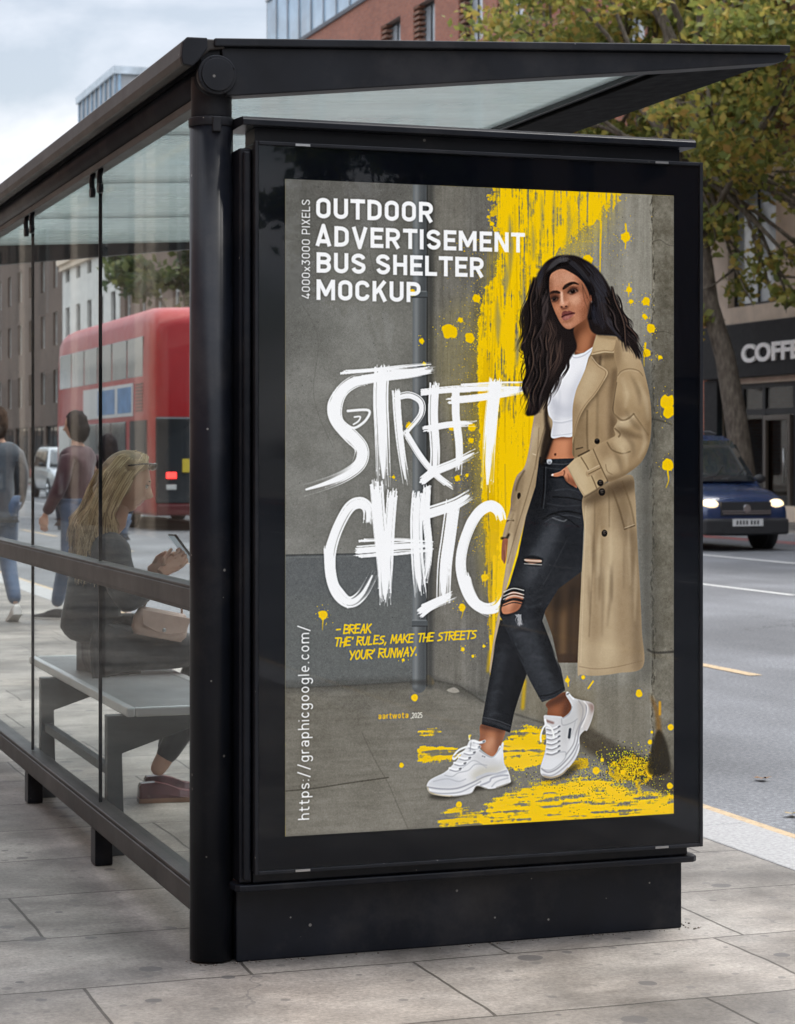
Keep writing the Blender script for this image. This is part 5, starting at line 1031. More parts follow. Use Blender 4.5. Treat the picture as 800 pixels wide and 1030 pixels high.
# --- tall red-brick block with the glazed top storey
def brick_block():
    y0, y1, H = 37.0, 74.0, 16.05
    t = thing('brick_building', 'red brick block with a glazed top storey rising behind the shelter roof', 'building', (XF, y0, 0), group=GF)
    cs = [41.2, 45.2, 48.6, 51.6, 55.5, 58.6, 62.5, 66.5, 70.5]; holes = []
    for s in range(4):
        z = 4.1+s*2.95
        for c in cs: holes.append((c-.95, c+.95, z, z+1.95 if s < 3 else 14.92))
    low = [(c-1.25, c+1.25, .5, 3.1) for c in cs if c not in (48.6, 58.6)]
    b = NB(); wall_grid(b, XF, .35, y0, y1, -.45, H, holes+low); box(b, XF+.35, XF+14, y0, y1, -.45, H-.2); O = [obj('wall', b, M['brick_red'], t)]
    for h in holes:
        O.append(window(t, XF, 1, h, M['frame_dark'], M['pane_pale'], mull=1, trans=0, rec=.22))
        b = NB(); z = h[2]
        while z < h[3]-.02:
            box(b, XF+.02, XF+.24, h[1]-.45, h[1]-.0, z+.04, z+.12); z += .17
        O.append(obj('louvre', b, M['brick_orange'], t))
    for h in low: O.append(window(t, XF, 1, h, M['frame_dark'], M['pane'], mull=2, trans=0, rec=.2, sill=M['stone']))
    b = NB(); box(b, XF-.06, XF+.5, y0, y1, H+.002, H+.14); O.append(obj('coping', b, M['slate'], t))
    b = NB(); box(b, XF+.25, XF+13, y0+10, y1-.1, H+.14, H+5.6); O.append(obj('glazed_storey', b, M['pane_blue'], t))
    b = NB(); y = y0+10
    while y < y1: box(b, XF+.2, XF+.27, y, y+.05, H+.14, H+5.7); y += 1.5
    for z in (H+2.5, H+5.6): box(b, XF+.18, XF+.26, y0+10, y1-.1, z, z+.1)
    x = XF+.25
    while x < XF+13: box(b, x, x+.07, y1-.12, y1-.02, H+.14, H+5.7); x += 1.5
    O.append(obj('mullions', b, M['zinc'], t))
    for o in O:
        o.data.transform(Matrix.Translation((-XF, -y0, 0)))
        for ch in o.children: ch.data.transform(Matrix.Translation((-XF, -y0, 0)))
brick_block()
# --- coffee shop building
def coffee():
    y0, y1, H = 21.5, 36.98, 15.0
    t = thing('coffee_shop', 'coffee shop with black fascia and dark glazing under pale stone bays and orange brick', 'building', (XF, y0, 0), group=GF)
    holes = [(y0+.3, y1-.5, .32, 2.86)]
    cs = [y1-1.9-i*2.9 for i in range(5)]
    for c in cs: holes.append((c-1.05, c+1.05, 4.5, 7.0))
    for s in (8.2, 11.5):
        for c in cs: holes.append((c-.7, c+.7, s, s+2.1))
    b = NB(); wall_grid(b, XF, .35, y0, y1, -.45, 7.4, [h for h in holes if h[3] < 7.4]); O = [obj('stone_front', b, M['stone'], t)]
    b = NB(); wall_grid(b, XF, .35, y0, y1, 7.4, H, [h for h in holes if h[2] > 7.4]); box(b, XF+4.5, XF+12, y0, y1, -.45, H-.2); box(b, XF+.36, XF+4.5, y0, y1, 4.2, H-.2); box(b, XF+.36, XF+4.5, y0, y0+.2, -.4, 4.2); box(b, XF+.36, XF+4.5, y1-.2, y1, -.4, 4.2); O.append(obj('wall', b, M['brick_orange'], t))
    for h in holes[1:]: O.append(window(t, XF, 1, h, M['frame_dark'], M['pane_pale'] if h[2] < 7 else M['pane'], mull=1, trans=1 if h[2] > 7 else 0))
    b = NB(); box(b, XF-.22, XF-.01, y0+.05, y1-.02, 2.98, 4.12); sg = obj('shop_fascia', b, M['fascia'], t, bevel=.015); O.append(sg)
    O.append(obj('pier', bx(XF-.12, XF-.01, y0+.05, y0+.32, .0, 2.97), M['fascia'], t)); O.append(obj('pier', bx(XF-.14, XF-.005, y1-.62, y1-.02, 0, 2.97), M['fascia'], t))
    # lettering reads along -y when seen from the road
    cu = bpy.data.curves.new('lettering', 'FONT'); cu.body = 'COFFEE'; cu.size = .62; cu.extrude = .02; cu.offset = .024; cu.space_character = 1.0
    lo = bpy.data.objects.new('lettering', cu); COL.objects.link(lo); bpy.context.view_layer.update()
    dg = bpy.context.evaluated_depsgraph_get(); me = bpy.data.meshes.new_from_object(lo.evaluated_get(dg)); bpy.data.objects.remove(lo)
    xs = [v.co.x for v in me.vertices]; me.transform(Matrix.Translation((-min(xs), 0, 0)))
    me.transform(Matrix.Diagonal((1.34, .80, 1, 1)))
    me.transform(Matrix(((0, 0, -1, XF-.245), (-1, 0, 0, 35.02), (0, 1, 0, 3.30), (0, 0, 0, 1))))
    me.materials.append(M['letter_white']); l = bpy.data.objects.new('sign_lettering', me); COL.objects.link(l); l.parent = sg
    # shopfront glazing
    f = NB(); yy = [y1-.6, y1-1.35, y1-2.3, y1-3.5, y1-3.6, y1-6, y1-8.5, y1-11, y0+.35]
    for a in yy[:3]+yy[4:]: box(f, XF+.08, XF+.2, a-.06, a+.06, .3, 2.86)
    box(f, XF+.085, XF+.195, y0+.3, y1-.5, 2.2, 2.32); box(f, XF+.085, XF+.195, y0+.3, y1-.5, .3, .5); box(f, XF+.085, XF+.195, y0+.3, y1-.5, 2.76, 2.86)
    fr = obj('shopfront', f, M['frame_dark'], t); O.append(fr)
    b = NB(); box(b, XF+.12, XF+.14, y0+.3, y1-.5, .5, 2.76); O.append(obj('shop_glass', b, M['shop_glass'], t))
    d = NB(); a0, a1 = y1-2.36, y1-3.48
    for y in (a0-.05, a1+.05): box(d, XF+.03, XF+.1, y-.05, y+.05, .02, 2.18)
    box(d, XF+.03, XF+.1, a1+.1, a0-.1, 2.08, 2.18); box(d, XF+.03, XF+.1, a1+.1, a0-.1, .02, .25); dr = obj('door', d, M['door_bronze'], t); O.append(dr)
    b = NB(); tube(b, [(XF-.02, a1+.16, .8), (XF-.02, a1+.16, 1.5)], .018, 8); obj('handle', b, M['steel'], dr)
    b = NB(); box(b, XF+.105, XF+.112, y1-1.28, y1-.75, 1.15, 2.1); O.append(obj('window_poster', b, M['poster_blue'], t))
    # inside: back counter, lamps, floor
    b = NB(); box(b, XF+.35, XF+4.4, y0+.2, y1-.2, -.4, .1); box(b, XF+2.6, XF+3.3, y0+2, y1-3, .1, 1.15); box(b, XF+4.1, XF+4.4, y0+1, y1-1, .9, 2.4); O.append(obj('counter', b, M['wood_dark'], t))
    b = NB(); rnd = random.Random(3)
    for i in range(60):
        y = y0+1.2+rnd.random()*13; z = rnd.choice((1.17, 1.5, 1.85, 2.15)); box(b, XF+3.95, XF+4.08, y, y+.1, z, z+.08+rnd.random()*.14, rnd.randrange(3))
    O.append(obj('stock', b, [M['cream'], M['tan'], M['red_matt']], t))
    for y in (y1-2.2, y1-4.4, y1-7, y1-10):
        b = NB(); ellips(b, (XF+2.2, y, 2.35), (.12, .12, .1), 12); tube(b, [(XF+2.2, y, 2.42), (XF+2.2, y, 3.3)], .01, 6); O.append(obj('pendant_lamp', b, M['warm_lamp'], t))
    for o in O:
        o.data.transform(Matrix.Translation((-XF, -y0, 0)))
        for ch in o.children: ch.data.transform(Matrix.Translation((-XF, -y0, 0)))
M['fascia'] = paint('black_fascia', (.018, .018, .019), .6, .1, 3, spec=.2)
def emit(name, c, s):
    t = MT(name); t.set(Base__Color=tuple(c), Emission__Color=tuple(c)); t.b.inputs['Emission Strength'].default_value = s; return t.m
M['letter_white'] = paint('sign_letters', (.93, .92, .90), .4, .03, 5)
M['shop_glass'] = thin_glass('shop_glass', (.55, .56, .56), .9, .0)
M['door_bronze'] = paint('bronze_door_frame', (.10, .085, .07), .35, .1, 5)
M['steel'] = paint('brushed_steel', (.5, .5, .5), .3, .05, 8, 1)
M['poster_blue'] = paint('blue_poster', (.07, .42, .55), .5, .3, 9)
M['wood_dark'] = paint('dark_wood', (.08, .045, .028), .5, .3, 7)
M['cream'] = paint('cream_card', (.5, .42, .32), .7, .1); M['tan'] = paint('tan_card', (.28, .16, .09), .7, .1); M['red_matt'] = paint('red_card', (.3, .05, .04), .7, .1)
M['warm_lamp'] = emit('warm_lamp', (1, .62, .3), 3.0)
coffee()
block('brick_building', 'orange brick block with white window frames on the far side, next to the coffee shop', XF, 1, 6, 21.4, 13, M['brick_orange'], 3, 5, 1.3, M['frame_white'], M['pane'], shop=3, group=GF, cornice=M['stone'])
block('stone_building', 'long dark stone office block across the street, nearest the viewer', XF, 1, -58, 5.8, 17, M['brick_dark'], 4, 16, 1.6, M['frame_dark'], M['pane'], shop=8, group=GF)
block('terrace_building', 'brown brick terrace with slate roof far along the street beyond the glazed block', XF, 1, 76, 100, 11, M['brick_brown'], 2, 7, 1.3, M['frame_white'], M['pane'], shop=5, roof=M['slate'], group=GF)
block('terrace_building', 'pale rendered building in the distant far-side row', XF, 1, 100.2, 116, 12.5, M['white_stone'], 3, 5, 1.2, M['frame_dark'], M['pane'], shop=3, group=GF, cornice=M['stone'])
block('terrace_building', 'dark brick building last in the distant far-side row', XF, 1, 116.2, 150, 14, M['brick_dark'], 3, 8, 1.4, M['frame_white'], M['pane'], shop=6, roof=M['slate'], group=GF)
# --- near side of the street (seen in the shelter glass)
XN = -6.6
block('stone_building', 'pale stone and brick block with tall pilasters along the near pavement', XN, -1, 14, 30, 12.5, M['brick_dark'], 3, 6, 1.35, M['frame_white'], M['pane'], shop=5, pil=M['stone'], group=GN, cornice=M['stone'])
block('brick_building', 'low dark brick building further along the near pavement', XN, -1, 30.2, 46, 7.8, M['brick_dark'], 1, 5, 1.3, M['frame_white'], M['pane'], shop=4, pil=M['stone'], group=GN)
block('brick_building', 'brick building with slate roof beyond the low one on the near pavement', XN, -1, 46.2, 70, 9.5, M['brick_brown'], 2, 7, 1.3, M['frame_white'], M['pane'], shop=5, roof=M['slate'], group=GN)
block('brick_building', 'red brick corner building beside the shelter on the near pavement', XN, -1, -14, 13.8, 12, M['brick_red'], 3, 8, 1.4, M['frame_white'], M['pane'], shop=6, group=GN, cornice=M['stone'])
block('terrace_building', 'dark brick terrace behind the viewer on the near pavement', XN, -1, -50, -14.2, 12, M['brick_dark'], 3, 10, 1.4, M['frame_white'], M['pane'], shop=7, group=GN)
block('terrace_building', 'distant pale building ending the near-side row', XN, -1, 70.2, 120, 12, M['white_stone'], 3, 12, 1.3, M['frame_dark'], M['pane'], shop=8, roof=M['slate'], group=GN)
# --- unseen block added behind the viewer, and the block closing the far end
def cross(name, label, y, sgn, x0, x1, H, wall):
    t = block(name, label, 0, 1, 0, x1-x0, H, wall, int((H-5)//3.3), int((x1-x0)/4), 1.5, M['frame_white'], M['pane'], shop=6, cornice=M['stone'])
    t.rotation_euler = (0, 0, R(90) if sgn > 0 else R(-90)); t.location = (x1 if sgn > 0 else x0, y, 0)
cross('office_building', 'unseen dark office block added behind the viewer to darken the panel reflection', -78, -1, -8, 16.5, 14, M['brick_dark'])  # out of view, added to keep sky out of the advert panel's reflection
cross('office_building', 'brown brick block closing the far end of the street', 178, 1, -12, 34, 11, M['brick_brown'])
# --- grey clad tower
def tower():
    t = thing('tower_building', 'grey metal-clad rooftop tower rising far off above the shelter gutter', 'building', (29.4, 145, 0))
    b = NB(); box(b, 0, 16, 0, 14, -.45, 28.2); obj('wall', b, M['zinc'], t)
    b = NB(); box(b, -.25, 16.2, -.25, 14.2, 28.21, 28.75); obj('parapet', b, M['pane_pale'], t)
    b = NB()
    for i in range(9): box(b, -.12, -.01, .1+i*1.7, .3+i*1.7, 0, 28.2)
    for i in range(10): box(b, .1+i*1.7, .3+i*1.7, -.12, -.01, 0, 28.2)
    for z in (14, 18, 22, 25.6): box(b, -.1, 16, -.1, 0, z, z+.3)
    obj('cladding_ribs', b, M['pane_blue'], t)
tower()
# ================================================================ trees
def tree(name, label, base, pts, crown, n_cl, n_leaf, leaf, seed, lsz=.095, group='street trees on the far pavement', extra=(), rad0=.22, br=26):
    rnd = random.Random(seed); t = thing(name, label, 'tree', base, group=group)
    b = NB(); P = [Vector(p) for p in pts]; tube(b, P, [rad0*(1-.55*i/(len(P)-1)) for i in range(len(P))], 12)
    (cx, cy, cz), (rx, ry, rz) = crown; cls = []; ends = []
    top = P[-1]
    for i in range(n_cl):
        while True:
            v = Vector((rnd.uniform(-1, 1), rnd.uniform(-1, 1), rnd.uniform(-1, 1)))
            if .25 < v.length < 1: break
        v = v.normalized()*(v.length**.6)
        cls.append((Vector((cx+v.x*rx, cy+v.y*ry, cz+v.z*rz)), rnd.uniform(.45, 1.0)))
    for e in extra: cls.append((Vector(e[:3]), e[3]))
    for i, (c, r) in enumerate(cls[:br] + cls[n_cl:]):
        s = P[max(1, len(P)-1-rnd.randrange(3))] if c.z > P[-1].z-1.5 else P[max(1, len(P)-2)]
        m = s.lerp(c, .5)+Vector((rnd.uniform(-.3, .3), rnd.uniform(-.3, .3), rnd.uniform(.1, .5)))
        q = s.lerp(m, .5)+Vector((rnd.uniform(-.1, .1), rnd.uniform(-.1, .1), rnd.uniform(0, .2)))
        tube(b, [s, q, m, m.lerp(c, .6)+Vector((0, 0, rnd.uniform(-.1, .2))), c], [rad0*.34, rad0*.26, rad0*.18, rad0*.1, .012], 7)
        for k in range(4):
            e = c+Vector((rnd.gauss(0, .6), rnd.gauss(0, .6), rnd.gauss(0, .4))); tube(b, [m.lerp(c, .3+k*.15), c.lerp(e, .4)+Vector((0, 0, .1)), e], [.03, .018, .006], 5)
    obj('trunk', b, M['bark'], t, sm=True)
    rs = np.random.RandomState(seed); V = []; F = []; k = 0
    per = n_leaf//len(cls)
    for c, r in cls:
        n = int(per*r*1.3); p = rs.randn(n, 3)*[.46*r, .46*r, .30*r]+[c.x, c.y, c.z]
        nr = rs.randn(n, 3)+[0, 0, .7]; nr /= np.linalg.norm(nr, axis=1)[:, None]; tg = np.cross(nr, rs.randn(n, 3)); tg /= np.linalg.norm(tg, axis=1)[:, None]; bt = np.cross(nr, tg)
        s = (lsz*(.55+rs.rand(n)*.8))[:, None]
        a = p-tg*s; bb = p+bt*s*.62-tg*s*.1; cc = p+tg*s*.95-nr*s*.25; d = p-bt*s*.62-tg*s*.1
        V.append(np.stack([a, bb, cc, d], 1).reshape(-1, 3))
    V = np.concatenate(V); n = len(V)//4; me = bpy.data.meshes.new('crown'); me.from_pydata(V.tolist(), [], np.arange(n*4).reshape(n, 4).tolist()); me.materials.append(leaf)
    o = bpy.data.objects.new('crown', me); COL.objects.link(o); o.parent = t
    return t
tree('street_tree', 'leaning plane tree with autumn leaves in front of the coffee shop sign', (17.9, 30.85, 0),
     [(.12, -.1, -.05), (.05, -.02, 1.0), (-.04, .08, 2.0), (-.2, .22, 3.2), (-.42, .42, 4.2), (-.5, .6, 5.4), (-.5, .9, 6.8), (-.4, 1.2, 8.5)],
     ((-.6, 1.6, 9.3), (3.6, 4.6, 3.9)), 90, 22000, M['leaf'], 11,
     extra=((-.9, .5, 3.9, .45), (-1.1, .9, 4.5, .5), (.2, -.5, 4.9, .6), (.9, -1.2, 5.0, .55), (.5, -.9, 4.3, .35), (1.1, -1.6, 5.9, .8), (-.4, 0, 5.6, .7), (.6, -.6, 6.4, .8), (-.2, 1.5, 5.8, .7), (1.2, -2.2, 5.2, .6), (-1.3, 1.4, 3.6, .3), (1.0, -1.4, 4.3, .45), (1.5, -2.4, 4.5, .45), (.1, .2, 4.5, .35)), rad0=.25)
tree('street_tree', 'plane tree at the right picture edge whose yellow-green leaves hang over the coffee shop', (18.6, 21.5, 0),
     [(0, 0, -.05), (.05, 0, 1.5), (0, .1, 3), (-.1, .1, 4.6), (0, .2, 6.2), (.1, .3, 8)], ((-.2, 1.0, 8.3), (3.0, 3.9, 3.2)), 56, 12500, M['leaf'], 5, rad0=.22)
tree('street_tree', 'tall plane tree behind the shelter roof, left of the leaning one', (18.6, 36.4, 0),
     [(0, 0, -.05), (0, .1, 2), (.1, .1, 4), (.1, .2, 6), (0, .3, 9)], ((0, -.3, 10.6), (2.9, 3.4, 3.9)), 64, 14000, M['leaf'], 8, rad0=.24, lsz=.13)
tree('street_tree', 'green tree far up the street above the red bus', (18.4, 78, 0), [(0, 0, -.05), (0, 0, 3), (.2, .1, 6), (.1, 0, 8)], ((0, 0, 8.6), (3.2, 3.6, 2.8)), 40, 7000, M['leaf_green'], 21, lsz=.22, br=12)
tree('street_tree', 'plane tree on the far pavement behind the viewer', (18.2, -52, 0), [(0, 0, -.05), (0, 0, 3), (.2, .1, 6), (.1, 0, 8)], ((0, 0, 8.0), (3.4, 3.6, 3.2)), 40, 6000, M['leaf_green'], 31, lsz=.22, br=12)

# ================================================================ shelter
def mk_black(name='black_powder_coat', base=(.0075, .009, .013), rough=.33, scratch=True):
    t = MT(name); c = t.ramp(t.noise(5, 5), [(.35, base), (.7, tuple(x*1.7 for x in base))])
    if scratch:
        v = t.n('TexVoronoi'); v.inputs['Scale'].default_value = 26; t.l(t.obj(), v.inputs['Vector']); s = t.n('SeparateColor'); t.l(v.outputs['Color'], s.inputs[0])
        sp = t.math('MULTIPLY', t.math('LESS_THAN', v.outputs['Distance'], t.math('MULTIPLY', s.outputs[0], .11)), t.math('GREATER_THAN', s.outputs[1], .84)); c = t.mix(t.math('MULTIPLY', sp, .7), c, (.30, .29, .27))
        dust = t.math('MULTIPLY', t.ramp(t.noise(2.2, 7, .7), [(.5, (0, 0, 0)), (.8, (1, 1, 1))]), .15); c = t.mix(dust, c, (.25, .23, .21))
    t.set(Base__Color=c, Roughness=t.math('MULTIPLY_ADD', t.noise(7, 5, .7), .2, rough-.1)); t.bump(t.noise(60, 3), .06, .002); t.b.inputs['Specular IOR Level'].default_value = .22; return t.m
BLK = mk_black(); BLKS = mk_black('grey_black_coat', (.013, .0145, .018), .45); BRZ = mk_black('weathered_rail_coat', (.036, .033, .031), .42)
GLS = thin_glass('shelter_glass', (.95, .975, .965), .17, .005, f0=.016); MBK = paint('matte_black', (.006, .0065, .008), .7, .2, 6, spec=.04)
def mk_roofglass():
    t = MT('roof_glass'); tr = t.n('BsdfTransparent'); tr.inputs[0].default_value = (.62, .68, .67, 1); tl = t.n('BsdfTranslucent'); tl.inputs[0].default_value = (.34, .37, .365, 1)
    df = t.n('BsdfDiffuse'); df.inputs[0].default_value = (.22, .24, .235, 1); a = t.n('AddShader'); t.l(tl.outputs[0], a.inputs[0]); t.l(df.outputs[0], a.inputs[1])
    m = t.n('MixShader'); ms = t.n('Mapping'); ms.inputs['Scale'].default_value = (1, 4, 1); t.l(t.obj(), ms.inputs[0])
    t.l(t.ramp(t.noise(2.0, 7, .65, vec=ms.outputs[0]), [(.3, (.28, .28, .28)), (.75, (.6, .6, .6))]), m.inputs[0]); t.l(tr.outputs[0], m.inputs[1]); t.l(a.outputs[0], m.inputs[2])
    gl = t.n('BsdfGlossy'); gl.inputs['Roughness'].default_value = .03; lw = t.n('LayerWeight'); lw.inputs['Blend'].default_value = .2
    m2 = t.n('MixShader'); t.l(t.math('MULTIPLY', lw.outputs['Facing'], .35), m2.inputs[0]); t.l(m.outputs[0], m2.inputs[1]); t.l(gl.outputs[0], m2.inputs[2]); t.l(m2.outputs[0], t.o.inputs[0]); return t.m
RG = mk_roofglass()
PX, PY = .012, .048; LEN = 5.50; JO = [.155, 1.49, 2.825, 4.16, 5.44]
SH = thing('bus_shelter', 'black metal and glass bus shelter with a large lit advert panel at its end', 'bus shelter', (0, 0, 0))
for yy in (PY, LEN):
    b = NB(); tube(b, [(PX, yy, .006), (PX, yy, 2.20)], .0575, 40); p = obj('post', b, BLK, SH)
    b = NB(); tube(b, [(PX, yy, 2.198), (PX, yy, 2.222)], .0605, 40); tube(b, [(PX, yy, 2.222), (PX, yy, 2.33)], .054, 40); box(b, PX-.012, PX+.012, yy-.064, yy-.055, 2.18, 2.22); obj('collar', b, BLKS, p, bevel=.003)
# back beam: tube, gutter and head rail
b = NB(); tube(b, [(.008, -.012, 2.318), (.008, LEN+.1, 2.318)], .047, 32); obj('back_beam', b, BLKS, SH)
b = NB(); tube(b, [(.008, -.034, 2.325), (.008, -.012, 2.325)], .052, 40); ec = obj('end_cap', b, BLKS, SH, bevel=.003)
b = NB(); tube(b, [(.008, -.0395, 2.325), (.008, -.0335, 2.325)], .043, 40)
for k in range(4):
    a = .4+k*1.57; tube(b, [(.008+.048*math.cos(a), -.0375, 2.325+.048*math.sin(a)), (.008+.048*math.cos(a), -.0335, 2.325+.048*math.sin(a))], .0025, 8)
obj('cap_disc', b, BLKS, ec, bevel=.0015)
g = [(-.086, 2.346), (-.09, 2.366), (-.086, 2.405), (-.074, 2.417), (-.02, 2.418), (.03, 2.418), (.03, 2.395), (-.01, 2.389), (-.045, 2.356), (-.06, 2.342)]
b = NB(); prism(b, [(x, z) for x, z in g], 'y', -.028, LEN+.12); obj('gutter', b, BRZ, SH, bevel=.004)
b = NB(); prism(b, [(x, z) for x, z in ((-.086, 2.346), (-.090, 2.366), (-.086, 2.405), (-.074, 2.4175), (-.02, 2.4185), (-.020, 2.39), (-.045, 2.356), (-.06, 2.342))], 'y', -.040, -.0285); obj('gutter_end', b, BLKS, SH, bevel=.003)
b = NB(); box(b, -.03, .02, -.01, LEN+.08, 2.352, 2.405); obj('beam_web', b, BLK, SH)
b = NB(); box(b, -.022, .022, .09, LEN-.06, 2.262, 2.282); box(b, -.03, -.022, .09, LEN-.06, 2.255, 2.277); obj('head_rail', b, BRZ, SH, bevel=.002)
# rails
b = NB(); box(b, -.026, .03, .08, LEN-.05, .915, .985); box(b, -.032, -.0262, .08, LEN-.05, .925, .977); obj('middle_rail', b, BRZ, SH, bevel=.003)
b = NB(); box(b, -.028, .034, .08, LEN-.05, .118, .197); box(b, -.035, -.0282, .08, LEN-.05, .128, .187); obj('bottom_rail', b, BRZ, SH, bevel=.003)
b0 = None
for i, yy in enumerate(JO[1:4]):
    b = NB(); box(b, -.028, .03, yy-.055, yy+.02, .002, .1175); obj('foot', b, BLK, SH, bevel=.003)
for a, c in zip(JO, JO[1:]):
    for z0, z1 in ((.190, .922), (.978, 2.268)):
        b = NB(); box(b, -.005, .005, a+.004, c-.004, z0, z1); g_ = obj('glass_pane', b, GLS, SH)
        b = NB(); box(b, -.0054, .0054, a+.0005, a+.0038, z0+.01, z1-.01); box(b, -.0054, .0054, c-.0038, c-.0005, z0+.01, z1-.01); obj('glass_edge', b, BLK, g_)
for yy in JO[1:4]:
    for s in (-.075, .055):
        b = NB(); tube(b, [(-.013, yy+s, 2.262), (-.018, yy+s, 2.235), (-.016, yy+s, 2.20)], .009, 10)
        tube(b, [(-.008, yy+s, 2.198), (-.024, yy+s, 2.198)], .017, 16); tube(b, [(-.012, yy+s, 2.235), (-.026, yy+s, 2.235)], .008, 10); obj('pane_clip', b, BLK, SH)
# roof: end beams, road-side beam, glass
def roofz(x): return 2.419+(x+.01)*.0505
for y0, y1 in ((-.022, .048), (LEN-.02, LEN+.05)):
    b = NB(); prism(b, [(.022, 2.397), (.05, roofz(.05)-.022), (1.60, roofz(1.6)-.022), (1.678, roofz(1.678)-.022), (1.692, 2.478), (1.68, 2.462), (1.655, 2.455), (1.345, 2.418), (.062, 2.275), (.035, 2.275)], 'y', y0, y1); e = obj('end_beam', b, BLKS, SH, bevel=.003)
    b = NB(); prism(b, [(.0, roofz(0)-.021), (1.69, roofz(1.69)-.021), (1.69, roofz(1.69)), (.0, roofz(0))], 'y', y0-.016, y1+.01); obj('beam_capping', b, BLKS, e, bevel=.003)
b = NB(); prism(b, [(1.345, 2.424), (1.655, 2.46), (1.684, 2.484), (1.684, roofz(1.684)-.006), (1.345, roofz(1.345)-.012)], 'y', .0485, LEN-.0205); obj('front_beam', b, MBK, SH, bevel=.004)
b = NB(); prism(b, [(1.315, 2.432), (1.344, 2.436), (1.344, roofz(1.344)-.02), (1.315, roofz(1.315)-.02)], 'y', .05, LEN-.03); obj('glazing_bar', b, BLK, SH)
for a, c in zip([.05]+JO[1:4], JO[1:4]+[LEN-.02]):
    b = NB(); prism(b, [(.03, roofz(.03)-.040), (1.33, roofz(1.33)-.040), (1.33, roofz(1.33)-.030), (.03, roofz(.03)-.030)], 'y', a+.004, c-.004); obj('roof_glass', b, RG, SH)
for yy in JO[1:4]:
    b = NB(); prism(b, [(.04, roofz(.04)-.028), (1.34, roofz(1.34)-.028), (1.34, roofz(1.34)-.016), (.04, roofz(.04)-.016)], 'y', yy-.02, yy+.02); obj('roof_joint_strip', b, BLKS, SH)
# ---------------------------------------------------------------- advert panel
gl = MT('gloss_black_face'); gl.set(Base__Color=(.004, .005, .008), Roughness=.06); gl.b.inputs['Specular IOR Level'].default_value = .1; GB = gl.m
AP = thing('advert_panel', None, None); AP.parent = SH
def apart(name, b, m, par=AP, **k): return obj(name, b, m, par, **k)
b = NB(); box(b, .098, 1.388, -.058, .06, .243, 2.150); CAS = apart('case', b, BLK, bevel=.006)
b = NB()     # door frame lip
for a in ((.096, .106, .2405, 2.1505), (1.380, 1.390, .2405, 2.1505)): box(b, a[0], a[1], -.082, -.0585, a[2], a[3])
box(b, .1062, 1.3798, -.082, -.0585, .2405, .2505); box(b, .1062, 1.3798, -.082, -.0585, 2.1405, 2.1505); apart('door_frame', b, BLKS, bevel=.002)
b = NB(); box(b, .1064, 1.3796, -.0745, -.059, .2507, 2.1403)
FACE = apart('black_border', b, GB)
# poster (corner points from the perspective of its plane)
PYP = -.0765
def onplane(px, py):
    k = (px-400)/2182; d = (C_*k+S_, -S_*k+C_); t = (PYP-CAM.y)/d[1]; return CAM.x+d[0]*t, 1.33-(py-459)/2182*t
c4 = [onplane(287.3, 180), onplane(678, 196.5), onplane(678, 818), onplane(287, 842.3)]
xa = (c4[0][0]+c4[3][0])/2; xb = (c4[1][0]+c4[2][0])/2; za = (c4[0][1]+c4[1][1])/2; zb = (c4[2][1]+c4[3][1])/2
def build_poster():
    C = make_poster(); img = bpy.data.images.new('street_poster_print', PW, PH, alpha=False, float_buffer=False); img.colorspace_settings.name = 'sRGB'
    A = np.ones((PH, PW, 4), np.float32); A[..., :3] = C[::-1]; img.pixels.foreach_set(A.ravel()); img.update(); img.pack()
    bm = NB(); uv = bm.loops.layers.uv.new('UVMap'); f = quad(bm, ((xa, PYP, zb), (xb, PYP, zb), (xb, PYP, za), (xa, PYP, za)))
    for lp, c in zip(f.loops, ((0, 0), (1, 0), (1, 1), (0, 1))): lp[uv].uv = c
    box(bm, xa, xb, PYP+.0006, -.0748, zb, za, 0)
    t = MT('backlit_print'); ti = t.n('TexImage'); ti.image = img; ti.interpolation = 'Cubic'
    t.set(Roughness=.7); t.b.inputs['Specular IOR Level'].default_value = 0; hs = t.n('HueSaturation'); hs.inputs['Value'].default_value = .36; t.l(ti.outputs[0], hs.inputs['Color']); t.l(hs.outputs[0], t.b.inputs['Base Color']); t.l(ti.outputs[0], t.b.inputs['Emission Color']); t.b.inputs['Emission Strength'].default_value = .60
    me = bpy.data.meshes.new('poster'); bm.to_mesh(me); bm.free(); me.materials.append(t.m); o = bpy.data.objects.new('poster', me); COL.objects.link(o); o.parent = AP
    o['label'] = 'backlit street fashion poster of a woman in a beige trench coat with yellow paint and white brush lettering'


build_poster()
b = NB(); box(b, .107, 1.379, -.0815, -.0785, .2515, 2.1395); apart('cover_glass', b, thin_glass('cover_glass', (.99, .995, 1.0), .8, .0, .01, .016))
b = NB(); box(b, .064, .0965, -.045, .05, .215, 2.135); box(b, .072, .090, -.062, -.0452, .225, 2.125); apart('side_hinge_column', b, BLK, bevel=.004)
b = NB(); box(b, .105, 1.335, -.045, .05, 2.151, 2.189); apart('head_box', b, BLK)
b = NB(); prism(b, [(-.088, 2.190), (-.088, 2.205), (-.078, 2.213), (.08, 2.222), (.08, 2.190)], 'x', .062, 1.366); bmesh.ops.transform(b, matrix=Matrix(), verts=b.verts); apart('hood', b, BLK, bevel=.002)
for x, z in ((.225, 2.1445), (1.262, 2.1445), (.225, .2465), (1.262, .2465)):
    b = NB(); box(b, x-.02, x+.02, -.0845, -.0822, z-.003, z+.003); box(b, x-.006, x+.008, -.086, -.0847, z-.002, z+.002); apart('latch', b, M['steel'])
b = NB(); box(b, .066, 1.362, -.005, .105, .0, .192); pl = obj('plinth', b, BLK, SH, bevel=.004)
lg = [(.078, -.06), (1.372, -.06), (1.384, -.05), (1.388, -.03), (1.388, .11), (.052, .11), (.046, -.02), (.052, -.045), (.062, -.057)]
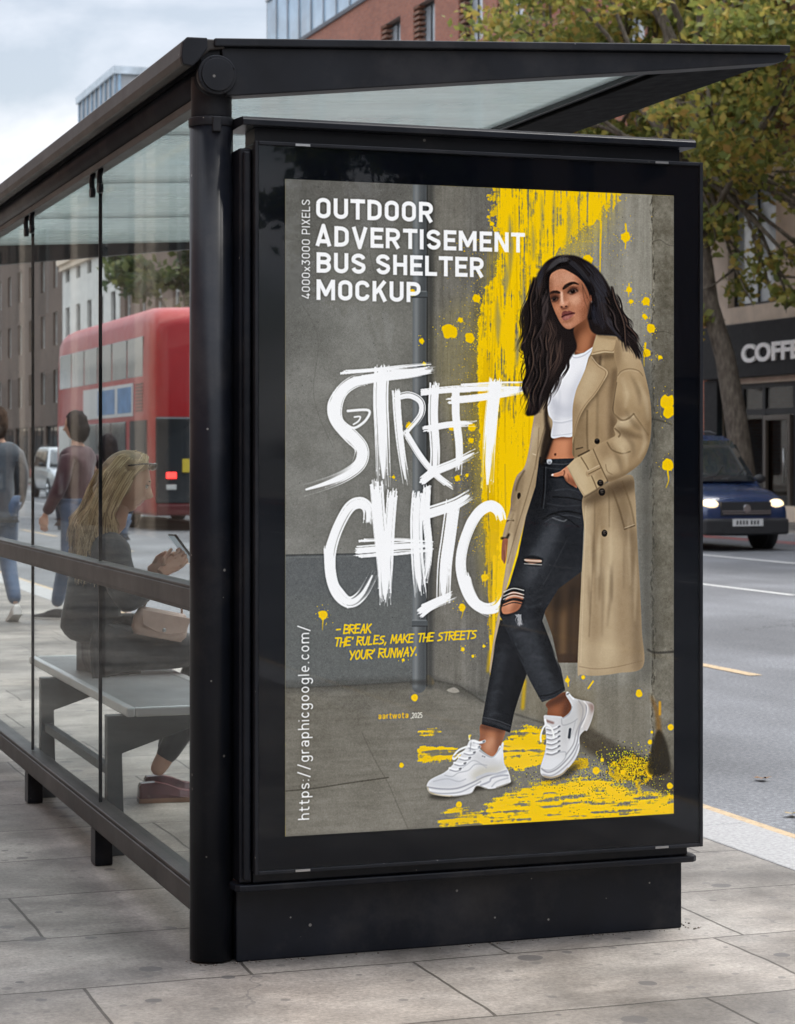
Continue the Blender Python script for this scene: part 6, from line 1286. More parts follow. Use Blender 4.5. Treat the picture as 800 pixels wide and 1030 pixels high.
b = NB(); prism(b, lg, 'z', .194, .212); box(b, .10, 1.36, -.045, .09, .2125, .2425); obj('ledge', b, BLK, pl, bevel=.004)
# mortar and grit round the foot of the shelter
gm = paint('grit', (.16, .14, .12), .9, .5, 40, bump=.5); rnd = random.Random(5); b = NB()
for i in range(90):
    if rnd.random() < .8: x = rnd.uniform(.05, 1.42); y = -.012-abs(rnd.gauss(0, .014))
    elif rnd.random() < .5: x = 1.37+abs(rnd.gauss(0, .015)); y = rnd.uniform(-.02, .1)
    else: a = rnd.uniform(3.14, 6.28); x = PX+.068*math.cos(a); y = PY+.068*math.sin(a)
    s = rnd.uniform(.001, .003); ellips(b, (x, y, s*.5), (s*1.3, s, s), 6)
tag(obj('grit', b, gm), 'loose grit and mortar crumbs along the foot of the plinth', 'grit', kind='stuff')
# ---------------------------------------------------------------- bench
BN = thing('bench', 'perforated steel bench seat behind the glass inside the shelter', 'bench', (.3, 2.5, 0))
def lo_(b, *o): bmesh.ops.translate(b, vec=(-.3, -2.5, 0), verts=b.verts); return b
STL = paint('bench_steel', (.66, .67, .68), .35, .08, 9, .35)
b = NB(); yy = 1.56
while yy < 3.46: box(b, .125, .495, yy, yy+.010, .485, .497); yy += .030
for x in np.arange(.15, .5, .055): box(b, x, x+.012, 1.55, 3.47, .478, .4845)
obj('seat', lo_(b), STL, BN)
b = NB(); box(b, .095, .125, 1.53, 3.49, .468, .5); box(b, .4955, .535, 1.53, 3.49, .468, .5); box(b, .1255, .495, 1.53, 1.556, .468, .4995); box(b, .1255, .495, 3.465, 3.49, .468, .4995); obj('seat_rim', lo_(b), STL, BN, bevel=.006)
GRYL = paint('bench_leg_coat', (.10, .105, .11), .45, .15, 6)
for yy in (1.60, 2.90):
    b = NB(); prism(b, [(.045, 0), (.105, 0), (.095, .34), (.40, .44), (.50, .44), (.50, .467), (.045, .467)], 'y', yy, yy+.05); obj('leg', lo_(b), GRYL, BN, bevel=.003)
b = NB(); box(b, .058, .085, 1.651, 2.899, .26, .29); obj('stretcher', lo_(b), GRYL, BN)
# ================================================================ people
def skin_mesh(J, E, root, sub=2):
    bm = NB(); ly = bm.verts.layers.skin.verify(); V = {}
    for k, (p, r) in J.items():
        v = bm.verts.new(p); v[ly].radius = (r, r) if not isinstance(r, tuple) else r; v[ly].use_root = (k == root); V[k] = v
    for a, c in E: bm.edges.new((V[a], V[c]))
    me = bpy.data.meshes.new('tmp'); bm.to_mesh(me); bm.free(); o = bpy.data.objects.new('tmp', me); COL.objects.link(o)
    s = o.modifiers.new('s', 'SKIN'); s.use_smooth_shade = True; s.branch_smoothing = .4; u = o.modifiers.new('u', 'SUBSURF'); u.levels = sub; u.render_levels = sub
    bpy.context.view_layer.update(); r = bpy.data.meshes.new_from_object(o.evaluated_get(bpy.context.evaluated_depsgraph_get())); bpy.data.objects.remove(o)
    bm = NB(); bm.from_mesh(r); bpy.data.meshes.remove(r)
    for f in bm.faces: f.smooth = True; f.material_index = 0
    return bm
def head_mesh(bm, c, yaw, pitch, sc=1.0, roll=0):
    """face looks along +x before rotation; material 1 = eyes/brows, 2 = lips"""
    res = bmesh.ops.create_uvsphere(bm, u_segments=56, v_segments=44, radius=1); vs = res['verts']
    G = lambda a, s: math.exp(-(a/s)**2)
    for v in vs:
        n = v.co.copy(); x, y, z = n
        jaw = max(0, -z); wy = .074*(1-.30*jaw**1.4)*(1-.05*max(0, x)); wx = .094; zz = .116
        X = x*wx; Y = y*wy; Zz = z*zz
        if x > 0:
            fr = x**1.0
            X = X*(1-.10*G(z-.18, .16)*G(abs(y)-.42, .2)) - .010*G(z-.10, .13)*G(abs(y)-.40, .17)*fr      # sockets
            X += .005*G(z-.30, .09)*G(y, .5)*fr                                                       # brow
            nose = G(y, .13)*(G(z+.16, .13)*.027 + G(z-.03, .14)*.012)*fr; X += nose
            X += .0075*G(y, .22)*(G(z+.42, .055)+.9*G(z+.53, .055))*fr - .003*G(y, .2)*G(z+.475, .02)*fr   # lips
            X += .011*G(y, .3)*G(z+.78, .17)*fr; X -= .006*G(z+.63, .06)*G(y, .4)*fr
            X -= .012*max(0, z-.55)*fr
            X += .003*G(abs(y)-.5, .18)*G(z+.12, .16)*fr
        else:
            X *= 1.10 if z > -.1 else 1.10-.5*min(1, (-z-.1)*1.3)*1.0
        v.co = (X, Y, Zz)
    for f in {f for v in vs for f in v.link_faces}:
        f.smooth = True; f.material_index = 0
        q = f.calc_center_median()
        if q.x > .05 and abs(q.y) < .026 and -.068 < q.z < -.043: f.material_index = 2
    extra = []
    def E(*a, **k):
        n0 = set(bm.verts); ellips(bm, *a, **k); extra.extend([q for q in bm.verts if q not in n0])
    for s in (-1, 1):
        E((.0735, s*.029, .010), (.0105, .0125, .0075), 14, 3); E((.0805, s*.0285, .010), (.0045, .0055, .0055), 10, 1)
        E((.0815, s*.030, .0335), (.004, .015, .0026), 10, 1); E((.0800, s*.0295, .0172), (.0065, .0145, .0018), 10, 1)
        E((.002, s*.0735, -.002), (.017, .007, .028), 14, 0)
    Mx = Matrix.Translation(c) @ Matrix.Rotation(yaw, 4, 'Z') @ Matrix.Rotation(pitch, 4, 'Y') @ Matrix.Rotation(roll, 4, 'X') @ Matrix.Scale(sc, 4)
    bmesh.ops.transform(bm, matrix=Mx, verts=vs+extra); return Mx
def hand_mesh(bm, wrist, d, side, up, curl=.9, sc=1.0):
    """palm plus four unequal bent fingers and a thumb leaving the side of the palm; d = pointing direction, side = towards the thumb, up = back of the hand"""
    d, side, up = Vector(d).normalized(), Vector(side).normalized(), Vector(up).normalized(); w = Vector(wrist); k = sc
    rings = []
    for t, hw, th in ((-.01, .022, .017), (.02, .030, .016), (.055, .039, .014), (.085, .040, .012), (.094, .036, .008)):
        rings.append([w+d*t*k+side*hw*k*math.cos(a)+up*th*k*math.sin(a) for a in np.linspace(0, 6.28318, 12, endpoint=False)])
    loft(bm, rings)
    for i, (o, L) in enumerate(((.029, .070), (.010, .078), (-.010, .072), (-.029, .056))):
        p = w+d*.085*k+side*o*k; ang = .25; pts = [p-d*.015*k, p]; dd = d.copy()
        for j, seg in enumerate((.42, .32, .26)):
            ang = curl*(.45+.35*j); q = Matrix.Rotation(-ang*.9, 3, d.cross(up)) @ dd if True else dd
            dd = (d*math.cos(ang*(j+1)*.6)-up*math.sin(ang*(j+1)*.6)); p = p+dd*L*seg*k; pts.append(p)
        tube(bm, pts, [.0088*k, .0088*k, .0082*k, .0074*k, .0055*k], 8)
    p = w+d*.025*k+side*.024*k; td = (d*.65+side*.75-up*.15).normalized(); t2 = (d*.95+side*.2-up*.3).normalized()
    tube(bm, [p-td*.01*k, p+td*.028*k, p+td*.028*k+t2*.028*k, p+td*.028*k+t2*.052*k], [.012*k, .0105*k, .009*k, .006*k], 8)
def cloth(name, c, rough=.85, var=.2, scale=9):
    t = MT(name); t.set(Base__Color=t.ramp(t.noise(scale, 5), [(.3, tuple(x*(1-var) for x in c)), (.7, tuple(x*(1+var) for x in c))]), Roughness=rough, Sheen__Weight=.25); t.bump(t.noise(16, 4, vec=None), .35, .02); return t.m
SKIN = paint('skin', (.52, .30, .21), .5, .08, 9); SKIN.node_tree.nodes['Principled BSDF'].inputs['Subsurface Weight'].default_value = .08
DARKF = paint('dark_features', (.03, .02, .016), .4, .1); LIPS = paint('lips', (.38, .14, .12), .4, .1); EYEW = paint('eye_white', (.55, .52, .5), .3, .05)
SK4 = [SKIN, DARKF, LIPS, EYEW]
def finish(name, bm, mats, par, lab=None):
    me = bpy.data.meshes.new(name); bmesh.ops.recalc_face_normals(bm, faces=bm.faces[:]); bm.to_mesh(me); bm.free()
    for m in mats: me.materials.append(m)
    o = bpy.data.objects.new(name, me); COL.objects.link(o); o.parent = par
    if lab: o['label'] = lab
    return o
def shoe(bm, heel, yaw, L=.27, W=.095, H=.085):
    n0 = set(bm.verts); rings = []
    for t, hw, h in ((0, .030, .07), (.03, .036, .085), (.25, .037, .088), (.45, .038, .075), (.62, .046, .055), (.82, .047, .042), (.95, .036, .034), (1.0, .018, .02)):
        rings.append([(t*L, -hw*W/.095, .004), (t*L, -hw*W/.095*1.02, h*.45*H/.085), (t*L, -hw*.6, h*H/.085), (t*L, hw*.6, h*H/.085), (t*L, hw*1.02*W/.095, h*.45*H/.085), (t*L, hw*W/.095, .004)])
    loft(bm, rings, mi=0)
    rings = [[(p[0]*1.015-.002, p[1]*1.06, z) for p, z in zip((r[0], r[0], r[5], r[5]), (.001, .018, .018, .001))] for r in rings]; loft(bm, rings, mi=1)
    bmesh.ops.transform(bm, matrix=Matrix.Translation(heel) @ Matrix.Rotation(yaw, 4, 'Z'), verts=[q for q in bm.verts if q not in n0])
# ---- seated woman
WB = Vector((.24, 2.70, 0))
def seated_woman():
    t = thing('person', 'blonde woman in a dark cardigan seated on the shelter bench, looking down at a phone', 'person', WB)
    r = lambda x, y, z: (x-WB.x, y-WB.y, z)
    J = {'pel': (r(.22, 2.70, .605), .115), 'wai': (r(.20, 2.70, .74), .092), 'che': (r(.225, 2.70, .92), .105), 'upp': (r(.262, 2.70, 1.02), .066), 'nk': (r(.300, 2.70, 1.095), .045), 'nk2': (r(.318, 2.70, 1.15), .043), 'hd': (r(.325, 2.70, 1.20), .045)}
    E = [('pel', 'wai'), ('wai', 'che'), ('che', 'upp'), ('upp', 'nk'), ('nk', 'nk2'), ('nk2', 'hd')]
    for s, n in ((-1, 'R'), (1, 'L')):
        J['sh'+n] = (r(.255, 2.70+s*.155, 1.005), .034); J['el'+n] = (r(.30, 2.70+s*.195, .765), .037); J['wr'+n] = (r(.455, 2.70+s*.10, .885), .025)
        J['hp'+n] = (r(.27, 2.70+s*.085, .60), .085); J['kn'+n] = (r(.66, 2.70+s*.075, .575), .056); J['an'+n] = (r(.47+.03*s, 2.755+s*.085, .10), .032); J['cf'+n] = (r(.60, 2.72+s*.08, .37), .052)
        E += [('upp', 'sh'+n), ('sh'+n, 'el'+n), ('el'+n, 'wr'+n), ('pel', 'hp'+n), ('hp'+n, 'kn'+n), ('kn'+n, 'cf'+n), ('cf'+n, 'an'+n)]
    bm = skin_mesh(J, E, 'pel')
    for q in bm.verts:
        if .62 < q.co.z < 1.045: q.co -= q.normal*.022
    Mh = head_mesh(bm, r(.335, 2.70, 1.228), 0, R(19), 1.0)
    hand_mesh(bm, r(.458, 2.60, .888), (.75, -.05, .55), (-.3, .5, .55), (.3, -.9, .1), 1.0, .95)
    hand_mesh(bm, r(.458, 2.80, .888), (.70, -.45, .35), (-.2, -.4, .8), (.5, .8, .1), 1.1, .95)
    body = finish('body', bm, SK4, t)
    # cardigan over torso and arms
    K = {k: (p, q) for k, (p, q) in J.items()}
    up = lambda k, d: (K[k][0], K[k][1]+d)
    JC = {'pel': (r(.20, 2.70, .60), .135), 'wai': up('wai', .030), 'che': up('che', .024), 'upp': up('upp', .044)}
    EC = [('pel', 'wai'), ('wai', 'che'), ('che', 'upp')]
    for n in 'RL':
        JC['sh'+n] = up('sh'+n, .044); JC['el'+n] = up('el'+n, .020); p = Vector(K['wr'+n][0]).lerp(Vector(K['el'+n][0]), .12); JC['wr'+n] = (tuple(p), .036); EC += [('upp', 'sh'+n), ('sh'+n, 'el'+n), ('el'+n, 'wr'+n)]
    bm = skin_mesh(JC, EC, 'pel')
    for v in bm.verts:
        v.co += v.normal*.006*mnoise.noise(v.co*14)+v.normal*.004*math.sin(v.co.z*70+v.co.x*20)
    finish('cardigan', bm, [cloth('charcoal_knit', (.012, .015, .024))], t)
    JT = {'pel': (r(.22, 2.70, .60), .122)}; ET = []
    for n in 'RL':
        for k, d in (('hp', .012), ('kn', .012), ('cf', .012)): JT[k+n] = up(k+n, d)
        p = Vector(K['an'+n][0]).lerp(Vector(K['cf'+n][0]), .18); JT['an'+n] = (tuple(p), .042); ET += [('pel', 'hp'+n), ('hp'+n, 'kn'+n), ('kn'+n, 'cf'+n), ('cf'+n, 'an'+n)]
    finish('trousers', skin_mesh(JT, ET, 'pel'), [cloth('charcoal_trousers', (.03, .03, .034))], t)
    for n, s in (('R', -1), ('L', 1)):
        b = NB(); a = J['an'+n][0]; shoe(b, (a[0]-.06, a[1], 0), -.05, .25, .085, .075); finish('shoe', b, [paint('oxblood_leather', (.10, .035, .04), .25, .3, 12), paint('tan_sole', (.28, .15, .09), .6)], t)
    # hair: shell plus many locks
    hm = [cloth('dark_blonde_hair', (.33, .22, .115), .5, .45, 26)]; m2 = MT('blonde_hair'); g = m2.n('NewGeometry'); m2.set(Base__Color=m2.ramp(g.outputs['Random Per Island'], [(.0, (.20, .13, .07)), (.4, (.48, .335, .185)), (1, (.84, .66, .42))]), Roughness=.42)
    b = NB(); rs_ = random.Random(9); res = bmesh.ops.create_uvsphere(b, u_segments=40, v_segments=30, radius=1)
    for v in res['verts']:
        x, y, z = v.co; v.co = Vector((x*.104-.006, y*.083, z*.125+.002))
        if x > .05 and z < .62: v.co.x = min(v.co.x, .010) if z < .3 else min(v.co.x, .010+.16*(z-.3))
        if z < -.35: v.co.x -= .012; v.co.z *= 1.12
    bmesh.ops.transform(b, matrix=Mh, verts=b.verts)
    hr = finish('hair', b, hm, t)
    for p in hr.data.polygons: p.use_smooth = True
    b = NB(); MI = Mh
    for i in range(950):
        a = rs_.uniform(-1, 1); s = -1 if rs_.random() < .62 else 1; j = lambda q: rs_.gauss(0, q)
        lerp = lambda f, k: f+(k-f)*(a+1)/2
        P = [(.045-.05*(1-a)/2+j(.004), s*.006, .124+j(.003)), (lerp(-.075, .050), s*(.05+j(.003)), lerp(.085, .100)), (lerp(-.108, .014), s*(.081+j(.002)), lerp(.01, .035)), (lerp(-.118, -.008), s*(.085+j(.003)), -.06+j(.006)), (lerp(-.122, -.016), s*(.080+j(.004)), -.13)]
        W = [Mh @ Vector(p) for p in P]; e = W[-1]; L_ = rs_.uniform(.12, .30)
        back = (1-a)/2; tip = e+Vector((-.02-.035*back, s*.01+j(.012), -L_))
        if back < .35: tip = e+Vector((.01+j(.012), j(.012)-.01*s, -L_*.95))
        wv = rs_.uniform(0, 6); q1 = e.lerp(tip, .35)+Vector((.012*math.sin(wv)-.02*back, j(.005), 0)); q2 = e.lerp(tip, .7)+Vector((-.010*math.sin(wv+1), j(.005), 0))
        pts = W+[q1, q2, tip]; rr = rs_.uniform(.0010, .0023); tube(b, pts, [rr*.6, rr, rr, rr, rr, rr, rr*.8, rr*.2], 5, False)
    k = finish('hair_locks', b, [m2.m], hr)
    for p in k.data.polygons: p.use_smooth = True
    # sunglasses pushed up in the hair
    b = NB(); ring = [Mh @ Vector((.062-.02*abs(math.sin(a))*0+.0, .072*math.sin(a), .104-.006*math.cos(a*2))) for a in np.linspace(-1.4, 1.4, 12)]
    for s in (-1, 1): ellips(b, Mh @ Vector((.078, s*.034, .092)), (.012, .026, .017), 14, rot=Matrix.Rotation(R(40), 3, 'Y'))
    tube(b, [Mh @ Vector((-.03, -.090, .06)), Mh @ Vector((.03, -.088, .088)), Mh @ Vector((.076, -.058, .100)), Mh @ Vector((.084, 0, .103)), Mh @ Vector((.076, .058, .100)), Mh @ Vector((.03, .088, .088)), Mh @ Vector((-.03, .09, .06))], .0035, 6)
    tag(finish('sunglasses', b, [paint('dark_tortoise', (.02, .012, .008), .15, .2, coat=.5)], None), 'dark sunglasses pushed up into the seated blonde woman\'s hair', 'sunglasses').location = WB
seated_woman()
def phone():
    t = thing('phone', 'black mobile phone held by the seated blonde woman', 'phone', (.545, 2.63, .975)); t.rotation_euler = (0, R(-38), R(8))
    b = NB(); box(b, -.006, .004, -.036, .036, -.072, .072); obj('case', b, paint('phone_case', (.012, .012, .014), .3), t, bevel=.004)
    b = NB(); box(b, -.0075, -.0062, -.032, .032, -.068, .068); obj('screen', b, emit('phone_screen', (.22, .26, .3), .6), t)
phone()
def handbag():
    t = thing('handbag', 'pale pink leather handbag resting on the seated woman\'s lap', 'handbag', (.43, 2.54, .665)); lt = paint('blush_leather', (.56, .40, .33), .45, .15, 8, bump=.2)
    b = NB(); rings = []
    for z, hx, hy in ((-.03, .115, .045), (0, .135, .055), (.05, .135, .05), (.095, .12, .030), (.105, .11, .018)):
        rings.append([(hx*math.copysign(abs(math.cos(a))**.5, math.cos(a)), hy*math.copysign(abs(math.sin(a))**.6, math.sin(a)), z) for a in np.linspace(0, 6.28318, 20, endpoint=False)])
    loft(b, rings); obj('body', b, lt, t, sm=True)
    b = NB(); prism(b, [(-.125, .09), (.125, .09), (.11, .02), (.03, -.005), (-.03, -.005), (-.11, .02)], 'y', -.066, -.058); obj('flap', b, lt, t, bevel=.003)
    b = NB(); tube(b, [(-.10, 0, .095), (-.085, -.005, .15), (-.03, -.01, .175), (.03, -.01, .175), (.085, -.005, .15), (.10, 0, .095)], .006, 8); obj('strap', b, lt, t)
    b = NB(); ellips(b, (0, -.069, .012), (.010, .004, .010), 10); obj('clasp', b, M['steel'], t)
handbag()
for o in bpy.data.objects:
    if o.name == 'handbag': o.scale = (.80, .80, .80); o.rotation_euler = (0, R(12), R(8))
# ---- walkers
def walker(base, yaw, label, jacket, trousers, shoes, sole, hair, h=1.75, ph=1, bag=None, skirt=.0, long_=False, group='people walking along the pavement beyond the shelter', hood=False):
    t = thing('person', label, 'person', base, yaw, group); k = h/1.75
    v = lambda *p: tuple(q*k for q in p)
    J = {'pel': (v(0, 0, .94), .12), 'wai': (v(0, 0, 1.10), .105), 'che': (v(.01, 0, 1.29), .13), 'upp': (v(0, 0, 1.41), .10), 'nk': (v(.005, 0, 1.49), .052), 'hd': (v(.02, 0, 1.56), .05)}
    E = [('pel', 'wai'), ('wai', 'che'), ('che', 'upp'), ('upp', 'nk'), ('nk', 'hd')]
    for s, n in ((1, 'L'), (-1, 'R')):
        f = s*ph
        J['sh'+n] = (v(0, s*.165, 1.39), .046); J['el'+n] = (v(-.03-f*.07, s*.215, 1.13), .042); J['wr'+n] = (v(.07-f*.12, s*.21, .90), .029); J['hp'+n] = (v(0, s*.09, .91), .09)
        kn, an = ((.17, .50), (.27, .10)) if f > 0 else ((.03, .49), (-.24, .15))
        J['kn'+n] = (v(kn[0], s*.09, kn[1]), .060); J['an'+n] = (v(an[0], s*.085, an[1]), .040)
        E += [('upp', 'sh'+n), ('sh'+n, 'el'+n), ('el'+n, 'wr'+n), ('pel', 'hp'+n), ('hp'+n, 'kn'+n), ('kn'+n, 'an'+n)]
    bm = skin_mesh(J, E, 'pel')
    for q in bm.verts:
        if 1.0*k < q.co.z < 1.45*k: q.co -= q.normal*.018
    Mh = head_mesh(bm, v(.03, 0, 1.638), 0, R(6), k)
    for n, s in (('L', 1), ('R', -1)): hand_mesh(bm, J['wr'+n][0], (.15, 0, -1), (1, 0, .15), (0, s, 0), .6, k)
    finish('body', bm, SK4, t)
    a = lambda q, d: (J[q][0], J[q][1]+d)
    JC = {'pel': (v(0, 0, .86 if not long_ else .72), .145+skirt), 'hip': (v(0, 0, .95), .14), 'wai': a('wai', .03), 'che': a('che', .025), 'upp': a('upp', .026)}; EC = [('pel', 'hip'), ('hip', 'wai'), ('wai', 'che'), ('che', 'upp')]
    for n in 'LR':
        JC['sh'+n] = a('sh'+n, .034); JC['el'+n] = a('el'+n, .022); JC['wr'+n] = (J['wr'+n][0], .044); EC += [('upp', 'sh'+n), ('sh'+n, 'el'+n), ('el'+n, 'wr'+n)]
    JC['nk'] = (v(-.005, 0, 1.50), .068); EC.append(('upp', 'nk'))
    if hood: JC['hd'] = (v(-.02, 0, 1.50), .09); EC += [('upp', 'hd')]
    bm = skin_mesh(JC, EC, 'hip')
    for q in bm.verts: q.co += q.normal*.010*mnoise.noise(q.co*9)
    finish('jacket', bm, [jacket], t)
    JT = {'pel': (v(0, 0, .93), .13)}; ET = []
    for n in 'LR':
        for q, d in (('hp', .014), ('kn', .016)): JT[q+n] = a(q+n, d)
        JT['an'+n] = (J['an'+n][0], .056); ET += [('pel', 'hp'+n), ('hp'+n, 'kn'+n), ('kn'+n, 'an'+n)]
    finish('trousers', skin_mesh(JT, ET, 'pel'), [trousers], t)
    for n, s in (('L', 1), ('R', -1)):
        b = NB(); p = J['an'+n][0]; shoe(b, (0, 0, 0), 0, .28, .10); rear = p[0] < 0
        bmesh.ops.transform(b, matrix=Matrix.Translation((p[0]-.07, p[1], .065 if rear else 0)) @ Matrix.Rotation(R(22 if rear else 0), 4, 'Y'), verts=b.verts); finish('shoe', b, [shoes, sole], t)
    b = NB(); res = bmesh.ops.create_uvsphere(b, u_segments=32, v_segments=24, radius=1)
    for q in res['verts']:
        x, y, z = q.co; q.co = Vector((x*.108-.014, y*.088, z*.128+.008))
        if x > .3 and z < .55: q.co.x = min(q.co.x, .03)
        if z < -.2: q.co.x -= .012; q.co.z *= 1.25
        q.co += q.co.normalized()*(.012*mnoise.noise(q.co*38)+.006*mnoise.noise(Vector((q.co.x*90, q.co.y*90, q.co.z*12))))
    bmesh.ops.transform(b, matrix=Mh, verts=b.verts); o = finish('hair', b, [hair], t)
    for p in o.data.polygons: p.use_smooth = True
    return t
denim = cloth('blue_denim', (.045, .085, .16)); navy = cloth('navy_jacket', (.02, .03, .05)); greyb = cloth('grey_blue_coat', (.05, .062, .08)); maroon = cloth('maroon_jacket', (.05, .014, .02))
brown_h = paint('brown_hair', (.05, .03, .02), .9, .4, 30, spec=.1); dark_h = paint('black_hair', (.012, .010, .012), .9, .4, 30, spec=.1)
whs = paint('white_canvas', (.6, .58, .54), .6, .05); bks = paint('dark_suede', (.03, .028, .028), .8, .2); brs = paint('brown_leather', (.10, .05, .03), .4, .2)
walker((1.26, 12.15, 0), R(96), 'walker in a grey-blue coat, jeans and white trainers, seen through the leftmost glass', greyb, denim, whs, whs, brown_h, 1.72, 1)
walker((1.86, 11.85, 0), R(138), 'walker in a dark maroon jacket, jeans and dark shoes, seen left of the seated woman', maroon, denim, bks, whs, dark_h, 1.68, -1)
walker((2.28, 12.7, -.12), R(100), 'dark-haired walker in a navy jacket directly behind the seated woman', navy, denim, brs, bks, dark_h, 1.62, 1)
# ================================================================ vehicles
TYRE = paint('tyre_rubber', (.018, .018, .019), .8, .1, 20); CHR = paint('silver_trim', (.62, .63, .65), .22, .05, 5, 1); DGL = pane_mat('vehicle_glass', (.016, .02, .022), .03)
DPL = paint('dark_plastic', (.02, .021, .023), .55, .1, 10); HLAMP = emit('headlamp_lit', (1.0, .78, .48), 1.3); TLAMP = emit('tail_lamp_lit', (1.0, .035, .03), 3.0); PLT = paint('plate_white', (.62, .63, .62), .4, .04); PLY = paint('plate_yellow', (.68, .52, .05), .4, .04)
def wheel(par, x, y, r, sx, w=.2):
    b = NB(); tube(b, [(x-sx*w, y, r), (x-sx*w*.9, y, r), (x-sx*.02, y, r), (x, y, r)], [r*.9, r, r, r*.92], 32); wo = obj('wheel', b, TYRE, par)
    b = NB(); tube(b, [(x-sx*.01, y, r), (x+sx*.008, y, r)], [r*.64, r*.60], 28); tube(b, [(x+sx*.006, y, r), (x+sx*.02, y, r)], r*.17, 16)
    for k in range(5):
        a = k*1.2566; tube(b, [(x+sx*.012, y, r), (x+sx*.012, y+r*.56*math.cos(a), r+r*.56*math.sin(a))], r*.07, 6)
    obj('rim', b, CHR, wo)
def car(name, label, cat, base, yaw, mat, W=1.76, Lh=4.3, H=1.83, hood=1.02, roofs=(.95, 1.68), rear=4.1, lights=True, rails=True):
    t = thing(name, label, cat, base, yaw); hw = W/2
    st = [(0.0, .84, .30, .58), (.04, .90, .24, .70), (.14, .95, .22, .80), (.32, .98, .22, .88), (.60, 1.0, .22, .94), (roofs[0], 1.0, .22, 1.0), (roofs[0]+.6, 1.0, .22, 1.02), (Lh*.6, 1.0, .22, 1.03), (Lh-.25, .99, .24, 1.03), (Lh-.05, .96, .28, 1.0), (Lh, .90, .34, .92)]
    rings = []
    for y, wf, zb, zt in st:
        zt *= hood; w_ = hw*wf; rings.append([(-w_*.90, y, zb), (-w_*.985, y, zb+.10), (-w_, y, zb+(zt-zb)*.45), (-w_*.985, y, zb+(zt-zb)*.72), (-w_*.955, y, zt-.06), (-w_*.86, y, zt-.012), (-w_*.45, y, zt+.018), (0, y, zt+.028), (w_*.45, y, zt+.018), (w_*.86, y, zt-.012), (w_*.955, y, zt-.06), (w_*.985, y, zb+(zt-zb)*.72), (w_, y, zb+(zt-zb)*.45), (w_*.985, y, zb+.10), (w_*.90, y, zb)])
    b = NB(); loft(b, rings); obj('body', b, mat, t, sm=True, sub=1)
    # cabin
    r0, r1 = roofs; zt = H; bl = hood*1.0-.03; bw, tw = hw*.955, hw*.76
    def cab(o=0):
        out = []
        for y, zz, f in ((r0-.02, bl, 0), (r0+(r1-r0)*.5, bl+(zt-bl)*.52, 0), (r1-.12, zt-.10, 0), (r1+.12, zt-.025, 0), (r1+.6, zt, 0), (rear-.35, zt-.01, 0), (rear-.08, zt-.08, 0), (rear+.06, bl+(zt-bl)*.45, 0), (rear+.14, bl, 0)):
            q = (zz-bl)/(zt-bl); w_ = bw+(tw-bw)*q; out.append([(-bw, y, bl-.05), (-(w_+.002), y, max(bl-.04, zz-.06)), (-w_*.93, y, zz), (0, y, zz+.022*q), (w_*.93, y, zz), (w_+.002, y, max(bl-.04, zz-.06)), (bw, y, bl-.05)])
        return out
    b = NB(); loft(b, cab()); obj('cabin', b, mat, t, sm=False, bevel=.03, seg=3)
    P = lambda y, z, s, o=.012: None
    # windscreen
    def wsp(f, s, o):       # f 0..1 up the screen
        y = r0+.0+(r1-.13-r0)*f; z = bl+.02+(zt-.11-bl-.02)*f; q = (z-bl)/(zt-bl); return (s*(bw+(tw-bw)*q-.085), y-o*.8, z+o)
    b = NB(); A = [[wsp(f, s, .035) for s in np.linspace(-1, 1, 9)] for f in np.linspace(.03, .97, 6)]
    for i, r_ in enumerate(A):
        for j, p in enumerate(r_): r_[j] = (p[0], p[1]-.05*(1-(j/4-1)**2), p[2])
    vs = [[b.verts.new(p) for p in r_] for r_ in A]
    for a_, c_ in zip(vs, vs[1:]):
        for j in range(8): b.faces.new((a_[j], a_[j+1], c_[j+1], c_[j]))
    o = obj('windscreen', b, DGL, t, sm=True); so_ = o.modifiers.new('s', 'SOLIDIFY'); so_.thickness = .02
    b = NB(); tube(b, [wsp(.02, -.75, .05), wsp(.10, .0, .075), wsp(.34, .3, .065)], .009, 6); tube(b, [wsp(.02, .1, .06), wsp(.08, .5, .06), wsp(.30, .88, .05)], .009, 6); obj('wiper', b, DPL, t)
    for s in (-1, 1):
        ys = [r0+.30, (r1+rear)/2-.35, rear-.75] if Lh > 3.9 else [r0+.3, rear-.6]
        segs = [(r1-.02-.42, r1+.62), (r1+.70, r1+1.52), (r1+1.60, rear-.25)]
        for i, (ya, yb) in enumerate(segs):
            if yb <= ya+.1: continue
            b = NB(); z0, z1 = bl+.04, zt-.16; q0, q1 = (z0-bl)/(zt-bl), (z1-bl)/(zt-bl); x0, x1 = bw+(tw-bw)*q0+.012, bw+(tw-bw)*q1+.010
            y1a = ya+.30 if i == 0 else ya
            pts = [(s*x0, ya, z0), (s*x0, yb, z0), (s*x1, yb, z1), (s*x1, y1a, z1)]; quad(b, pts); o = obj('side_window', b, DGL, t); so_ = o.modifiers.new('s', 'SOLIDIFY'); so_.thickness = .012; so_.offset = 0
        b = NB(); ellips(b, (s*(hw+.10), r0+.28, bl+.10), (.11, .06, .075), 16); box(b, min(s*(hw-.06), s*(hw+.04)), max(s*(hw-.06), s*(hw+.04)), r0+.26, r0+.32, bl+.03, bl+.08); mo = obj('mirror', b, DPL, t)
        b = NB(); ellips(b, (s*(hw*.70), .10, .70*hood), (.15, .075, .08), 20, rot=Matrix.Rotation(s*R(14), 3, 'Z')); obj('headlight', b, HLAMP if lights else CHR, t)
        b = NB(); ellips(b, (s*(hw*.80), .05, .36), (.075, .04, .045), 12); obj('fog_lamp', b, CHR, t)
        for y in (.82, Lh-.78):
            b = NB(); tube(b, [(s*(hw+.004), y, .34), (s*(hw-.16), y, .34)], .375, 28); obj('wheel_arch', b, DPL, t)
        for y in (.82, Lh-.78): wheel(t, s*(hw+.012), y, .325, s)
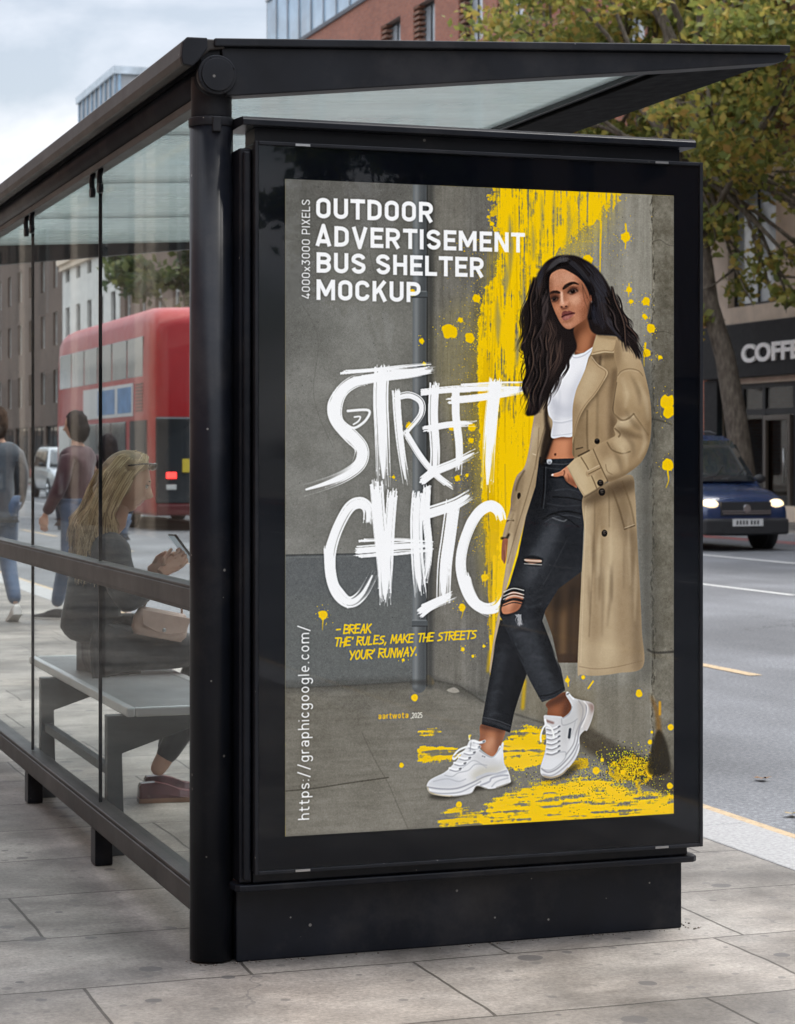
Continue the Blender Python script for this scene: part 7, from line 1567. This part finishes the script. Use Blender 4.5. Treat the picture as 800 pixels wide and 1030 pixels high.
        b = NB(); ellips(b, (s*hw*.90, Lh-.02, .85), (.10, .04, .20), 12); obj('tail_light', b, LIPS, t)
        if rails:
            b = NB(); tube(b, [(s*tw*.88, r1+.3, zt+.005), (s*tw*.88, r1+.5, zt+.05), (s*tw*.88, rear-.5, zt+.05), (s*tw*.88, rear-.3, zt+.005)], .014, 8); obj('roof_rail', b, DPL, t)
    b = NB()
    for i in range(5): box(b, -hw*.50, hw*.50, -.035+.012*i, .04, .56*hood+i*.035, .575*hood+i*.035)
    gr = obj('grille', b, CHR, t)
    b = NB(); box(b, -hw*.52, hw*.52, -.015, .03, .54*hood, .74*hood); obj('grille_back', b, DPL, gr)
    b = NB(); tube(b, [(0, -.045, .64*hood), (0, -.02, .64*hood)], .062, 20); obj('badge', b, CHR, gr)
    b = NB(); box(b, -hw*.88, hw*.88, -.055, .12, .25, .50); obj('bumper', b, mat if not rails else DPL, t, bevel=.04, seg=3)
    b = NB(); box(b, -hw*.5, hw*.5, -.062, -.05, .27, .36); obj('lower_intake', b, DPL, t)
    b = NB(); box(b, -.26, .26, -.072, -.0565, .385, .495); 
    for i, x in enumerate((-.20, -.145, -.09, -.035, .045, .10, .155)): box(b, x, x+.032, -.0735, -.0722, .408, .472, 1)
    obj('number_plate', b, [PLT, DPL], t)
    return t
navyp = paint('navy_paint', (.018, .038, .105), .25, .1, 2, .2, coat=.9); silv = paint('silver_paint', (.46, .48, .50), .3, .05, 2, .5, coat=.8); redp = paint('red_car_paint', (.25, .02, .02), .3, .1, 2, coat=.8)
car('parked_van', 'dark blue compact van with lit headlights driving towards the viewer', 'van', (14.42, 24.1, ZR), R(1), navyp, W=1.66, H=1.80, hood=1.02)
car('car', 'silver off-road car coming down the street, seen small between two walkers', 'car', (12.3, 67.5, ZR), R(0), silv, W=1.9, Lh=4.6, H=1.78, hood=1.1, roofs=(1.25, 2.0), rear=4.3, lights=False)
car('car', 'small dark red car far behind the silver one', 'car', (12.0, 88, ZR), R(0), redp, W=1.75, Lh=4.2, H=1.5, hood=.95, roofs=(1.2, 2.0), rear=3.7, lights=False, rails=False)
for o in [o for o in bpy.data.objects if o.name == 'parked_van']: o.name = 'van'
def bus():
    t = thing('double_decker_bus', 'red double-decker bus seen from behind, its tail light lit', 'bus', (7.72, 35.7, ZR))
    red = paint('bus_red', (.33, .006, .010), .35, .06, 1.5, coat=.12, spec=.3); W, L_, Z = 2.52, 10.6, 4.40; dk = pane_mat('bus_glass', (.012, .015, .018), .08, .1); drd = paint('dark_red_grille', (.10, .012, .014), .5, .1)
    rings = []
    for y, ins, top in ((0, .16, 4.02), (.05, .08, 4.14), (.16, .03, 4.26), (.40, 0, 4.36), (1.2, 0, 4.40), (L_-1.0, 0, 4.40), (L_-.3, .02, 4.34), (L_-.06, .08, 4.2), (L_, .18, 4.0)):
        x0, x1 = ins, W-ins; rings.append([(x0+.05, y, .30), (x0, y, .38), (x0, y, 2.3), (x0+.02, y, 3.6), (x0+.05, y, top-.30), (x0+.14, y, top-.10), (x0+.34, y, top), (W/2, y, top+.03), (x1-.34, y, top), (x1-.14, y, top-.10), (x1-.05, y, top-.30), (x1-.02, y, 3.6), (x1, y, 2.3), (x1, y, .38), (x1-.05, y, .30)])
    b = NB(); loft(b, rings); obj('body', b, red, t, sm=True)
    for s, x in ((-1, 0), (1, W)):
        xa, xb = (x-.012, x+.02) if s < 0 else (x-.02, x+.012)
        ys = [.75+i*1.55 for i in range(6)]
        for y in ys:
            b = NB(); box(b, xa+ (.02 if s < 0 else -.02), xb+(.02 if s < 0 else -.02), y, y+1.47, 3.02, 3.82); obj('upper_window', b, dk, t, bevel=.02)
        for y in ys[1:]:
            b = NB(); box(b, xa, xb, y, y+1.50, .62, 2.16); obj('lower_window', b, dk, t, bevel=.02)
        b = NB(); box(b, xa, xb, .35, 1.9, .62, 2.16); obj('engine_side_panel', b, DPL, t)
        b = NB(); box(b, xa, xb, 1.6, 6.9, 2.26, 2.92); ad = obj('advert_board', b, paint('white_board', (.6, .6, .6), .4, .03), t)
        b = NB(); q = xa-.006 if s < 0 else xb; box(b, q, q+.006, 1.75, 3.1, 2.33, 2.85); box(b, q, q+.006, 3.4, 5.2, 2.33, 2.85); obj('advert_print', b, paint('blue_print', (.10, .22, .42), .4, .3, 3), ad)
        b = NB()
        for i in range(9): box(b, xa, xb, .72, 1.35, 2.34+i*.065, 2.375+i*.065)
        obj('side_vent', b, drd, t)
        for y in (2.6, L_-2.7):
            wheel(t, x+s*.01, y, .48, s, .3)
    b = NB(); box(b, .10, W-.10, -.035, .05, .53, 2.22); obj('rear_window', b, dk, t, bevel=.04)
    b = NB(); box(b, .45, W-.45, .035, .06, 2.48, 3.28); g = obj('engine_grille', b, DPL, t)
    b = NB()
    for i in range(13): box(b, .47, W-.47, .005, .034, 2.51+i*.059, 2.535+i*.059)
    obj('slats', b, drd, g)
    b = NB(); box(b, .12, W-.12, -.06, .10, .30, .52); obj('bumper', b, drd, t, bevel=.03)
    for x in (.30, W-.48):
        b = NB(); box(b, x, x+.20, -.06, -.0355, 1.02, 1.14); obj('tail_light', b, TLAMP, t, bevel=.02)
        b = NB(); box(b, x, x+.20, -.06, -.0355, .80, .90); obj('reverse_lamp', b, PLT, t, bevel=.02)
    b = NB(); box(b, .62, 1.45, -.055, -.0355, 1.14, 1.40); obj('rear_sign', b, PLY, t)
    b = NB(); box(b, W/2-.26, W/2+.26, -.075, -.0605, .36, .47); obj('number_plate', b, PLY, t)
bus()
# ================================================================ small things on the ground
def leaves():
    rnd = random.Random(12); mats = [paint('leaf_yellow', (.42, .30, .07), .7, .3), paint('leaf_brown', (.20, .11, .05), .8, .3), paint('leaf_pale', (.40, .34, .24), .7, .3)]
    spots = [(2.95, 2.2, ZR), (3.3, 3.1, ZR), (3.9, 6.9, ZR)]
    src = []
    for j in range(3):
        b = NB(); n = 11; c = b.verts.new((0, 0, .006)); ring = []
        for i in range(n):
            a = 6.28*i/n; rr = (.035 if i % 2 else .02)*(1+rnd.random()*.3); ring.append(b.verts.new((rr*math.cos(a)*1.2, rr*math.sin(a), .003+rnd.random()*.012)))
        for i in range(n): b.faces.new((c, ring[i], ring[(i+1) % n]))
        me = bpy.data.meshes.new('fallen_leaf'); b.to_mesh(me); b.free(); me.materials.append(mats[j]); src.append(me)
    names = ['yellow', 'brown', 'pale buff']
    for i, (x, y, z) in enumerate(spots):
        o = bpy.data.objects.new('fallen_leaf', src[i % 3]); COL.objects.link(o); o.location = (x, y, z+.008); o.rotation_euler = (rnd.uniform(-.15, .15), rnd.uniform(-.15, .15), rnd.random()*6)
        tag(o, '%s fallen leaf lying flat on the %s' % (names[i % 3], 'pavement flags' if z == 0 else 'asphalt'), 'leaf', 'fallen leaves')
leaves()
